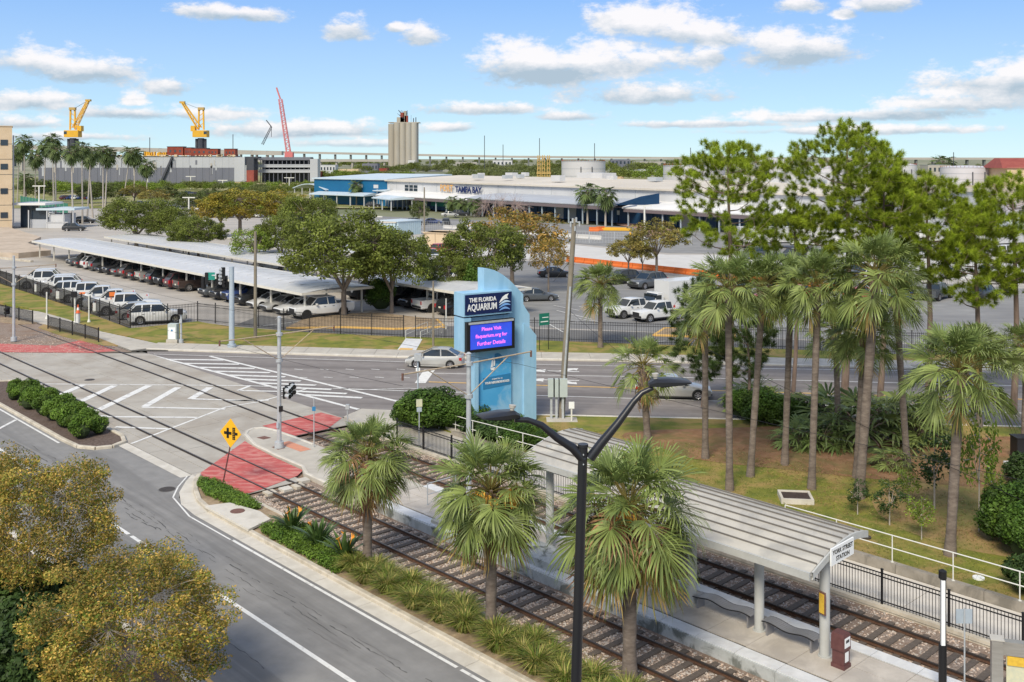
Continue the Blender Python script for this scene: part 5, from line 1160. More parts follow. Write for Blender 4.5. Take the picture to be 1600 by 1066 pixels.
# far lots: things nothing tells apart share a label
r9 = random.Random(5); FG = 'cars in the far lot at the left'
rows = [(190, 330, 322, 12), (330, 460, 340, 9), (440, 500, 345, 4), (60, 135, 300, 12), (100, 160, 312, 10), (190, 330, 306, 14), (265, 350, 330, 6), (352, 470, 316, 10), (440, 480, 352, 5), (15, 100, 296, 10)]
cc = ['white', 'black', 'silver', 'grey', 'white', 'blue', 'black', 'silver', 'darkred']
for (a, c, py, n) in rows:
    for i in range(n):
        col_ = cc[r9.randrange(len(cc))]; px = a + (c-a) * (i + .5) / n; x, y = G(px, py + r9.uniform(-.6, .6))
        place_car(['sedan', 'suv'][r9.randrange(2)], col_, x, y, 1.1 + r9.uniform(-.1, .1), col_.replace('darkred', 'dark red') + ' car in a row of the far lot beyond the oaks', FG, far=True, z=.1)
for (kd, c, px, py, h, lab) in [('sedan','white',112,350-4,.15,'white car beside the slender palms'), ('suv','black',133,350-1,.15,'black suv beside the slender palms'), ('suv','black',116,362-1,.2,'dark car under the second slender palm'), ('sedan','white',80,341,.3,'white car behind the pale canopy building')]:
    pcar(kd, c, px, py, h, lab, 'cars at the foot of the slender palms', far=True)
for (kd, c, px, py, h, lab) in [('suv','silver',845,341,math.pi,'silver minivan in front of the blue terminal wall'), ('suv','black',720,338,.1,'black car at the terminal entrance under the lettering'), ('sedan','silver',703,339,.1,'silver car at the terminal entrance'), ('suv','black',583,324,.1,'black car at the covered walk of the blue building')]:
    pcar(kd, c, px, py, h, lab, 'cars in front of the terminal', far=True, z=.1)
# box truck
x, y = G(1046, 492); bt = empty('box_truck', (x+.5, y+1.5, .03), h1, 'white box truck behind the facing white pickups', 'truck', RG)
MB().box((-1.2, 0, 2.15), (5.2, 2.4, 2.6)).build('cargo_box', MATS['car_white'], bt)
b = MB(); b.loft([[(2.0,-1,.6),(2.0,1,.6),(2.0,1,2.3),(2.0,-1,2.3)],[(2.6,-1,.55),(2.6,1,.55),(2.6,.9,2.3),(2.6,-.9,2.3)],[(3.2,-1,.5),(3.2,1,.5),(3.2,.95,1.45),(3.2,-.95,1.45)],[(4.1,-.95,.5),(4.1,.95,.5),(4.1,.9,1.25),(4.1,-.9,1.25)]]); b.build('cab', MATS['car_white'], bt)
b = MB(); b.face([(2.68,-.86,2.2),(2.68,.86,2.2),(3.22,.9,1.5),(3.22,-.9,1.5)][::-1]); b.box((2.6, 0, 1.85), (.7, 1.99, .5)); b.build('window', MATS['auto_glass'], bt)
MB().box((-1.2, 0, .65), (5.2, 1.0, .25)).build('chassis', MATS['trim'], bt)
for xx in (-2.6, 3.3):
    for s in (-1, 1):
        w = empty('wheel', (xx, s*.98, .42), parent=bt); link('tyre', WHEELS[(.42, False)][0], w); link('rim', WHEELS[(.42, False)][1], w)
for k in list(PROTO.values()): drop(k)

# ---------------------------------------------------------------- parking canopies
mat('roof_metal', (.54,.55,.57), (.62,.63,.64), .35, .45, .002, 6, metal=.0, c3=(.42,.44,.46), scale3=.18, amt3=.6, spec=.5)
mat('post_white', (.62,.60,.54), (.7,.68,.62), 2, .6); mat('roof_under', (.35,.33,.28), None, rough=.8)
def canopy(P0, L, depth, label, nposts, h=2.7, first=1.0, rise=.25):
    """flat ribbed roof from P0 along cu, deep along cn"""
    o = empty('parking_canopy', (P0.x, P0.y, 0), math.atan2(cu.y, cu.x), label, 'parking canopy', 'parking canopies')   # local x runs along, local -y is cn
    n = max(1, round(L / 2.4)); pw = L / n
    pm = MB()
    k = 5
    prof = [(-depth * i / k, h + rise * math.sin(math.pi * i / k)) for i in range(k + 1)]
    pm.strip([(0, y, z) for y, z in prof], [(pw-.02, y, z) for y, z in prof]); pm.strip([(pw-.02, y, z-.06) for y, z in prof], [(0, y, z-.06) for y, z in prof])
    pm.box((pw-.03, -depth/2, h+rise*.7+.05), (.04, depth*.4, .05))
    me = pm.mesh('roof_panel', MATS['roof_metal'])
    for i in range(n): link('roof_panel', me, o, (i*pw, 0, r9.uniform(-.006, .006)))
    MB().box((L/2, .03, h-.10), (L, .08, .26)).box((L/2, -depth-.03, h-.1), (L, .08, .26)).box((-.02, -depth/2, h-.08), (.06, depth+.1, .26)).box((L+.02, -depth/2, h-.08), (.06, depth+.1, .26)).build('fascia', MATS['post_white'], o)
    ps = (L - 2*first) / (nposts - 1); b = MB().box((0, 0, h/2-.1), (.16, .16, h-.05)).mesh('post', MATS['post_white'])
    be = MB().box((0, -(depth-1.5)/2, h-.22), (.14, depth-1.2, .22)).mesh('beam', MATS['post_white'])
    for i in range(nposts):
        link('post', b, o, (first + i*ps, -.9, 0)); link('post', b, o, (first + i*ps, -depth+.9, 0)); link('beam', be, o, (first + i*ps, -.7, 0))
    return o
canopy(C0, 86.6, 8.6, 'long white parking canopy nearest the street over the dark cars', 13, 2.75)
canopy(D0, 100, 8.0, 'second long white parking canopy behind the oak row', 14, 2.75)
canopy(D0 + cn * 15 + cu * 34, 50, 8.0, 'third white parking canopy mostly hidden behind the oaks', 9, 2.75)
# ---------------------------------------------------------------- street furniture materials
mat('galv', (.42,.45,.48), (.52,.55,.58), 5, .5, metal=.25); mat('galv_blue', (.38,.45,.52), (.44,.51,.58), 4, .5, metal=.15); mat('black_steel', (.012,.012,.014), None, rough=.45)
mat('lamp_black', (.012,.013,.018), None, rough=.35, spec=.6); mat('brass_arm', (.38,.29,.19), (.48,.4,.3), 6, .6); mat('sign_yellow', (.85,.45,.02), None, rough=.5); mat('ink_black', (.01,.01,.01), None, rough=.6)
mat('sign_blue', (.30,.53,.72), (.34,.57,.76), 1.6, .6, c3=(.22,.43,.62), scale3=1.3, amt3=.6, rot3=0, stretch3=(1,1,.15)); mat('sign_blue_dark', (.07,.36,.68), (.10,.41,.73), .5, .6, c3=(.34,.56,.74), scale3=.6, amt3=.7); mat('sign_navy', (.008,.018,.085), None, rough=.4)
mat('letter_white', (.82,.84,.85), None, rough=.5); mat('screen', (.03,.05,.5), (.02,.10,.62), 1.2, .4, emis=(.05,.09,.85), estr=.26); mat('screen_pink', (.8,.15,.7), None, emis=(.9,.22,.85), estr=.45)
mat('fin_blue', (.18,.38,.75), None, rough=.5); mat('fin_pale', (.50,.68,.88), None, rough=.5); mat('panel_blue', (.03,.20,.42), None, rough=.5)
mat('wood_pole', (.19,.165,.13), (.26,.23,.18), 6, .9, stretch=(1,1,.2)); mat('box_grey', (.42,.48,.47), (.47,.53,.52), 3, .6); mat('rail_white', (.66,.66,.62), None, rough=.5)
mat('canopy_cream', (.44,.42,.38), (.52,.50,.45), 1.0, .55, c3=(.29,.29,.28), scale3=.7, amt3=.6); mat('canopy_seam', (.16,.15,.14), None, rough=.7); mat('column_grey', (.42,.43,.42), (.48,.49,.48), 2, .7)
mat('box_maroon', (.10,.04,.04), (.14,.06,.058), 5, .5); mat('steel', (.42,.41,.38), (.5,.49,.46), 2, .35, metal=.6, stretch=(1,1,8)); mat('map_paper', (.62,.6,.42), (.5,.52,.4), 6, .4); mat('map_yellow', (.75,.5,.06), (.6,.38,.05), 8, .4)
mat('green_sign', (.01,.16,.11), None, rough=.5); mat('orange_plastic', (.68,.16,.03), (.58,.14,.03), 2, .6); mat('lens_dark', (.02,.02,.02), None, rough=.2); mat('teal', (.02,.25,.2), None, rough=.5)
mat('bench_steel', (.30,.30,.32), None, rough=.4, metal=.5); mat('planter_soil', (.04,.028,.025), (.07,.05,.045), 8, .9); mat('cone_orange', (.8,.15,.05), None, rough=.6)
def text(body, size, m, parent, loc, rot, name='lettering', ext=.01, sx=1.0, bold=0, align='CENTER', font=None):
    c = bpy.data.curves.new(name, 'FONT'); c.body = body; c.size = size; c.extrude = ext; c.align_x = align; c.align_y = 'CENTER'; c.offset = bold; c.resolution_u = 2
    o = bpy.data.objects.new(name, c); COL.objects.link(o); me = bpy.data.meshes.new_from_object(o); me.materials.clear(); me.materials.append(MATS[m]); bpy.data.objects.remove(o); o = bpy.data.objects.new(name, me); COL.objects.link(o); o.parent = parent; o.location = loc; o.rotation_euler = rot; o.scale = (sx, 1, 1); return o

# ---------------------------------------------------------------- double armed street lamp
LX, LY = 1.18, 17.0
lamp = empty('street_lamp', (LX, LY, 0), 0, 'black street lamp with two curved arms in the foreground', 'street lamp')
lean = -.017*11
LT = CAM_H - (697 - HOR) * LY / FOC
b = MB(); b.tube([(-.34, 0, 0), (-.34*.5, 0, LT*.5), (0, 0, LT-.0)], [.105, .092, .078], 20); b.tube([(0, 0, LT-.01), (0, 0, LT+.035)], [.088, .085], 20); b.tube([(-.35, 0, 0), (-.35, 0, .6)], .17, 20); b.build('pole', MATS['lamp_black'], lamp, 40)
b = MB()
for z in (LT-.12, LT-.28): b.tube([(0, -.075, z), (0, -.1, z)], .011, 8)
b.build('bolt', MATS['galv'], lamp)
def lpos(px, py, dy=0): return ((px-800)*(LY+dy)/FOC - LX, dy, CAM_H - (py-HOR)*(LY+dy)/FOC)
for nm, pts, hd in (('arm', [(912,718,0),(895,700,.0),(870,684,-.05),(846,664,-.1),(824,656,-.12),(804,656,-.15)], [(806,652,-.15),(752,668,-.2)]), ('arm', [(922,716,0),(940,692,0),(965,662,.05),(990,628,.1),(1003,614,.12),(1020,606,.15)], [(1018,603,.15),(1052,603,.2)])):
    P = [lpos(*p) for p in pts]; b = MB(); b.tube(P, [.085, .078, .066, .055, .046, .042], 12); b.build(nm, MATS['lamp_black'], lamp, 50)
    a, c = Vector(lpos(*hd[0])), Vector(lpos(*hd[1])); d = (c - a); d.z *= .6; hdv = d.normalized(); L = .62
    hd_o = empty('lamp_head', a, math.atan2(hdv.y, hdv.x), parent=lamp); tilt = .05
    hb_ = MB(); hb_.loft([[(x, y*w, z) for (y, z) in ((-1, 0), (1, 0), (1, t*.6), (.6, t), (-.6, t), (-1, t*.6))] for (x, w, t) in ((-.05, .06, .06), (.06, .13, .12), (.3, .19, .10), (.62, .18, .04), (.66, .14, .02))])
    hb_.build('housing', MATS['lamp_black'], hd_o, 25); MB().box((.34, 0, -.012), (.42, .26, .02)).build('lens', MATS['lens_dark'], hd_o)
    cel = MB(); cel.tube([(.08, 0, .11), (.08, 0, .15)], .035, 12); cel.tube([(.08, 0, .15), (.08, 0, .20)], [.05, .06], 14); cel.build('light_sensor', MATS['canopy_cream'], hd_o, 40)
    hd_o.rotation_euler = (0, -.08 if hdv.x > 0 else -.10, math.atan2(hdv.y, hdv.x) + (0 if hdv.x > 0 else .35))

# ---------------------------------------------------------------- fences
def fence(pts, z0, h, label, group=None, sp=.13, single=False, post_every=2.4, name='fence', posts_at=None, mesh_panel=False, pw=.02):
    o = empty(name, (*pts[0], z0), 0, label, 'fence', group); ox, oy = pts[0]
    if single: pk = MB().box((0, 0, h*.5), (pw, pw, h*.96)).mesh('picket', MATS['black_steel'])
    po = MB().box((0, 0, h*.54), (.07, .07, h*1.1)).box((0, 0, h*1.1), (.09, .09, .03)).mesh('post', MATS['black_steel'])
    for i in range(len(pts) - 1):
        a, c = Vector(pts[i]), Vector(pts[i+1]); L = (c - a).length; d = (c - a) / L; ang = math.atan2(d.y, d.x); n = max(1, round(L / post_every))
        for j in range(n + (1 if i == len(pts) - 2 else 0)):
            p = a + d * (L*j/n); link('post', po, o, (p.x-ox, p.y-oy, 0), (0, 0, ang))
        for j in range(n):
            p, q = a + d * (L*j/n), a + d * (L*(j+1)/n); b = MB()
            for zz in (h*.97, h*.85, h*.10): b.bar((p.x-ox, p.y-oy, zz), (q.x-ox, q.y-oy, zz), .035)
            b.build('rail', MATS['black_steel'], o); k = round((q-p).length / sp)
            if single:
                for t in range(1, k): w = p.lerp(q, t/k); link('picket', pk, o, (w.x-ox, w.y-oy, 0), (0, 0, ang))
            else:
                b = MB()
                for t in range(1, k): w = p.lerp(q, t/k); b.box((w.x-ox, w.y-oy, h*.5), (pw, pw, h*1.02))
                pp = b.build('picket_panel', MATS['black_steel'], o); pp['kind'] = 'stuff'
    return o
fence([T(20.2, 9.8), T(-14.1, 9.8)], .10, 1.15, 'long black picket fence beside the far track and the walkway', single=True, sp=.115, post_every=2.46, pw=.017)
fence([(-84,153),(-66,132.0),(-49.5,113.2),(-36.4,97.7)], .1, 1.7, 'black steel fence along the row of white trucks', sp=.16, pw=.028, post_every=2.9)
fence([(-36.4,97.7),(-33.6,99.9),(-31.2,101.6),(-27,99.3),(-18.8,95.2),(-9.8,92.6)], .1, 1.8, 'black steel fence around the parking lot behind the signal mast', sp=.15, pw=.028, post_every=2.7)
fence([(-8.7,92.3),(2,91.2),(13.8,88.8),(26,86.4)], .1, 1.8, 'black steel fence right of the aquarium sign', sp=.15, pw=.028, post_every=2.9)
fence([(30,84.9),(60,81)], .1, 1.8, 'black steel fence seen between the palm trunks', sp=.15, pw=.028, post_every=2.9)
def low_fence(px0, px1, label):
    a, c = Vector(G(*px0)), Vector(G(*px1)); o = empty('low_fence', (a.x, a.y, .1), 0, label, 'fence', 'low dark pedestrian fences by the crossing'); n = 4
    for j in range(n+1): p = (c-a)*j/n; MB().box((p.x, p.y, .62), (.09, .09, 1.3)).build('post', MATS['black_steel'], o)
    for j in range(n):
        p, q = (c-a)*j/n, (c-a)*(j+1)/n; b = MB(); b.bar((p.x,p.y,1.15),(q.x,q.y,1.15),.04); b.bar((p.x,p.y,.15),(q.x,q.y,.15),.04); b.build('rail', MATS['black_steel'], o)
        b = MB(); k = 40
        for t in range(1, k): w = p.lerp(q, t/k); b.box((w.x, w.y, .65), (.013, .013, 1.0))
        for t in range(1, 14): b.bar((p.x, p.y, .15 + t*.072), (q.x, q.y, .15 + t*.072), .012)
        g = b.build('mesh_panel', MATS['black_steel'], o); g['kind'] = 'stuff'
low_fence((75,515), (154,536), 'low dark mesh fence beside the crossing path, nearer one'); low_fence((-30,488), (51,507), 'low dark mesh fence at the left edge of the photo')

# handrails
def handrail(pts, label, h=1.05, mid=.5, m='rail_white', r=.024, pe=2.2, loop=False, cat='railing'):
    o = empty('handrail', (0, 0, 0), 0, label, cat); P = [Vector(p) for p in pts]
    for zz, nm in ((h, 'top_rail'), (h*mid, 'mid_rail')):
        MB().tube([p + Vector((0, 0, zz)) for p in P], r, 8).build(nm, MATS[m], o, 60)
    if loop: MB().tube([P[0] + Vector((0,0,h)), P[0] + Vector((0,0,h*.9)) + (P[0]-P[1]).normalized()*.15, P[0] + Vector((0,0,h*.6)) + (P[0]-P[1]).normalized()*.15, P[0] + Vector((0,0,h*.5))], r, 8).build('end_loop', MATS[m], o, 60)
    for i in range(len(P) - 1):
        L = (P[i+1]-P[i]).length; n = max(1, round(L/pe))
        for j in range(n + (i == len(P)-2)):
            p = P[i].lerp(P[i+1], j/n); MB().tube([p + Vector((0,0,-.2)), p + Vector((0,0,h))], r, 8).box((p.x, p.y, p.z+.01), (.1, .1, .02)).build('post', MATS[m], o, 60)
    return o
handrail([T3(-3.2,12.97,.42), T3(-20,12.97,.42)], 'white two bar railing on the wall above the walkway at the right', 1.05, .52, pe=2.28)
handrail([T3(20.6,13.2,.1), T3(17.5,13.2,.1), T3(9,13.1,.35)], 'pale ramp railing with a rounded end in front of the hedge', 1.05, .5, pe=2.0, loop=True)
handrail([T3(9.9,3.9,.3), T3(9.9,5.6,.3)], 'short grey railing on the near end of the platform', 1.0, .5, m='galv', pe=1.7)

# ---------------------------------------------------------------- platform and station shelter
plat = empty('station_platform', T3(0,4.2,0), 0, 'raised concrete station platform between the two tracks', 'platform'); bx, by = T(0, 4.2); PZ = .32
lc = lambda pts: [(p[0]-bx, p[1]-by) for p in TT(*pts)]
u = 12.2; k = 0
while u > -34:
    u2 = u - 1.55; g = .008
    MB().prism(lc([(u-g,3.06),(u2+g,3.10),(u2+g,4.35),(u-g,4.35)]), PZ-.1, PZ).build('slab', MATS['slab'], plat); MB().prism(lc([(u-g,4.37),(u2+g,4.37),(u2+g,5.35),(u-g,5.35)]), PZ-.1, PZ).build('slab', MATS['slab'], plat)
    MB().prism(lc([(u-g,2.42),(u2+g,2.42),(u2+g,2.97),(u-g,2.97)]), PZ-.1, PZ+.004).build('edge_slab', MATS['edge_pale'], plat); MB().prism(lc([(u-g,5.42),(u2+g,5.42),(u2+g,5.95),(u-g,5.95)]), PZ-.1, PZ+.004).build('edge_slab', MATS['edge_pale'], plat)
    MB().prism(lc([(u-g,2.34),(u2+g,2.34),(u2+g,2.44),(u-g,2.44)]), -.2, PZ-.03).build('side_panel', MATS['wall_stained'], plat); MB().prism(lc([(u-g,5.92),(u2+g,5.92),(u2+g,6.02),(u-g,6.02)]), -.2, PZ-.03).build('side_panel', MATS['wall_stained'], plat)
    u = u2; k += 1
MB().prism(lc([(12.3,2.46),(-34,2.46),(-34,5.9),(12.3,5.9)]), -.2, PZ-.03).build('core', MATS['joint'], plat)
MB().prism(lc([(14.0,2.46),(12.3,2.46),(12.3,5.9),(14.0,5.9)]), -.2, .12).build('ramp', MATS['concrete'], plat)
# raised boarding block near the left shelter
hb_ = empty('boarding_block', T3(2.2,3.6,PZ), 0, 'raised concrete boarding block with a grey railing under the left station roof', 'boarding block')
bx2, by2 = T(2.2, 3.6); l2 = lambda pts: [(p[0]-bx2, p[1]-by2) for p in TT(*pts)]
MB().prism(l2([(3.6,2.6),(.6,2.6),(.6,4.0),(3.6,4.0)]), 0, .32).build('block', MATS['wall_stained'], hb_); MB().prism(l2([(8.0,2.6),(3.6,2.6),(3.6,4.0),(8,4.0)]), 0, .12).build('ramp', MATS['concrete'], hb_)
b = MB()
for uu in (3.5, 2.1, .7): p = l2([(uu, 3.95)])[0]; b.tube([(p[0], p[1], .3), (p[0], p[1], 1.25)], .02, 8)
p, q = l2([(3.5, 3.95)])[0], l2([(.7, 3.95)])[0]; b.bar((p[0], p[1], 1.25), (q[0], q[1], 1.25), .04); b.bar((p[0], p[1], .8), (q[0], q[1], .8), .04); b.build('railing', MATS['galv'], hb_)
def shelter(u0, u1, vn, vf, hn, crest, hf, cols, label, sign=False):
    """curved standing seam roof from u0 (right end) to u1 (left end)"""
    o = empty('station_shelter', T3((u0+u1)/2, (vn+vf)/2, 0), 0, label, 'station shelter', 'station shelters'); ox, oy = T((u0+u1)/2, (vn+vf)/2)
    prof = []; n = 9
    for i in range(n + 1):
        t = i / n; z = hn + (crest - hn) * math.sin(min(1, t/.72) * math.pi/2) if t < .72 else crest - (crest - hf) * ((t-.72)/.28)**1.6
        prof.append((vn + (vf - vn) * t, z))
    def w(u, v, z): x, y = T(u, v); return (x-ox, y-oy, z)
    for i in range(n):
        (v0, z0), (v1, z1) = prof[i], prof[i+1]; b = MB(); gp = .012
        dv = (v1-v0); v0_, v1_ = v0 + gp, v1 - gp
        b.loft([[w(uu, v0_, z0), w(uu, v1_, z1), w(uu, v1_, z1-.05), w(uu, v0_, z0-.05)] for uu in (u0, u1)]); b.build('roof_panel', MATS['canopy_cream'], o)
        if i: MB().bar(w(u0, v0, z0+.02), w(u1, v0, z0+.02), .03, .06).build('seam', MATS['canopy_seam'], o)
    b = MB(); b.bar(w(u0, vn-.03, hn-.12), w(u1, vn-.03, hn-.12), .10, .24); b.build('gutter', MATS['column_grey'], o)
    for uu in (u0-.03, u1+.03):
        pr = [w(uu, v, z+.02) for v, z in prof] + [w(uu, v, z-.22) for v, z in prof[::-1]]
        b = MB(); nvec = Vector(w(uu, 0, 0)) - Vector(w(uu+.08, 0, 0)); 
        A_ = [w(uu, v, z+.02) for v, z in prof]; B_ = [w(uu, v, z-.2) for v, z in prof]; A2 = [w(uu-.06, v, z+.02) for v, z in prof]; B2 = [w(uu-.06, v, z-.2) for v, z in prof]
        b.strip(A_, B_); b.strip(B2, A2); b.strip(A2, A_); b.strip(B_, B2); b.build('end_trim', MATS['column_grey'], o)
    for c in cols:
        zt = crest - .25; b = MB(); x, y, _ = w(c, 4.36, 0); b.tube([(x, y, PZ), (x, y, zt)], .165, 20); b.tube([(x, y, PZ), (x, y, PZ+.03)], .22, 20); b.build('column', MATS['column_grey'], o, 50)
        b = MB(); b.bar(w(c, vn+.2, hn-.15), w(c, 4.36, crest-.3), .08, .14); b.bar(w(c, 4.36, crest-.3), w(c, vf-.2, hf-.15), .08, .14); b.build('bracket', MATS['column_grey'], o)
    if sign:
        s = MB(); a, c = w(u0-.12, 3.95, 0), w(u0-.12, 5.35, 0); s.extr([(a[0], a[1], hn-.02), (c[0], c[1], hn+.02), (c[0], c[1], hn+.56), (a[0], a[1], hn+.52)], (-UX*.05, -UY*.05, 0)); s.build('name_board', MATS['letter_white'], o)
        mx, my = (a[0]+c[0])/2 - UX*.056, (a[1]+c[1])/2 - UY*.056; ra = (R(90), 0, math.atan2(VY, VX))
        text('YORK STREET', .20, 'ink_black', o, (mx, my, hn+.37), ra, ext=.003, bold=.003); text('STATION', .20, 'ink_black', o, (mx, my, hn+.15), ra, ext=.003, bold=.003)
    return o
shelter(-10.35, -1.2, 3.0, 6.45, 3.45, 4.05, 3.9, (-10.05, -7.6, -4.8, -2.0), 'right station shelter with the street name board on its curved cream roof', True)
shelter(-.6, 3.0, 3.35, 6.95, 4.15, 4.75, 4.6, (.2, 2.4), 'left station shelter, raised curved roof behind the street lamp')
# wavy benches
def bench(u0, u1, label):
    o = empty('bench', T3((u0+u1)/2, 4.36, PZ), 0, label, 'bench', 'wavy benches on the platform'); ox, oy = T((u0+u1)/2, 4.36); n = 26
    def w(u, v, z): x, y = T(u, v); return (x-ox, y-oy, z)
    zf = lambda u: .46 + .045*math.sin((u-u0)*4.6)
    for i in range(n):
        a = u0 + (u1-u0)*(i+.06)/n; c = u0 + (u1-u0)*(i+.94)/n; b = MB(); b.loft([[w(a, 4.14, zf(a)), w(a, 4.62, zf(a)), w(a, 4.62, zf(a)-.025), w(a, 4.14, zf(a)-.025)], [w(c, 4.14, zf(c)), w(c, 4.62, zf(c)), w(c, 4.62, zf(c)-.025), w(c, 4.14, zf(c)-.025)]]); b.build('slat', MATS['bench_steel'], o)
    b = MB(); 
    for v in (4.12, 4.64): b.tube([w(u0 + (u1-u0)*i/16, v, zf(u0 + (u1-u0)*i/16)-.02) for i in range(17)], .02, 6)
    b.build('frame', MATS['black_steel'], o)
    for uu in (u0+.15, u1-.15): MB().box(w(uu, 4.38, .22), (.06, .4, .44), TA).build('leg', MATS['bench_steel'], o)
bench(-7.4, -5.0, 'wavy metal bench between the palm and the middle shelter column'); bench(-9.8, -7.85, 'wavy metal bench between the middle column and the newspaper box'); bench(-4.5, -2.2, 'wavy metal bench hidden behind the big cabbage palm')
# newspaper box and notice on the end column
p = T(-10.75, 4.12); nb = empty('newspaper_box', (p[0], p[1], PZ), TA, 'maroon newspaper box beside the end column of the shelter', 'newspaper box')
MB().box((0, 0, .06), (.46, .42, .12)).build('base', MATS['box_maroon'], nb); MB().box((0, 0, .34), (.40, .36, .46)).build('pedestal', MATS['box_maroon'], nb)
b = MB(); b.loft([[(-.22,-.22,.56),(.22,-.22,.56),(.22,.22,.56),(-.22,.22,.56)],[(-.22,-.22,1.0),(.22,-.22,1.0),(.22,.22,1.0),(-.22,.22,1.0)],[(-.2,-.15,1.09),(.2,-.15,1.09),(.2,.2,1.09),(-.2,.2,1.09)]]); b.build('head', MATS['box_maroon'], nb)
for sx in ((-.225, 0), (0, -.225)): 
    b = MB(); b.box((sx[0], sx[1], .82), (.012 if sx[0] else .32, .012 if sx[1] else .32, .30)); b.build('notice', MATS['letter_white'], nb)
MB().box((-.205, 0, .36), (.012, .2, .3)).build('notice', MATS['letter_white'], nb); MB().box((-.232, 0, .86), (.004, .2, .09)).build('window', MATS['lens_dark'], nb)
p = T(-10.05, 4.36); mo = empty('map_case', (p[0]-.02, p[1]-.19, PZ+1.5), 0, 'amber route map case strapped to the end column of the shelter', 'notice case')
MB().box((-.12, -.03, .28), (.05, .26, .72), .5).build('case', MATS['iron_rust'], mo); MB().box((-.15, -.045, .28), (.02, .2, .62), .5).build('map_sheet', MATS['map_yellow'], mo)
# bollard light
p = T(-13.7, 4.75); bl = empty('light_column', (p[0], p[1], PZ), 0, 'square black light column with a white lens near the right edge', 'light column')
Hb = CAM_H - (892-HOR)*p[1]/FOC - PZ
MB().tube([(0,0,0),(0,0,Hb*.40)], .115, 16).tube([(0,0,Hb*.94),(0,0,Hb)], .115, 16).tube([(0,0,Hb),(0,0,Hb+.05)], [.10,.03], 16).tube([(.03,.03,Hb*.4),(.03,.03,Hb*.94)], .085, 12).build('post', MATS['black_steel'], bl, 40)
MB().box((-.02, -.075, Hb*.67), (.11, .07, Hb*.52)).build('lens', MATS['letter_white'], bl)
p = T(-13.75, 6.15); sb = empty('platform_sign', (p[0], p[1], -.05), 0, 'back of a small grey sign on a thin post at the platform edge', 'sign')
Hs = CAM_H - (950-HOR)*p[1]/FOC
MB().tube([(0,0,0),(0,0,Hs+.05)], .025, 8).build('post', MATS['galv'], sb); MB().box((0, .03, Hs-.22), (.50, .015, .44)).build('sign_plate', MATS['galv_blue'], sb)
# information kiosk at the lower right corner
p = T(-15.3, 5.0); ki = empty('information_kiosk', (p[0]-.28, p[1]-.3, PZ), -.30, 'brushed steel information kiosk at the lower right corner', 'kiosk')
MB().box((0, 0, 1.15), (.30, .30, 2.3)).build('pillar', MATS['steel'], ki); MB().box((0, 0, 2.31), (.36, .36, .03)).build('cap', MATS['canopy_cream'], ki)
MB().box((.85, .06, 2.06), (1.4, .24, .38)).box((.85, .06, .3), (1.4, .2, .3)).box((1.48, .06, 1.2), (.08, .2, 1.5)).build('frame', MATS['steel'], ki); MB().box((.85, .02, 1.2), (1.2, .05, 1.35)).build('map_sheet', MATS['map_paper'], ki)
MB().box((.85, -.02, 1.72), (1.16, .05, .26)).build('heading', MATS['map_yellow'], ki); MB().tube([(.85, -.05, 2.06), (.85, -.08, 2.06)], .11, 16).build('emblem', MATS['teal'], ki)
# planter boxes / lawn bits
x, y = G(1243, 785); pl = empty('planter_box', (x, y, .12), -.12, 'flat concrete frame filled with dark soil on the lawn behind the shelter', 'planter')
b = MB(); 
for (cx, cy, dx_, dy_) in ((0, -.62, 1.5, .12), (0, .62, 1.5, .12), (-.69, 0, .12, 1.12), (.69, 0, .12, 1.12)): MB().box((cx, cy, .12), (dx_, dy_, .24)).build('side', MATS['gutter'], pl)
MB().box((0, 0, .08), (1.26, 1.12, .2)).build('soil', MATS['planter_soil'], pl)
x, y = G(1600, 738); MB().box((0,0,0),(1,1,1)); o = MB().box((0, 0, .09), (2.4, 2.0, .18)).build('concrete_pad', MATS['edge_pale']); o.location = (x+.6, y, .12); tag(o, 'pale concrete pad with a dark cabinet at the right edge', 'concrete pad')
o = MB().box((0, 0, .6), (.7, .8, 1.2)).box((0, 0, 1.22), (.78, .88, .05)).build('utility_cabinet', MATS['black_steel']); o.location = (x+.7, y+1.8, .15); tag(o, 'dark cabinet at the right edge behind the concrete pad', 'cabinet')
for (px, py, lab) in ((1353, 845, 'small dark ground light beside the end of the shelter roof'), (1529, 909, 'white round access lid in the lawn behind the railing')):
    x, y = G(px, py); o = MB().tube([(0,0,0),(0,0,.06)], .22, 16).build('ground_cover_lid', MATS['iron' if px == 1353 else 'letter_white']); o.location = (x, y, .12); tag(o, lab, 'access lid')
x, y = G(893, 661); o = empty('marker_post', (x, y, .12), 0, 'small white marker sign on the lawn beside the utility cabinets', 'sign'); MB().box((0, 0, .4), (.09, .05, .8)).build('post', MATS['rail_white'], o); MB().box((0, -.04, .98), (.34, .03, .42)).build('sign_plate', MATS['letter_white'], o)
x, y = G(700, 766); 
o = MB().box((0, 0, .08), (1.6, .5, .12), TA).build('steel_plate_box', MATS['iron_rust']); p = T(14.6, 9.2); o.location = (p[0], p[1], -.05); tag(o, 'low rusty brown box beside the far track at the fence foot', 'switch box')

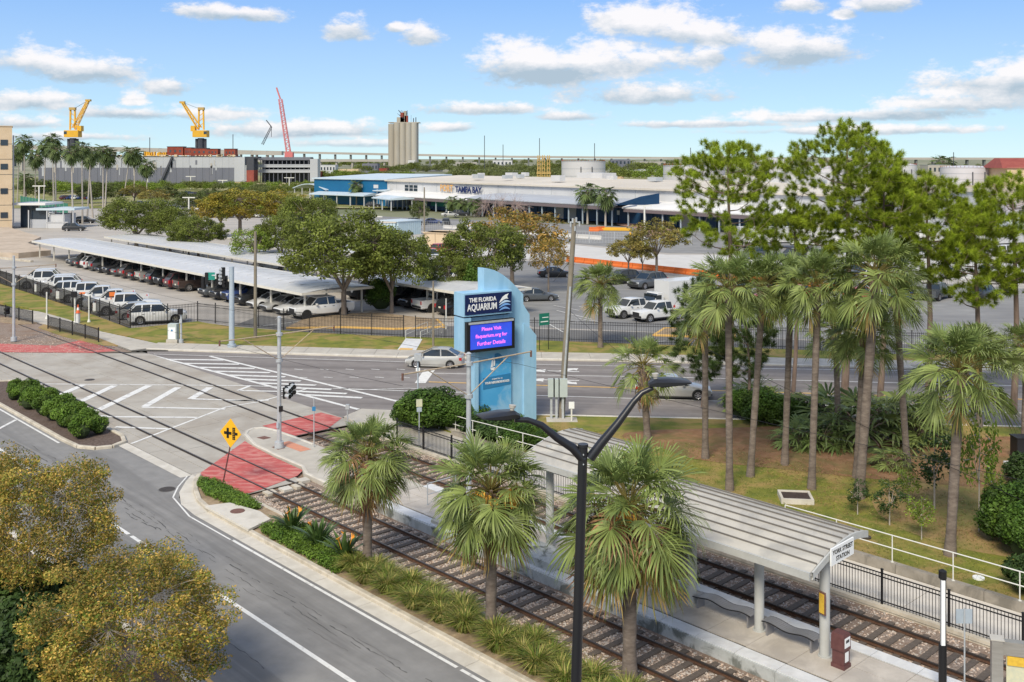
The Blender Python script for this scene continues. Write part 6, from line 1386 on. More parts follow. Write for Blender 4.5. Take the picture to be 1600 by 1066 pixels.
# ---------------------------------------------------------------- yellow crossing sign
p = T(19.9, -1.15); ys = empty('crossing_sign', (p[0], p[1], .1), -.45, 'yellow diamond crossing sign with a black cross and track symbol', 'road sign')
MB().bar((0, 0, 0), (.42, .05, 1.9), .05).build('post', MATS['box_maroon'], ys)
b = MB(); c = Vector((.5, 0, 2.55)); a_ = .72; b.extr([c + Vector(q) for q in ((0, -.03, a_), (-a_*.93, -.03, 0), (0, -.03, -a_), (a_*.93, -.03, 0))], (0, .03, 0)); b.build('sign_plate', MATS['sign_yellow'], ys)
b = MB(); e = -.045
for (cx, cz, w_, h_) in ((-.16, 0, .46, .13), (-.16, 0, .13, .50), (.38, 0, .14, .12)): b.box((c.x+cx, e, c.z+cz), (w_, .02, h_))
for q in range(7): b.box((c.x+.22, e, c.z-.27+.09*q), (.17, .02, .04))
b.box((c.x+.17, e, c.z), (.03, .018, .6)); b.box((c.x+.27, e, c.z), (.03, .018, .6)); b.build('symbol', MATS['ink_black'], ys)

# ---------------------------------------------------------------- masts, signals, overhead line
def signal_head(parent, loc, rz, n=1, m='lens_dark'):
    h = empty('signal_head', loc, rz, parent=parent)
    MB().box((0, 0, 0), (.12, .3, .62)).build('backplate', MATS['black_steel'], h)
    for z in (.15, -.15):
        MB().tube([(-.05, 0, z), (-.34, 0, z-.02)], [.13, .14], 16).build('hood', MATS['galv' if m != 'dark' else 'black_steel'], h, 50); MB().tube([(-.345, 0, z-.02), (-.35, 0, z-.02)], .125, 16).build('lens', MATS['lens_dark'], h)
    return h
def mast(u, v, h, label, arm_h, arm, brace=True, z=.1):
    p = T(u, v); o = empty('overhead_line_mast', (p[0], p[1], z), 0, label, 'mast', 'overhead line masts along the tracks')
    MB().tube([(0,0,0),(0,0,h)], [.13,.10], 16).tube([(0,0,0),(0,0,.35)], [.27,.25], 16).tube([(0,0,h),(0,0,h+.06)], [.13,.05], 16).build('pole', MATS['galv'], o, 40)
    for sgn, L in arm:
        e = Vector((VX*sgn*L, VY*sgn*L, 0)); MB().tube([Vector((0,0,arm_h)), e + Vector((0,0,arm_h+.03))], .035, 8).build('arm', MATS['brass_arm'], o)
        if brace: MB().tube([Vector((0,0,arm_h-1.45)), e*.62 + Vector((0,0,arm_h))], .025, 8).build('brace', MATS['brass_arm'], o)
        MB().tube([e + Vector((0,0,arm_h+.08)), e + Vector((0,0,arm_h-.22))], .05, 8).build('insulator', MATS['iron_rust'], o)
    MB().tube([(0,0,arm_h-.08),(0,0,arm_h+.08)], .19, 12).tube([(0,0,arm_h-1.55),(0,0,arm_h-1.38)], .19, 12).build('collar', MATS['galv'], o)
    return o
m1 = mast(23.5, 4.1, 7.3, 'grey mast with a crossing signal on the paved island', 6.35, ((-1, 3.6), (1, 3.6)))
for dy in (-.24, .24): signal_head(m1, (.42, dy-.1, 3.15), 2.6)
for dy in (0,): signal_head(m1, (.62, .35, 3.25), 2.2)
MB().box((.12, -.1, 2.2), (.2, .16, .3)).build('bell', MATS['black_steel'], m1)
MB().box((-.05, -.17, 1.3), (.12, .08, .3)).build('control_box', MATS['galv_blue'], m1)
m2 = mast(69.1, 4.1, 7.5, 'grey mast at the far side of the crossing near the left edge', 6.5, ((-1, 3.6), (1, 3.6)))
signal_head(m2, (-.5, 0, 2.7), 1.2, m='dark')
m3 = mast(7.8, 4.6, 7.2, 'grey mast in front of the aquarium sign at the platform end', 6.75, ((-1, 3.7), (1, 3.9)), z=.3)
m4 = mast(-38, 4.6, 7.2, 'grey mast at the far right end of the platform', 6.75, ((-1, 3.7), (1, 3.9)), z=.3)
def wire(a, b_, label, r=.008, sag=.25, n=10, grp='overhead tram wires'):
    a, b_ = Vector(a), Vector(b_); P = [a.lerp(b_, i/n) + Vector((0, 0, -sag*4*(i/n)*(1-i/n))) for i in range(n+1)]
    o = MB().tube(P, r, 4).build('overhead_wire', MATS['black_steel']); tag(o, label, 'wire', grp)
wire(T3(69, 1.0, 6.3), T3(23.5, .75, 6.3), 'contact wire over the near track left of the signal mast'); wire(T3(23.5, .75, 6.3), T3(7.8, .9, 6.6), 'contact wire over the near track between the signal mast and the platform mast', sag=.08)
wire(T3(69, 7.6, 6.3), T3(23.5, 7.6, 6.3), 'contact wire over the far track left of the signal mast'); wire(T3(23.5, 7.6, 6.3), T3(7.8, 7.7, 6.6), 'contact wire over the far track between the signal mast and the platform mast', sag=.08)
wire(T3(7.8, 7.7, 6.6), T3(-38, 7.7, 6.6), 'contact wire over the far track behind the shelters')
# traffic signal mast on the far sidewalk
x, y = G(362, 545); tm = empty('traffic_signal_mast', (x, y, .14), 0, 'thick pale blue grey mast with traffic signals on the far sidewalk', 'traffic signal')
MB().tube([(0,0,0),(0,0,6.8)], [.24,.2], 18).tube([(0,0,0),(0,0,.25)], .36, 18).tube([(0,0,6.8),(0,0,6.86)], .21, 18).build('pole', MATS['galv_blue'], tm, 40)
tm_b = MB(); tm_b.tube([(0,0,5.9),(-1.2,.35,6.05),(-2.7,.8,6.1)], [.08,.07,.06], 8); tm_b.build('arm', MATS['galv'], tm)
for i, (dx_, dy_, zz) in enumerate(((-.75, .1, 6.3), (-.55, .0, 5.6), (-1.15, .2, 5.75), (-2.3, .6, 5.8), (-2.6, .7, 5.4))):
    h = empty('signal_head', (dx_, dy_, zz), .5 + i*.9, parent=tm); MB().box((0, 0, 0), (.28, .34, 1.0)).build('housing', MATS['black_steel'], h)
    for z in (-.3, 0, .3): MB().tube([(-.14, 0, z), (-.34, 0, z)], .13, 12).build('hood', MATS['black_steel' if i % 2 else 'galv'], h)
MB().box((-1.9, .5, 6.0), (.65, .03, .65)).build('sign_plate', MATS['teal'], tm)
# cabinets and small posts near the crossing
x, y = G(271, 537); cb = empty('signal_cabinet', (x, y, .11), -.1, 'grey traffic control cabinet with a white notice on the grass', 'cabinet'); MB().box((0, 0, .14), (1.0, .8, .3)).build('plinth', MATS['concrete'], cb); MB().box((0, 0, .95), (.8, .6, 1.4)).build('housing', MATS['box_grey'], cb); MB().box((0, -.31, .85), (.62, .03, 1.0)).build('notice', MATS['letter_white'], cb); MB().tube([(0, -.33, 1.1), (0, -.335, 1.1)], .09, 12).build('emblem', MATS['panel_blue'], cb)
x, y = G(283, 538); cp = empty('pedestrian_signal', (x, y, .12), 0, 'grey post with a dark pedestrian signal beside the control cabinet', 'signal post'); MB().tube([(0,0,0),(0,0,2.9)], .09, 12).tube([(0,0,0),(0,0,.3)], .2, 12).build('post', MATS['galv'], cp); MB().box((-.05, -.1, 2.75), (.4, .3, .5)).build('signal_head', MATS['black_steel'], cp); MB().box((0, -.1, 1.9), (.22, .14, .35)).build('push_button_box', MATS['galv'], cp)
for i, (px, py, h, lab, hd) in enumerate([(117, 508, 2.9, 'white post with a dark signal behind the low mesh fence', 1), (73, 500, 2.7, 'white post with a flared base on the path', 0), (139, 505, 2.6, 'thin pale post behind the low mesh fence', 0)]):
    x, y = G(px, py); o = empty('signal_post', (x, y, .1), 0, lab, 'post'); MB().tube([(0,0,0),(0,0,h)], .07, 10).tube([(0,0,0),(0,0,.3)], [.18,.08], 10).build('post', MATS['rail_white'], o)
    if hd: MB().box((-.05, -.05, h), (.5, .3, .55)).build('signal_head', MATS['black_steel'], o)
x, y = G(122, 506); co = empty('traffic_cone', (x, y, .1), 0, 'orange and white traffic cone beside the white signal post', 'traffic cone'); MB().tube([(0,0,1.0),(0,0,1.25)], [.18,.12], 12).tube([(0,0,1.5),(0,0,1.8)], [.09,.04], 12).box((0,0,.99),(.5,.5,.04)).build('cone', MATS['cone_orange'], co); MB().tube([(0,0,1.25),(0,0,1.5)], [.12,.09], 12).build('band', MATS['letter_white'], co); MB().tube([(0,0,0),(0,0,.98)], .2, 12).build('stand', MATS['edge_pale'], co)
p = T(22.3, 5.6); o = empty('sign_post', (p[0], p[1], .1), 0, 'thin grey post with a small blue sign on the traffic island', 'sign post'); MB().tube([(0,0,0),(0,0,2.75)], .03, 8).build('post', MATS['galv'], o); MB().box((0, -.03, 2.15), (.2, .02, .24)).build('sign_plate', MATS['panel_blue'], o)
x, y = G(655, 700); o = empty('station_sign', (x, y, .08), .2, 'thin post with a small pale yellow sign behind the black fence', 'sign post'); MB().tube([(0,0,0),(0,0,2.6)], .03, 8).build('post', MATS['galv'], o); MB().box((0, -.03, 2.45), (.34, .02, .42)).build('sign_plate', MATS['map_paper'], o); MB().box((0, -.03, 2.08), (.28, .02, .24)).build('sign_plate', MATS['galv_blue'], o)
x, y = G(543, 668); o = empty('crosswalk_post', (x, y, .1), 0, 'short grey post with a push button at the edge of the plaza', 'post'); MB().tube([(0,0,0),(0,0,1.2)], .045, 8).build('post', MATS['galv'], o); MB().box((0, 0, 1.15), (.22, .2, .28)).build('push_button_box', MATS['galv'], o)
x, y = G(653, 636); o = empty('signal_pole', (x, y, .1), 0, 'slim post with a grey box and a small white plate left of the aquarium sign', 'sign post'); MB().tube([(0,0,0),(0,0,3.3)], .05, 10).build('post', MATS['galv_blue'], o); MB().box((0, 0, 2.35), (.28, .03, .22)).build('sign_plate', MATS['letter_white'], o); MB().box((0, 0, 3.15), (.45, .35, .45)).build('control_box', MATS['galv'], o)
# green street sign, lot light poles
x, y = G(850, 549); o = empty('street_sign', (x, y, .11), .55, 'green street name sign on two posts behind the aquarium sign', 'street sign'); 
for s in (-.45, .45): MB().tube([(s,0,0),(s,0,2.4)], .03, 8).build('post', MATS['black_steel'], o)
b = MB(); b.box((0, -.04, 2.6), (1.0, .03, 1.0)); b.build('sign_plate', MATS['green_sign'], o); MB().box((.1, -.06, 2.75), (.6, .015, .06)).box((0, -.06, 2.4), (.75, .015, .07)).build('print', MATS['letter_white'], o)
for (px, py, top, lab) in [(295, 350, 309, 'white light pole with a crossbar above the left oaks'), (61, 356, 291, 'tall white light pole with a crossbar beside the beige building'), (586, 395, 339, 'white light pole with a crossbar above the largest oak'), (231, 300, 273, 'far light pole with twin heads before the dock wall'), (298, 296, 276, 'second far light pole with twin heads before the dock wall'), (348, 292, 282, 'third small far light pole before the dock wall'), (1007, 400, 322, 'tall slim light pole in front of the blue terminal wall'), (452, 300, 278, 'slim far pole near the arched canopy')]:
    x, y = G(px, py); H = CAM_H - (top-HOR)*y/FOC; o = empty('light_pole', (x, y, .03), 0, lab, 'light pole', 'light poles in the lots'); w = .07 + y*.0004
    MB().tube([(0,0,0),(0,0,H)], w, 8).build('pole', MATS['rail_white'], o); MB().box((0, 0, H), (w*18, w*1.6, w*1.4)).build('lamp_bar', MATS['rail_white'], o)
for (px, py, top, w, lab) in [(399, 530, 362, .14, 'weathered wooden pole in front of the parking canopies'), (677, 545, 440, .09, 'slim brown pole by the opening in the fence'), (663, 375, 293, .15, 'tall dark pole in front of the terminal entrance'), (697, 515, 467, .06, 'thin white pipe left of the aquarium sign')]:
    x, y = G(px, py); H = CAM_H - (top-HOR)*y/FOC; o = MB().tube([(0,0,0),(0,0,H)], [w*1.15, w*.85], 10).build('wooden_pole' if px != 697 else 'pipe', MATS['wood_pole' if px != 697 else 'rail_white'], None, 60, (x, y, .03)); tag(o, lab, 'pole')
# ramp handrails through the fence gap
x, y = G(640, 548); sheet('side_path', PX((618,553),(647,555),(660,532),(634,531)), 'edge_pale', .125)
sheet('tactile_pad', PX((621,550),(642,551),(646,547),(626,546)), 'paint_yellow', .131)
handrail([G(634,534)+(.1,), G(668,520)+(.1,)], 'white handrail on the left of the path through the lot fence', .9, .6, pe=2); handrail([G(657,536)+(.1,), G(690,522)+(.1,), G(712,515)+(.1,)], 'white handrail on the right of the path through the lot fence', .9, .6, pe=2)

# ---------------------------------------------------------------- wooden utility pole with cabinets
x, y = G(877, 655); up_ = empty('utility_pole', (x, y, .1), 0, 'tall leaning wooden utility pole right of the aquarium sign', 'utility pole')
HU = 12.4; b = MB(); b.tube([(0,0,0),(.32,0,HU*.4),(.83,0,HU)], [.21,.19,.14], 12); b.build('pole', MATS['wood_pole'], up_, 60)
MB().tube([(.05,-.22,.6),(.36,-.2,HU*.42),(.56,-.18,HU*.66)], .07, 8).build('conduit', MATS['galv'], up_)
b = MB(); 
for (dx_, z) in ((-.12, HU-.25), (.1, HU-.2), (.3, HU-.45), (-.25, HU-.5), (.02, HU-.75)): b.tube([(.83+dx_, -.1, z), (.83+dx_, -.1, z+.3)], .06, 8)
b.box((.83, -.05, HU-.2), (.6, .08, .08)); b.build('insulators', MATS['galv'], up_)
for i, (px, h, w_) in enumerate(((861, 2.5, .42), (869, 2.6, .38), (879, 2.45, .55))):
    xx = (px-800)*y/FOC - x; MB().box((xx, -.35, .7), (.14, .14, 1.5)).build('leg', MATS['galv'], up_); MB().box((xx, -.4, 1.95), (w_, .35, 1.1)).build('cabinet', MATS['box_grey'], up_)
MB().box((0, -.6, -.02), (1.9, 1.2, .1)).build('footing', MATS['concrete'], up_)
def P3(px, py, Y): return ((px-800)*Y/FOC, Y, CAM_H - (py-HOR)*Y/FOC)
wire((x+.83-.5, y, 9.6), P3(865, 440, 95), 'guy wire slanting left from the wooden utility pole', .02, 0, 2, 'utility wires')
wire(T3(-18, 11.6, 3.4), (10.8, 62.5, 5.2), 'thin cable crossing in front of the palm grove trunks', .012, .15, 8, 'utility wires')
wire((x+.5, y, 6.8), (7.5, 55, 4.7), 'cable falling from the utility pole towards the palm grove', .012, .2, 8, 'utility wires')
# ---------------------------------------------------------------- the aquarium sign tower
AX, AY = -2.83, 60.0; fx, fy = .844, .536; bxx, byy = -.536, .844; yaw = math.atan2(fy, fx)
aq = empty('aquarium_sign', (AX, AY, 0), yaw, 'tall pale blue aquarium sign with a video screen and a curved fin top', 'sign')
def sg(px, py, d):
    t = (px - 800) / FOC; s = (t*(60 + .844*d) + 2.83 + .536*d) / (.844 - .536*t); Y = 60 + .536*s + .844*d
    return s, CAM_H - (py - HOR) * Y / FOC
def outline(pts, d): return [(lambda q: (q[0], d, q[1]))(sg(px, py, d)) for px, py in pts]
arc = [(756.5,419.5),(764,420),(772,422),(780,426),(788,431),(796,437.5),(803,444.5),(810,452),(817.5,460)]
d0 = .45
ol = outline(arc + [(817.5,475),(822,483),(827.5,491),(827.5,511),(827.5,660),(800,668),(756.5,668)], d0)
MB().extr(ol, (0, .75, 0)).build('fin_tower', MATS['sign_blue'], aq)
ol = outline([(819,506),(828,512),(838,524),(838,655),(819,662)], d0-.14); MB().extr(ol, (0, .95, 0)).build('side_fin', MATS['sign_blue'], aq)
s0, z0 = sg(741.5, 551, .1); s1, _ = sg(747.5, 551, .1); MB().box(((s0+s1)/2, .55, 2.55), (s1-s0, .95, 5.1)).build('column', MATS['sign_blue'], aq)
s2, _ = sg(799, 551, .3); MB().box(((s1+s2)/2, .5, 2.5), (s2-s1-.01, .4, 5.0)).build('lower_panel', MATS['sign_blue_dark'], aq)
zt, zb = 8.34, 6.97; MB().box((1.68, .58, (zt+zb)/2), (3.36, 1.16, zt-zb)).build('upper_box', MATS['sign_blue'], aq)
MB().box((1.68, .62, 6.93), (3.2, .95, .06)).build('gap', MATS['sign_navy'], aq)
MB().box((.25, .58, 5.9), (.5, 1.16, 1.96)).box((1.7, .7, 5.9), (3.2, .9, 1.9)).build('lower_box', MATS['sign_blue'], aq)
MB().box((1.69, -.02, 7.66), (3.22, .05, 1.18)).build('name_panel', MATS['sign_navy'], aq)
bx_ = MB(); bx_.box((1.72, -.12, 5.78), (3.3, .32, 1.80)); bx_.build('screen_case', MATS['black_steel'], aq)
MB().box((1.72, -.20, 6.60), (3.1, .3, .12)).build('screen_hood', MATS['galv'], aq); MB().box((1.72, -.285, 5.78), (2.86, .02, 1.44)).build('screen', MATS['screen'], aq)
FR_ = (R(90), 0, 0)
for body, sz, z in (('Please Visit', .30, 6.20), ('flaquarium.org for', .30, 5.80), ('Further Details', .32, 5.36)): text(body, sz, 'screen_pink', aq, (1.72, -.305, z), FR_, 'screen_text', .002, bold=.006, sx=1.0)
text('THE FLORIDA', .35, 'letter_white', aq, (1.27, -.055, 7.91), FR_, 'lettering', .012, .86, .008); text('AQUARIUM', .56, 'letter_white', aq, (1.24, -.055, 7.47), FR_, 'lettering', .012, .70, .008)
def shape(pts, m, y, name='emblem'): 
    b = MB(); b.extr([(x, y, z) for x, z in pts], (0, .02, 0)); b.build(name, MATS[m], aq)
def wave(z0, z1, x0, x1, th, m):
    up = [(x0 + (x1-x0)*t, z0 + (z1-z0)*t + .20*math.sin(math.pi*t*.9)) for t in [i/10 for i in range(11)]]; dn = [(x, z - th*(.25 + .75*math.sin(math.pi*i/10))) for i, (x, z) in enumerate(up)]
    shape(up + dn[::-1], m, -.065)
shape([(2.42,7.62),(2.50,7.78),(2.66,7.98),(2.86,8.10),(3.08,8.15),(2.98,8.02),(2.98,7.92),(3.06,7.84),(2.9,7.86),(2.7,7.80),(2.55,7.70)], 'letter_white', -.065)
wave(7.52, 7.60, 2.42, 3.20, .12, 'fin_pale'); wave(7.36, 7.42, 2.42, 3.20, .13, 'fin_blue'); wave(7.20, 7.16, 2.44, 3.16, .12, 'fin_blue')
LZ = .28
a = [sg(px, py, LZ) for px, py in ((755,591),(798,583),(798,600),(755,609))]
shape([(p[0], p[1]) for p in a], 'panel_blue', LZ, 'sponsor_panel')
zc = (a[0][1]+a[3][1])/2; sc = (a[0][0]+a[1][0])/2
text('YOUR NEIGHBORHOODS', .19, 'letter_white', aq, (sc, LZ-.02, zc), FR_, 'lettering', .004, .78, .006); text('COMMITTED TO', .10, 'letter_white', aq, (sc, LZ-.02, zc+.2), FR_, 'lettering', .004, 1, .002)
s, z = sg(777, 565, LZ); shape([(s + .42*math.cos(R(t)), z - .05 + .55*math.sin(R(t))) for t in range(-10, 125, 9)] + [(s-.1, z-.1)], 'panel_blue', LZ-.0, 'emblem')
s, z = sg(770, 568, LZ); shape([(s-.16, z-.2), (s-.05, z+.3), (s-.02, z+.42), (s-.02, z-.2)], 'letter_white', LZ-.04); shape([(s+.03, z-.15), (s+.03, z+.42), (s+.14, z+.1), (s+.12, z-.15)], 'letter_white', LZ-.04); shape([(s-.2, z-.24), (s+.14, z-.24), (s+.05, z-.40), (s-.12, z-.4)], 'letter_white', LZ-.04)
MB().box((1.75, .5, .15), (4.2, 2.2, .3)).build('footing', MATS['concrete'], aq)

# ---------------------------------------------------------------- port terminal
mat('wall_white', (.50,.51,.53), (.56,.57,.59), .2, .7, coords='World', stretch=(1,1,.3)); mat('roof_cream', (.58,.53,.45), (.64,.59,.52), .06, .8, coords='World', c3=(.5,.46,.4), scale3=.04); mat('wall_navy', (.015,.065,.16), (.02,.08,.19), .3, .5); mat('wall_blue', (.008,.11,.25), (.01,.13,.28), .2, .5)
mat('roof_white', (.68,.68,.68), (.74,.74,.74), .3, .5); mat('roof_grey', (.36,.39,.45), (.42,.45,.5), .3, .5); mat('roof_pale', (.48,.58,.66), (.54,.63,.70), .2, .5); mat('soffit', (.16,.13,.14), None, rough=.8); mat('glass_dark', (.025,.04,.06), None, rough=.15, spec=.7); mat('letter_navy', (.008,.02,.10), None, rough=.5); mat('letter_gold', (.65,.36,.12), None, rough=.5)
mat('container_blue', (.42,.55,.62), (.48,.60,.66), 1, .6); mat('tan_wall', (.58,.45,.30), (.64,.51,.36), .5, .8)
TX, TY = -42.0, 345.0; td = Vector((.613, -.790)); tang = math.atan2(td.y, td.x)
tm_ = empty('port_terminal', (TX, TY, 0), tang, 'long white and navy cruise terminal with lettering on its wall', 'terminal')   # local x along the front, local +y to the back
Lh = 176; Hh = 8.5
MB().box((Lh/2, 30, Hh/2+2.35), (Lh, 60, Hh-4.7)).build('upper_wall', MATS['wall_white'], tm_)
n = 44; pw = Lh / n; pn = MB().box((0, .25, 2.35), (pw-.22, .5, 4.68)).mesh('wall_panel', MATS['wall_navy'])
for i in range(n): link('wall_panel', pn, tm_, (pw*(i+.5), 0, 0))
MB().box((Lh/2, 30.6, 2.3), (Lh-.2, 59, 4.6)).build('lower_wall', MATS['wall_white'], tm_)
MB().loft([[(x, -.8, Hh), (x, -.8, Hh+.45), (x, 30, Hh+1.7), (x, 60.5, Hh+.5), (x, 60.5, Hh)] for x in (-.6, Lh+.6)]).build('roof', MATS['roof_cream'], tm_)
MB().box((58, 42, Hh+2.1), (12, 6, 2.0)).build('roof_plant', MATS['wall_white'], tm_)
for (x0, x1, h, d, m, nm) in ((3, 61, 4.2, 6.0, 'roof_white', 'awning'), (60, 120, 5.0, 9.5, 'roof_grey', 'awning'), (121, 168, 4.6, 7, 'roof_white', 'awning')):
    hip = 4 if m == 'roof_grey' else .5
    MB().loft([[(x0 + hip, 0, h+1.3), (x1 - hip*.2, 0, h+1.3), (x1 - hip*.2, 0, h+1.1), (x0 + hip, 0, h+1.1)], [(x0, -d*.6, h+.7), (x1, -d*.6, h+.7), (x1, -d*.6, h+.5), (x0, -d*.6, h+.5)], [(x0-.5, -d, h-.1), (x1, -d, h-.1), (x1, -d, h-.45), (x0-.5, -d, h-.45)]]).build(nm, MATS[m], tm_)
    MB().box(((x0+x1)/2, -d/2, h-.55), (x1-x0-1, d-.4, .12)).box(((x0+x1)/2, -d+.1, h-.75), (x1-x0, .2, .9)).build('soffit', MATS['soffit'], tm_)
    k = int((x1-x0)/5.4); po = MB().box((0, 0, h/2-.3), (.28, .28, h-.5)).mesh('pillar', MATS['galv_blue'])
    for i in range(k+1): link('pillar', po, tm_, (x0 + 1 + (x1-x0-2)*i/k, -d+.7, 0))
b = MB(); b.face([(120, -9.4, 5.0), (129, -3, 5.4), (129, -3, 8.0), (125, -5, 7.2)]); b.face([(120, -9.4, 5.0), (125, -5, 7.2), (129, -3, 8.0), (129, -3, 5.4)]); b.build('gable', MATS['wall_navy'], tm_)
for i in range(3):
    for j in range(2): MB().box((12.3 + i*2.7, -.03, 6.0 + j*1.05), (2.2, .1, .85)).build('window', MATS['glass_dark'], tm_)
for i in range(5):
    f = MB().box((12 + i*1.6, -.08, 1.9), (1.3, .12, 3.2)).build('door', MATS['wall_white'] if i % 2 == 0 else MATS['glass_dark'], tm_); MB().box((12 + i*1.6, -.15, 1.9), (.9, .06, 2.8)).build('pane', MATS['glass_dark'], f)
for x in (89.5, 94.6, 135): MB().box((x, -.06, 1.7), (3.0, .1, 3.2)).build('door', MATS['wall_white'], tm_)
for x in (74, 99, 112): MB().box((x, -.05, 2.6), (.9, .08, 1.1)).build('notice', MATS['letter_white'], tm_)
MB().box((33, -.1, 2.0), (12, .1, 1.6)).build('mural', MATS['teal'], tm_)
text('PORT', 2.9, 'letter_gold', tm_, (33.2, -.9, 6.9), (R(90), 0, 0), 'lettering', .05, .95, .05, 'LEFT'); text('TAMPA BAY', 2.45, 'letter_navy', tm_, (41.6, -.9, 6.7), (R(90), 0, 0), 'lettering', .05, 1.02, .09, 'LEFT')
bb_ = empty('blue_building', (-70.9, 367, 0), math.atan2(345-367, 28.9), 'royal blue metal building with a pale roof left of the terminal', 'building')
MB().box((18.1, 16, 4.4), (36.2, 32, 8.8)).build('wall', MATS['wall_blue'], bb_); MB().loft([[(-.6,-.6,8.8),(36.8,-.6,8.8),(36.8,33,8.8),(-.6,33,8.8)],[(-.6,-.6,9.2),(36.8,-.6,9.2),(36.8,33,10.4),(-.6,33,10.4)]]).build('roof', MATS['roof_pale'], bb_)
for x in (23.5, 31): MB().box((x, -.05, 6.6), (2.2, .1, 1.2)).build('window', MATS['wall_white'], bb_)
for i, (px0, px1, py, h, d, m, arch, lab) in enumerate([(461, 512, 318, 5.2, 9, 'roof_pale', 1.8, 'arched pale canopy at the left end of the blue building'), (486, 572, 322, 4.0, 7, 'roof_pale', .5, 'long low pale canopy in front of the blue building'), (585, 614, 329, 3.9, 7, 'roof_pale', .5, 'short pale canopy between the blue building and the terminal'), (551, 606, 322, 5.6, 4, 'roof_pale', .4, 'narrow raised canopy on the wall of the blue building')]):
    a, c = Vector(G(px0, py-3 if i == 0 else py-3)), Vector(G(px1, py+1)); L = (c-a).length; o = empty('covered_walk', (a.x, a.y, 0), math.atan2((c-a).y, (c-a).x), lab, 'canopy', 'covered walks in front of the blue building')
    if arch > 1: b = MB(); pts = [(L*t, h + arch*math.sin(math.pi*min(1, t*1.0))) for t in [q/10 for q in range(11)]]; b.loft([[(x, y, z) for x, z in pts] + [(x, y, z-.3) for x, z in pts[::-1]] for y in (-1, d)]); b.build('roof', MATS[m], o)
    else: MB().loft([[(0, -1, h-.3), (0, d/2, h+arch), (0, d, h-.1), (0, d, h-.35), (0, -1, h-.6)], [(L, -1, h-.3), (L, d/2, h+arch), (L, d, h-.1), (L, d, h-.35), (L, -1, h-.6)]]).build('roof', MATS[m], o)
    k = max(2, int(L/6)); po = MB().box((0, 0, h/2), (.3, .3, h)).mesh('post', MATS['wall_white'])
    for q in range(k+1): link('post', po, o, (.5 + (L-1)*q/k, -.4, 0)); link('post', po, o, (.5 + (L-1)*q/k, d-.6, 0))

# ---------------------------------------------------------------- dock and ship
mat('viaduct', (.36,.34,.31), (.42,.40,.37), .02, .9, coords='World')
mat('hull_white', (.38,.40,.44), (.45,.47,.51), .05, .6, coords='World', c3=(.45,.46,.5), scale3=.03); mat('hull_grey', (.12,.13,.17), (.16,.17,.21), .08, .7, coords='World', c3=(.2,.2,.23), scale3=.05, stretch=(1,1,.2)); mat('hull_red', (.25,.055,.045), (.31,.08,.06), .3, .7); mat('rust_red', (.20,.035,.025), (.30,.07,.04), .3, .8); mat('crane_yellow', (.75,.42,.03), (.68,.38,.04), .4, .5); mat('crane_red', (.58,.17,.18), None, rough=.6); mat('dark_steel', (.045,.05,.07), (.07,.075,.09), .3, .7); mat('pipe_tan', (.52,.36,.12), (.45,.31,.12), .4, .7)
def W3(px, py, Y): return Vector(((px-800)*Y/FOC, Y, CAM_H - (py-HOR)*Y/FOC))
DY = 610.; k = DY/FOC
dk = empty('dry_dock', (-212, DY, 0), 0, 'long grey and white floating dock wall beyond the trees', 'dry dock')
x0, x1 = (60-800)*k + 212, (368-800)*k + 212; n = 30; pw = (x1-x0)/n
p1 = MB().box((0, 5, 5.0), (pw-.1, 10, 11.0)).mesh('lower_panel', MATS['hull_grey']); p2 = MB().box((0, 5, 13.8), (pw-.06, 10.1, 6.6)).mesh('upper_panel', MATS['hull_white'])
for i in range(n): link('lower_panel', p1, dk, (x0+pw*(i+.5), 0, 0)); link('upper_panel', p2, dk, (x0+pw*(i+.5), 0, 0))
MB().box(((x0+x1)/2, 5, 17.2), (x1-x0, 10.6, .35)).build('deck', MATS['dark_steel'], dk)
xe = (374.5-800)*k + 212; MB().box((xe, 4, 9.5), (6.2, 9, 14.6)).build('end_tower', MATS['hull_white'], dk); MB().box((xe, 4, 1), (6.0, 8.6, 3)).build('end_base', MATS['tan_wall'], dk)
b = MB(); b.bar(((252-800)*k+212, -.8, 1.5), ((270-800)*k+212, -.8, 16.9), 1.1, 1.6, (0, 1, 0)); b.build('stair', MATS['dark_steel'], dk)
b = MB(); r3 = random.Random(4)
for i in range(60): b.box((r3.uniform(x0, x1), -.2, 17.7), (r3.uniform(.3, 2.0), .5, r3.uniform(.4, 1.3)))
for i in range(46):
    x = r3.uniform(x0, x1); MB().box((x, -.06, r3.uniform(8, 15)), (r3.uniform(.3, 1.2), .1, r3.uniform(2, 6))).build('hull_patch', MATS[('hull_grey', 'viaduct', 'hull_white')[i % 3]], dk)
q = b.build('deck_fittings', MATS['tan_wall'], dk); q['kind'] = 'stuff'
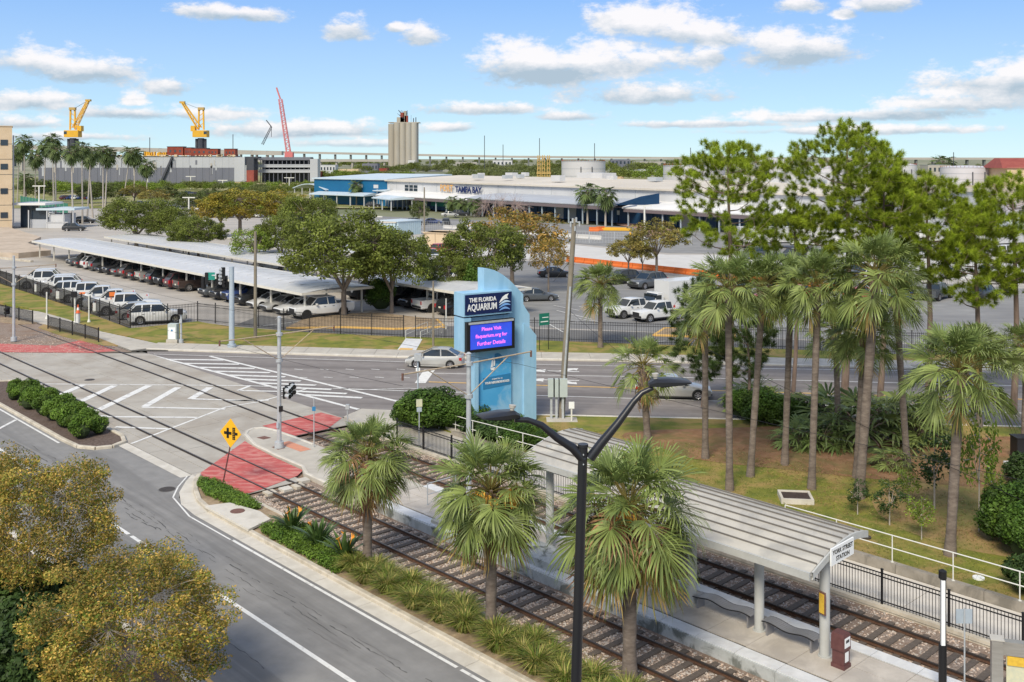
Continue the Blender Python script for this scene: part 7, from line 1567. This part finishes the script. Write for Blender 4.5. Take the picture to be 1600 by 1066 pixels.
for (pa_, pb_, ya, yb, m, nm, lab) in [(262,287,229.5,243,'rust_red','deck_house','rust red box structure at the left of the dock top'), (289,300,231,243,'rust_red','deck_house','small rust red block on the dock top'), (300,324,232,243.5,'rust_red','deck_house','rust red block under the right yellow crane'), (324,341,233,243,'rust_red','deck_house','rust red block right of the crane base'), (351,368,233,244,'rust_red','deck_house','last rust red block near the dock end'), (224,242,234.5,244,'crane_yellow','deck_machine','yellow machinery on the dock top at the left'), (243,260,236,244,'crane_yellow','deck_machine','yellow machinery beside the rust red structure')]:
    a, c = W3(pa_, ya, DY+3), W3(pb_, yb, DY+3); o = empty(nm, ((a.x+c.x)/2, DY+5, c.z), 0, lab, 'deck structure', 'structures on top of the dock'); w_, h_ = c.x-a.x, a.z-c.z
    if m == 'rust_red':
        MB().box((0, 0, h_/2), (w_, 6, h_)).build('housing', MATS[m], o); MB().box((0, 0, h_+.1), (w_+.4, 6.4, .25)).build('roof', MATS['dark_steel'], o)
        for t in range(3): MB().box((w_*(-.3+.3*t), -3.05, h_*.5), (w_*.12, .1, h_*.3)).build('opening', MATS['dark_steel'], o)
    else:
        b = MB(); 
        for t in range(9): b.box((w_*(-.45+.11*t), r3.uniform(-1, 1), h_*.35), (w_*.07, 2, h_*r3.uniform(.4, .9)))
        b.build('machinery', MATS[m], o); MB().box((0, 0, .3), (w_, 3, .6)).build('base', MATS['crane_yellow'], o)
# ship stern and black dock bay
sh = empty('ship_in_dock', (W3(390, 270, DY+2).x, DY+6, 0), 0, 'black and red ship stern beside the white dock end', 'ship')
MB().box((0, 0, 11.5), (5.4, 10, 9.5)).build('upper_hull', MATS['dark_steel'], sh); MB().box((0, -.1, 5.4), (5.6, 10, 7.2)).build('lower_hull', MATS['hull_red'], sh); MB().box((-1.9, -5.3, 7.2), (.5, .3, 9.6)).build('draught_mark', MATS['letter_white'], sh); MB().box((1, 0, 16.6), (8, 9, 1.0)).build('deck', MATS['dark_steel'], sh)
by_ = empty('dock_bay', (W3(437, 270, DY).x, DY+12, 0), 0, 'dark open dock bay with grey ledges', 'dock'); wb = (480-397)*k
MB().box((0, 10, 7.8), (wb, 1, 17)).build('back_wall', MATS['dark_steel'], by_); 
for z in (16.6, 12.2, 9.0): MB().box((0, 5, z), (wb, 9, .5)).box((0, .6, z-1.0), (wb, .6, 1.3)).build('ledge', MATS['hull_grey' if z > 16 else 'hull_white'], by_)
for i in range(12): MB().box((-wb/2 + wb*(i+.5)/12, 1, 7.5), (.35, .5, 16)).build('frame', MATS['hull_grey'], by_)
o = MB().box((0, 3, 8), (4.6, 9, 15.5)).build('white_dock_pier', MATS['hull_white']); o.location = (W3(487, 270, DY).x, DY+8, 0); tag(o, 'white block at the right end of the dark dock bay', 'dock')
def crane(px, label, fl):
    """slewing dock crane: yellow machinery house, mast and luffing boom"""
    Y = 640.; o = empty('dock_crane', (*W3(px, 246, Y)[:2], 0), 0, label, 'crane', 'yellow cranes on the dock'); ox = W3(px, 246, Y).x
    q = lambda a, b: (W3(a, b, Y).x - ox, 0, W3(a, b, Y).z)
    X = lambda dx_: px + dx_*fl
    MB().tube([q(px, 262), q(px, 216)], 2.0, 10).build('column', MATS['dark_steel'], o)
    for dx_ in (-7, 7): MB().bar(q(X(dx_), 246), q(X(dx_), 217), 1.2).build('leg', MATS['dark_steel'], o)
    a, c = q(px-11, 204), q(px+11, 214.5); b = MB(); b.box((0, 0, (a[2]+c[2])/2), (c[0]-a[0], 6, a[2]-c[2])); b.box((fl*-4.6, 0, a[2]+1.2), (2.6, 4, 3.4)); b.build('machinery_house', MATS['crane_yellow'], o)
    MB().box((fl*3.5, -3.05, (a[2]+c[2])/2+.6), (1.8, .1, 1.8)).build('window', MATS['glass_dark'], o)
    b = MB()
    for dx_ in (-3.6, 4.4):
        b.bar(q(X(dx_), 203), q(X(dx_*.85), 170), .9)
    for yy in (198, 190, 182, 174): b.bar(q(X(-3.5), yy), q(X(4.3), yy-6), .35)
    b.build('mast', MATS['crane_yellow'], o); a = q(px, 170); MB().box((a[0]+.2*fl, 0, a[2]), (3.8, 2.4, 1.6)).build('mast_head', MATS['pipe_tan'], o)
    b = MB(); s_, e_ = q(X(-2), 201), q(X(-29 if fl > 0 else -24), 160 if fl > 0 else 157)
    s_, e_ = Vector(s_), Vector(e_); up = Vector((0, 0, 1)); d = (e_-s_).normalized(); nn_ = Vector((-d.z, 0, d.x)) * 1
    for yy in (-1, 1):
        b.bar(s_ + nn_*1.2 + Vector((0, yy, 0)), e_ + nn_*.5 + Vector((0, yy, 0)), .45); b.bar(s_ - nn_*1.2 + Vector((0, yy, 0)), e_ - nn_*.5 + Vector((0, yy, 0)), .45)
        for t in range(12): b.bar(s_.lerp(e_, t/12) + nn_*(1.2-.7*t/12)*(-1)**t + Vector((0, yy, 0)), s_.lerp(e_, (t+1)/12) - nn_*(1.2-.7*(t+1)/12)*(-1)**t + Vector((0, yy, 0)), .3)
    b.build('boom', MATS['crane_yellow'], o); MB().box(tuple(e_), (3.2, 2, 1.2)).build('boom_head', MATS['pipe_tan'], o)
    MB().bar(q(px, 171), tuple(e_), .18).build('stay', MATS['dark_steel'], o)
crane(314, 'yellow dock crane with its boom pointing up to the left', 1); crane(114, 'yellow dock crane with its boom pointing up to the right', -1)
def lattice(pts_px, Y, w, m, label, name='lattice_crane', n=26, bw=.3):
    o = empty(name, (*W3(*pts_px[0], Y)[:2], 0), 0, label, 'crane'); ox = W3(*pts_px[0], Y).x; q = lambda p: Vector((W3(*p, Y).x - ox, 0, W3(*p, Y).z)); b = MB()
    for i in range(len(pts_px)-1):
        a, c = q(pts_px[i]), q(pts_px[i+1]); d = (c-a).normalized(); nn_ = Vector((-d.z, 0, d.x)) * w/2
        for s in (-1, 1):
            for yy in (-w/2, w/2): b.bar(a + nn_*s + Vector((0, yy, 0)), c + nn_*s*.7 + Vector((0, yy, 0)), bw)
        for t in range(n):
            for yy in (-w/2, w/2): b.bar(a.lerp(c, t/n) + nn_*(-1)**t + Vector((0, yy, 0)), a.lerp(c, (t+1)/n) - nn_*(-1)**t + Vector((0, yy, 0)), bw*.6)
    b.build('boom', MATS[m], o); return o
lc_ = lattice([(452, 246), (438, 155)], 760, 3.0, 'crane_red', 'tall pale red lattice crane boom behind the dock', bw=.45); MB().bar(W3(438,155,760) - Vector((*lc_.location[:2], 0)), W3(432,137,760) - Vector((*lc_.location[:2], 0)), 1.0).build('jib', MATS['crane_red'], lc_); MB().box((0, 0, 18), (6, 5, 5)).build('cab', MATS['crane_red'], lc_)
lattice([(410, 226), (424, 198)], 1100, 2.0, 'dark_steel', 'small dark lattice crane left of the red one', n=12, bw=.3); 
o = MB().bar(W3(424,198,1100), W3(416,188,1100), .9).bar(W3(424,198,1100), W3(424,214,1100), .5).build('crane_jib', MATS['dark_steel']); tag(o, 'thin dark crane jib above the small lattice crane', 'crane')

# ---------------------------------------------------------------- silo, tanks, viaduct
mat('silo_wall', (.38,.36,.32), (.45,.43,.38), .05, .9, coords='World', c3=(.30,.26,.2), scale3=.03, amt3=.6, stretch=(1,1,.25)); mat('tank_white', (.50,.50,.54), (.56,.56,.60), .08, .6, coords='World'); mat('viaduct_dark', (.13,.14,.14), (.17,.18,.18), .02, .9, coords='World')
SY = 1300.; ks = SY/FOC; si = empty('grain_silo', (W3(631, 262, SY).x, SY, 0), 0, 'tall concrete grain silo with a rusty head house on top', 'silo')
Hs_ = CAM_H + (HOR-192)*ks
for row in range(3):
    xs = [-15.6, -8.6, -1.2, 6.0, 13.2] if row == 0 else [-15.6, -8.4, -1.2, 6, 13.2]
    for x in xs:
        c = MB().tube([(x, row*7.3, 0), (x, row*7.3, Hs_ - (1.5 if x < -12 else 0))], 4.15, 22, True).build('silo_cylinder', MATS['silo_wall'], si, 40)
for (x, y, w_, h_) in ((-4.5, 3, 9, 7), (-2, 3, 5, 13), (3, 3, 4, 9), (1.2, 3, 3.4, 15)): MB().box((x, y, Hs_ + h_/2), (w_, 6, h_)).build('head_house', MATS['rust_red' if h_ > 8 and h_ < 14 else 'silo_wall'], si)
b = MB(); 
for i in range(14): b.bar((r3.uniform(-9, 5), r3.uniform(-1, 5), Hs_ + r3.uniform(2, 6)), (r3.uniform(-9, 5), r3.uniform(-1, 5), Hs_ + r3.uniform(10, 17)), .4)
b.box((12, 3, Hs_+3), (1, 1, 6)); b.box((15, 3, Hs_+3.5), (1, 1, 7)); b.bar((9, 2, Hs_), (9, 2, Hs_+10), .3); b.build('conveyor', MATS['dark_steel'], si)
MB().box((0, 10, Hs_+.4), (39, 24, .8)).build('cornice', MATS['silo_wall'], si)
MB().box((11, -9, 10), (9, 6, 7)).build('side_office', MATS['wall_white'], si)
def tank(px0, px1, ytop, ybase, label, dome=0, rail=True):
    Y = FOC*CAM_H/(ybase-HOR); kk = Y/FOC; r_ = (px1-px0)/2*kk; H = CAM_H - (ytop-HOR)*kk; o = empty('storage_tank', (((px0+px1)/2-800)*kk, Y+r_, 0), 0, label, 'storage tank', 'white storage tanks')
    MB().tube([(0,0,0),(0,0,H)], r_, 48).build('shell', MATS['tank_white'], o, 40)
    b = MB(); b.loft([[(rr*math.cos(2*math.pi*t/36), rr*math.sin(2*math.pi*t/36), z) for t in range(36)] for rr, z in ((r_*1.01, H), (r_*.6, H+dome*.75+.1), (.5, H+dome+.2))]); b.build('roof', MATS['tank_white'], o)
    for z in (.33, .66, .98): MB().tube([(0,0,H*z-.15),(0,0,H*z+.15)], r_*1.006, 48, False).build('band', MATS['hull_white'], o)
    for a in (-1.75, -1.25):
        b = MB(); b.bar((r_*1.02*math.cos(a), r_*1.02*math.sin(a), 0), (r_*1.02*math.cos(a), r_*1.02*math.sin(a), H*.75), .5); b.build('ladder', MATS['dark_steel'], o)
    if rail:
        b = MB()
        for t in range(40): a = 2*math.pi*t/40; b.box((r_*.98*math.cos(a), r_*.98*math.sin(a), H+.5), (.15, .15, 1))
        b.build('roof_railing', MATS['rust_red'], o)
tank(879, 949, 252, 287, 'white storage tank with a railed top behind the terminal roof'); tank(1044, 1142, 259, 300, 'white storage tank behind the left pine'); tank(1188, 1246, 256, 303, 'domed white tank between the two main pines', 2.5); tank(1270, 1330, 262, 306, 'white tank hidden behind the tallest pine', 2); tank(1488, 1566, 262, 290, 'wide low white tank left of the red roofed shed', 1.0); tank(1395, 1440, 258, 285, 'small white tank seen between pine crowns', 1)
rr_ = empty('red_roof_shed', (*G(1600, 292), 0), -.1, 'long shed with a dull red metal roof at the right edge', 'shed')
MB().box((8, 15, 5.5), (34, 30, 11)).build('wall', MATS['tan_wall'], rr_); b = MB(); b.loft([[(-12,-1,10.5),(-9,12,16.2),(-9,20,16.2),(-12,32,10.5)],[(28,-1,10.5),(28,12,16.2),(28,20,16.2),(28,32,10.5)]]); b.build('roof', MATS['hull_red'], rr_)
for px in (842, 849, 857):
    Y = 560.; a = W3(px, 286, Y); b = MB(); o = empty('lattice_mast', (a.x, Y, 0), 0, {842:'left',849:'middle',857:'right'}[px] + ' one of the three tan lattice masts beside the white tank', 'mast', 'tan lattice masts')
    for (sx, sy) in ((-1,-1),(1,-1),(1,1),(-1,1)): b.bar((sx*1.0, sy, 0), (sx*.5, sy*.5, 17.8), .45)
    for t in range(7):
        for s in (-1, 1): b.bar((-.95*s, -1, t*2.4), (.85*s, -1, t*2.4+2.4), .3)
    b.build('frame', MATS['pipe_tan'], o); MB().box((0, 0, 8), (2.6, 2.6, .8)).build('platform', MATS['pipe_tan'], o)
va = empty('viaduct', (0, 2000, 0), 0, 'long elevated highway along the horizon', 'viaduct'); VPT = [(-60,226),(100,228),(300,233),(450,236.5),(620,240),(800,243.5),(1060,245.5),(1300,246.2),(1700,246.5)]
kv = 2000/FOC
for i in range(len(VPT)-1):
    (pa_, ya), (pb_, yb) = VPT[i], VPT[i+1]; n = max(1, round((pb_-pa_)/26)); 
    for j in range(n):
        t0, t1 = j/n, (j+1)/n; xa, xb = (pa_+(pb_-pa_)*t0-800)*kv, (pa_+(pb_-pa_)*t1-800)*kv; za, zb_ = CAM_H - (ya+(yb-ya)*t0-HOR)*kv, CAM_H - (ya+(yb-ya)*t1-HOR)*kv
        b = MB(); b.loft([[(xa, y, z) for y, z in ((0, za), (14, za), (14, za-4.2), (0, za-4.2))], [(xb, y, z) for y, z in ((0, zb_), (14, zb_), (14, zb_-4.2), (0, zb_-4.2))]]); b.build('deck_span', MATS['viaduct'], va)
        MB().box((xa, 7, za/2-2.2), (3.2, 8, za-4.5)).build('pier', MATS['viaduct_dark'], va)
v2 = empty('viaduct', (0, 1500, 0), 0, 'lower pale ramp bridge left of the grain silo', 'viaduct'); kv = 1500/FOC
for j in range(9):
    xa = (400 + j*25 - 800)*kv; MB().box((xa+11, 6, CAM_H-(250-HOR)*kv-1), (23.3, 12, 3.4)).build('deck_span', MATS['viaduct'], v2); MB().box((xa, 6, 5), (2.6, 8, 10)).build('pier', MATS['viaduct'], v2)
v3 = empty('viaduct', (0, 1300, 0), 0, 'pale ramp bridge behind the slender palms at the left', 'viaduct'); kv = 1300/FOC
for j in range(20):
    xa = (-40 + j*24 - 800)*kv; z = CAM_H - (226 + j*.55 - HOR)*kv; MB().box((xa+9.75, 6, z-2.5), (19.4, 12, 5)).build('deck_span', MATS['viaduct'], v3); MB().box((xa, 6, (z-5)/2), (2.2, 8, z-5)).build('pier', MATS['viaduct'], v3)
for (px, t_, b_, lab) in [(757, 212, 246, 'thin radio mast right of the silo'), (786, 226, 246, 'shorter radio mast on the horizon'), (843, 216, 246, 'thin mast above the tan lattice masts'), (929, 224, 250, 'thin mast above the white tank'), (234, 215, 246, 'thin mast behind the dock'), (364, 210, 246, 'mast with aerials above the dock end'), (1079, 231, 247, 'small mast left of the first pine'), (1490, 238, 248, 'thin mast at the right horizon')]:
    Y = 1000.; a, c = W3(px, t_, Y), W3(px, b_, Y); o = MB().tube([(0,0,0),(0,0,a.z)], .35, 6).build('radio_mast', MATS['dark_steel'], None, None, (a.x, Y, 0)); tag(o, lab, 'mast')
x, y = G(1474, 268); fan_palm(x, y, CAM_H + 1.0*y/FOC*1 + 4, 2.6*y/300, 'lone palm above the horizon right of the bright green pine', None, .3)
# yard buildings and stores
def block(px0, px1, py, h, d, m, label, name, cat, roofm=None, group=None, rib=0, ang=None, win=0, parts='wall'):
    a, c = Vector(G(px0, py)), Vector(G(px1, py if ang is None else ang)); L = (c-a).length; o = empty(name, (a.x, a.y, .03), math.atan2((c-a).y, (c-a).x), label, cat, group)
    if rib:
        n = max(1, round(L/rib)); w_ = L/n
        for i in range(n): MB().box((w_*(i+.5), d/2, h/2), (w_-.07, d, h)).build(parts + '_panel', MATS[m], o)
    else: MB().box((L/2, d/2, h/2), (L, d, h)).build(parts, MATS[m], o)
    MB().box((L/2, d/2, h+.08), (L+.3, d+.3, .16)).build('roof', MATS[roofm or m], o)
    for i in range(win): MB().box((L*(i+.5)/win, -.03, h*.6), (L/win*.45, .08, h*.35)).build('window', MATS['glass_dark'], o)
    return o
block(622, 658, 369, 2.9, 6, 'container_blue', 'pale blue grey shipping container behind the largest oak', 'shipping_container', 'container', 'roof_pale', 'containers in the yard', rib=.6, ang=366); block(594, 618, 369, 2.7, 5, 'container_blue', 'smaller pale blue container left of the larger one', 'shipping_container', 'container', 'roof_cream', 'containers in the yard', rib=.6)
block(664, 696, 388, 2.7, 3.5, 'tan_wall', 'tan panelled storage unit behind the oaks, left one', 'storage_unit', 'storage unit', 'tan_wall', 'tan storage units', rib=1.9, ang=389); block(697, 719, 389, 2.7, 4.5, 'tan_wall', 'tan panelled storage unit, right one', 'storage_unit', 'storage unit', 'tan_wall', 'tan storage units', rib=1.9, ang=385)
block(720, 738, 376, 2.8, 4, 'wall_white', 'small white portable office beside the tan units', 'portable_office', 'portable office', 'roof_white', None, win=2)
lb = block(-138, 19.0, 362.3, 23.5, 12, 'tan_wall', 'tall beige building at the left edge', 'beige_building', 'building', 'tan_wall', ang=358)
for z in (3.2, 8.7, 14.3, 19.8):
    L_ = 20.0
    for x in (L_-1.7, L_-6, L_-9.5): MB().box((x, -.05, z), (1.5, .12, 1.3)).build('window', MATS['glass_dark'], lb)
for z in (2, 5.5, 9, 12.5, 16, 19.5): MB().box((L_/2, -.02, z), (L_, .06, .08)).build('joint', MATS['joint'], lb)
MB().box((L_+.2, 3, 11), (.3, 4, 21)).build('shaded_side', MATS['hull_white'], lb)  # slab in bluish grey paints the shade of the wall's right side
cb_ = empty('gate_house', (*G(22, 357), .02), -.02, 'pale blue grey gate house with a flat roof beside the beige building', 'building'); 
MB().box((9.6, 4, 4.4), (9, 8, .5)).build('roof', MATS['roof_pale'], cb_); MB().box((3.5, 4, 5.6), (8, 9, .5)).build('roof', MATS['roof_white'], cb_); MB().box((5.4, 4, 1.0), (4.2, 6, 2.0)).build('wall', MATS['hull_white'], cb_); MB().box((9.5, 4, 1.6), (3.6, 6, 3.2)).build('wall', MATS['wall_white'], cb_); MB().box((5.4, 1.2, 3.1), (4.0, .2, 2.0)).build('window', MATS['glass_dark'], cb_); MB().box((1.8, 4, 2.7), (2.6, 4, 5.2)).build('window', MATS['glass_dark'], cb_)
for x in (3.3, 7.6, 11.4, 13.7): MB().box((x, .2, 2.1), (.22, .22, 4.2)).build('post', MATS['wall_white'], cb_)
block(72, 105, 357, 1.3, .4, 'wall_white', 'low white wall with a small palm in front of it', 'low_wall', 'wall', 'wall_white'); x, y = G(90, 352); saw_palmetto(x, y, 2.0, 'small palm behind the low white wall', None)
mat('screen_green', (.03,.16,.11), (.04,.2,.14), .5, .8)
a, c = G(32, 323), G(106, 338); sf = empty('screen_fence', (*a, 0), math.atan2(c[1]-a[1], c[0]-a[0]), 'green screened fence behind the gate house', 'fence'); L_ = math.hypot(c[0]-a[0], c[1]-a[1]); n = 14
for i in range(n): MB().box((L_*(i+.5)/n, 0, 2.1), (L_/n-.15, .08, 2.9)).build('screen_panel', MATS['screen_green'], sf); MB().box((L_*i/n, 0, 1.9), (.15, .15, 3.8)).build('post', MATS['galv'], sf)
# orange water filled barriers
bm = MB(); bm.loft([[(-.95, y, z) for y, z in ((-.3, 0), (-.3, .2), (-.12, .4), (-.1, .82), (.1, .82), (.12, .4), (.3, .2), (.3, 0))], [(.95, y, z) for y, z in ((-.3, 0), (-.3, .2), (-.12, .4), (-.1, .82), (.1, .82), (.12, .4), (.3, .2), (.3, 0))]]); bme = bm.mesh('barrier', MATS['orange_plastic'])
a, c = Vector((9.3, 160.4)), Vector((24.4, 143.0)); d = (c-a).normalized(); n = 24
ORD += ['twenty fifth']
for i in range(n):
    p = a + d * (i*2.0); o = link('safety_barrier', bme, None, (p.x, p.y, .05), (0, 0, math.atan2(d.y, d.x))); tag(o, 'orange plastic barrier at the left end of the long barrier row' if i == 0 else ORD[i] + ' orange barrier of the long row, counted from its left end', 'barrier', 'orange barriers in a row')
for i, (px, py) in enumerate([(668, 386), (676, 384), (684, 385), (692, 383), (699, 384), (928, 362), (938, 361)]):
    x, y = G(px, py); o = link('safety_barrier', bme, None, (x, y, .06), (0, 0, i*.6), 1.15); tag(o, 'orange plastic barrier in front of the tan storage units' if i < 5 else 'orange plastic barrier near the two young palms by the terminal', 'barrier', 'loose orange barriers')
x, y = G(962, 361); o = MB().box((0,0,.3), (6.5, 1.2, .5), -.2).box((0, 0, .62), (5, .8, .2), -.2).build('yellow_lifting_beam', MATS['crane_yellow'], None, None, (x, y, .06)); tag(o, 'long yellow beam lying near the young palms', 'beam')
for i, (px, py) in enumerate([(868, 374), (985, 373)]): x, y = G(px, py); o = MB().tube([(0,0,0),(0,0,1.3)], .25, 10).build('bollard', MATS['crane_yellow'], None, None, (x, y, .05)); tag(o, ['yellow bollard left of the wooden utility pole top', 'pale yellow bollard in the far lot near the tall light pole'][i], 'bollard')
jb = MB().loft([[(x, y, z) for y, z in ((-.3, 0), (-.3, .15), (-.1, .45), (-.08, .85), (.08, .85), (.1, .45), (.3, .15), (.3, 0))] for x in (-1.5, 1.5)]).mesh('concrete_barrier', MATS['concrete_white'])
a, c = Vector(G(700, 358)), Vector(G(960, 377)); d = (c-a).normalized(); n = int((c-a).length / 3.15)
for i in range(n):
    p = a + d * (i*3.15); o = link('concrete_barrier', jb, None, (p.x, p.y, .06), (0, 0, math.atan2(d.y, d.x))); tag(o, 'white concrete barrier in the long line across the port yard', 'barrier', 'concrete barriers across the port yard')
# white post and mesh fence across the far yard
def yard_fence(p, q, label):
    a, c = Vector(G(*p)), Vector(G(*q)); o = empty('yard_fence', (a.x, a.y, .05), 0, label, 'fence'); L_ = (c-a).length; n = max(2, round(L_/5))
    for i in range(n+1): w = (c-a)*i/n; MB().box((w.x, w.y, 1.1), (.1, .1, 2.2)).build('post', MATS['galv'], o)
    b = MB()
    for z in (.1, .6, 1.1, 1.6, 2.1): b.bar((0, 0, z), (c.x-a.x, c.y-a.y, z), .035)
    k = int(L_/.55)
    for i in range(k): w = (c-a)*i/k; b.box((w.x, w.y, 1.1), (.03, .03, 2.1))
    g = b.build('mesh_panel', MATS['galv'], o); g['kind'] = 'stuff'
yard_fence((845, 378), (1080, 384), 'pale mesh fence in front of the far lot'); yard_fence((600, 358), (860, 368), 'pale mesh fence behind the tan storage units')
block(1188, 1262, 366, 5.2, 14, 'wall_white', 'white shed with blue doors seen through the pines', 'white_shed', 'shed', 'roof_white', win=5); block(1266, 1330, 372, 4.5, 10, 'roof_cream', 'cream walled yard building right of the white shed', 'yard_building', 'building', 'roof_white', rib=3.2)
block(1230, 1300, 318, 11, 16, 'wall_white', 'white warehouse behind the tallest pine', 'warehouse', 'warehouse', 'roof_white', rib=5)
block(1395, 1500, 306, 6, 14, 'tank_white', 'long white warehouse beyond the water', 'warehouse', 'warehouse', 'roof_white', rib=6)
block(1110, 1180, 312, 9, 18, 'wall_white', 'white building behind the left pine', 'warehouse', 'warehouse', 'roof_cream', rib=5)
# vehicles and trailers in the yard seen between the pines
r11 = random.Random(21); YG = 'vehicles in the yard behind the pines'
for row, (py, x0_, x1_, n) in enumerate([(470, 1110, 1560, 7), (436, 1120, 1590, 8), (404, 1150, 1590, 8)]):
    for i in range(n):
        kd, c_ = [('pickup', 'white'), ('suv', 'black'), ('sedan', 'silver'), ('suv', 'white'), ('pickup', 'grey'), ('sedan', 'blue'), ('suv', 'red')][r11.randrange(7)]
        x, y = G(x0_ + (x1_-x0_) * (i + r11.uniform(.2, .8)) / n, py + r11.uniform(-3, 3)); k_ = (kd, c_, True, False)
        o = car(kd, c_, far=True); KIDS.setdefault(o, []); o.location = (x, y, .06); o.rotation_euler = (0, 0, h1 + r11.uniform(-.3, .3) + (math.pi if r11.random() < .5 else 0))
        tag(o, '%s %s, %s from the left in the %s row of the yard behind the pines' % (c_, kd.replace('sedan', 'car'), ORD[i], ['front', 'middle', 'back'][row]), None, YG)
for i, (px, py) in enumerate([(1205, 388), (1290, 392), (1395, 388), (1480, 394), (1560, 390)]):
    x, y = G(px, py); o = empty('cargo_trailer', (x, y, .05), r11.uniform(-.3, .5), ORD[i] + ' white cargo trailer from the left in the yard behind the pines', 'trailer', 'white trailers in the yard')
    for q in range(6): MB().box((-5 + 2*q, 0, 2.5), (1.96, 2.5, 2.7)).build('side_panel', MATS['roof_white' if i % 2 else 'wall_white'], o)
    MB().box((0, 0, 1.05), (12, 2.2, .25)).build('chassis', MATS['trim'], o)
    for xx in (-4.6, -3.4):
        for s in (-1, 1): w = empty('wheel', (xx, s*1.05, .5), parent=o); link('tyre', WHEELS[(.42, False)][0], w, scale=1.15)
# kerbed islands in the lots
isl1 = [(-21.5,97.5),(-16,98),(-11,97),(-6.5,98.2),(-7.5,102.5),(-14,107),(-19,106),(-21,102)]
slab_('planting_island', isl1, 'soil', -.05, .16); kerb_along('kerb', isl1[:5], .3, -.05, .19, 'paint_yellow')
isl2 = [(13,93.6),(20,92.2),(21,97),(14.5,97.3)]; slab_('planting_island', isl2, 'soil', -.05, .16); kerb_along('kerb', isl2, .3, -.05, .19, 'paint_yellow', closed=True)
for i, (p, q) in enumerate([((865,478),(905,486)),((905,480),(960,492)),((870,486),(925,500)),((900,498),(950,506)),((850,505),(905,503)),((960,540),(1040,534)),((845,500),(880,520)),((430,500),(470,490)),((395,512),(470,503))]): line(lotbase, G(*p), G(*q), .14, z=.06)
for i in range(24):
    a = C0 - cn*.0 + cu*(3.3 + 3.0*i); c = a + cn*5.4; line(lotbase, (a.x, a.y), (c.x, c.y), .1, z=.05)
for i in range(16):
    MB().box((r9.uniform(10, 150), r9.uniform(8, 55), Hh+2.1), (r9.uniform(1.5, 4), r9.uniform(1.5, 3), r9.uniform(.9, 1.6))).build('roof_unit', MATS['wall_white' if i % 3 else 'galv'], tm_)
for x in range(6, 170, 8): MB().box((x, -.03, 6.4), (.14, .1, 3.9)).build('downpipe', MATS['galv'], tm_)
for (px0, px1, py, h, m, lab) in [(500, 524, 272, 9, 'wall_white', 'white low building far beyond the blue building'), (528, 560, 275, 6, 'tan_wall', 'tan shed far beyond the blue building'), (566, 590, 270, 10, 'hull_grey', 'grey shed left of the grain silo'), (592, 604, 273, 6, 'rust_red', 'rust coloured shed at the foot of the grain silo'),
    (470, 498, 282, 6, 'rust_red', 'rusty scrap pile shed right of the dock'), (540, 600, 282, 3, 'crane_yellow', 'row of yellow machines beyond the blue building'), (660, 690, 268, 7, 'hull_grey', 'grey roofed house right of the silo'), (712, 745, 264, 10, 'viaduct', 'pale low warehouse under the viaduct'), (770, 800, 262, 12, 'wall_white', 'distant white block below the viaduct, right of the silo'),
    (955, 985, 262, 14, 'hull_grey', 'long grey roofed terminal right of the white tank'), (990, 1040, 264, 11, 'viaduct', 'distant pale warehouse right of the white tank'), (1000, 1030, 276, 6, 'wall_white', 'small white house among the trees right of the tank'), (960, 975, 281, 5, 'tan_wall', 'little tan house close to the white tank'), (395, 470, 297, 3, 'tan_wall', 'low tan wall below the dark dock bay'), (1340, 1390, 272, 12, 'wall_white', 'distant white shed between pine crowns'), (1450, 1486, 276, 10, 'viaduct', 'pale shed left of the low white tank')]:
    block(px0, px1, py, h, 18, m, lab, 'distant_building', 'building', 'roof_grey' if m in ('wall_white', 'viaduct') else None, 'distant industrial buildings', win=5 if h > 6 else 0)
for z in (1.6, 3.3, 5.0, 6.7, 8.2):
    s_a, s_b = 2.0, 3.35
    MB().box((2.62, d0-.004, z), (1.2 if z > 5 else 2.0, .012, .018)).build('panel_joint', MATS['sign_blue_dark'], aq)
bpy.context.view_layer.update()
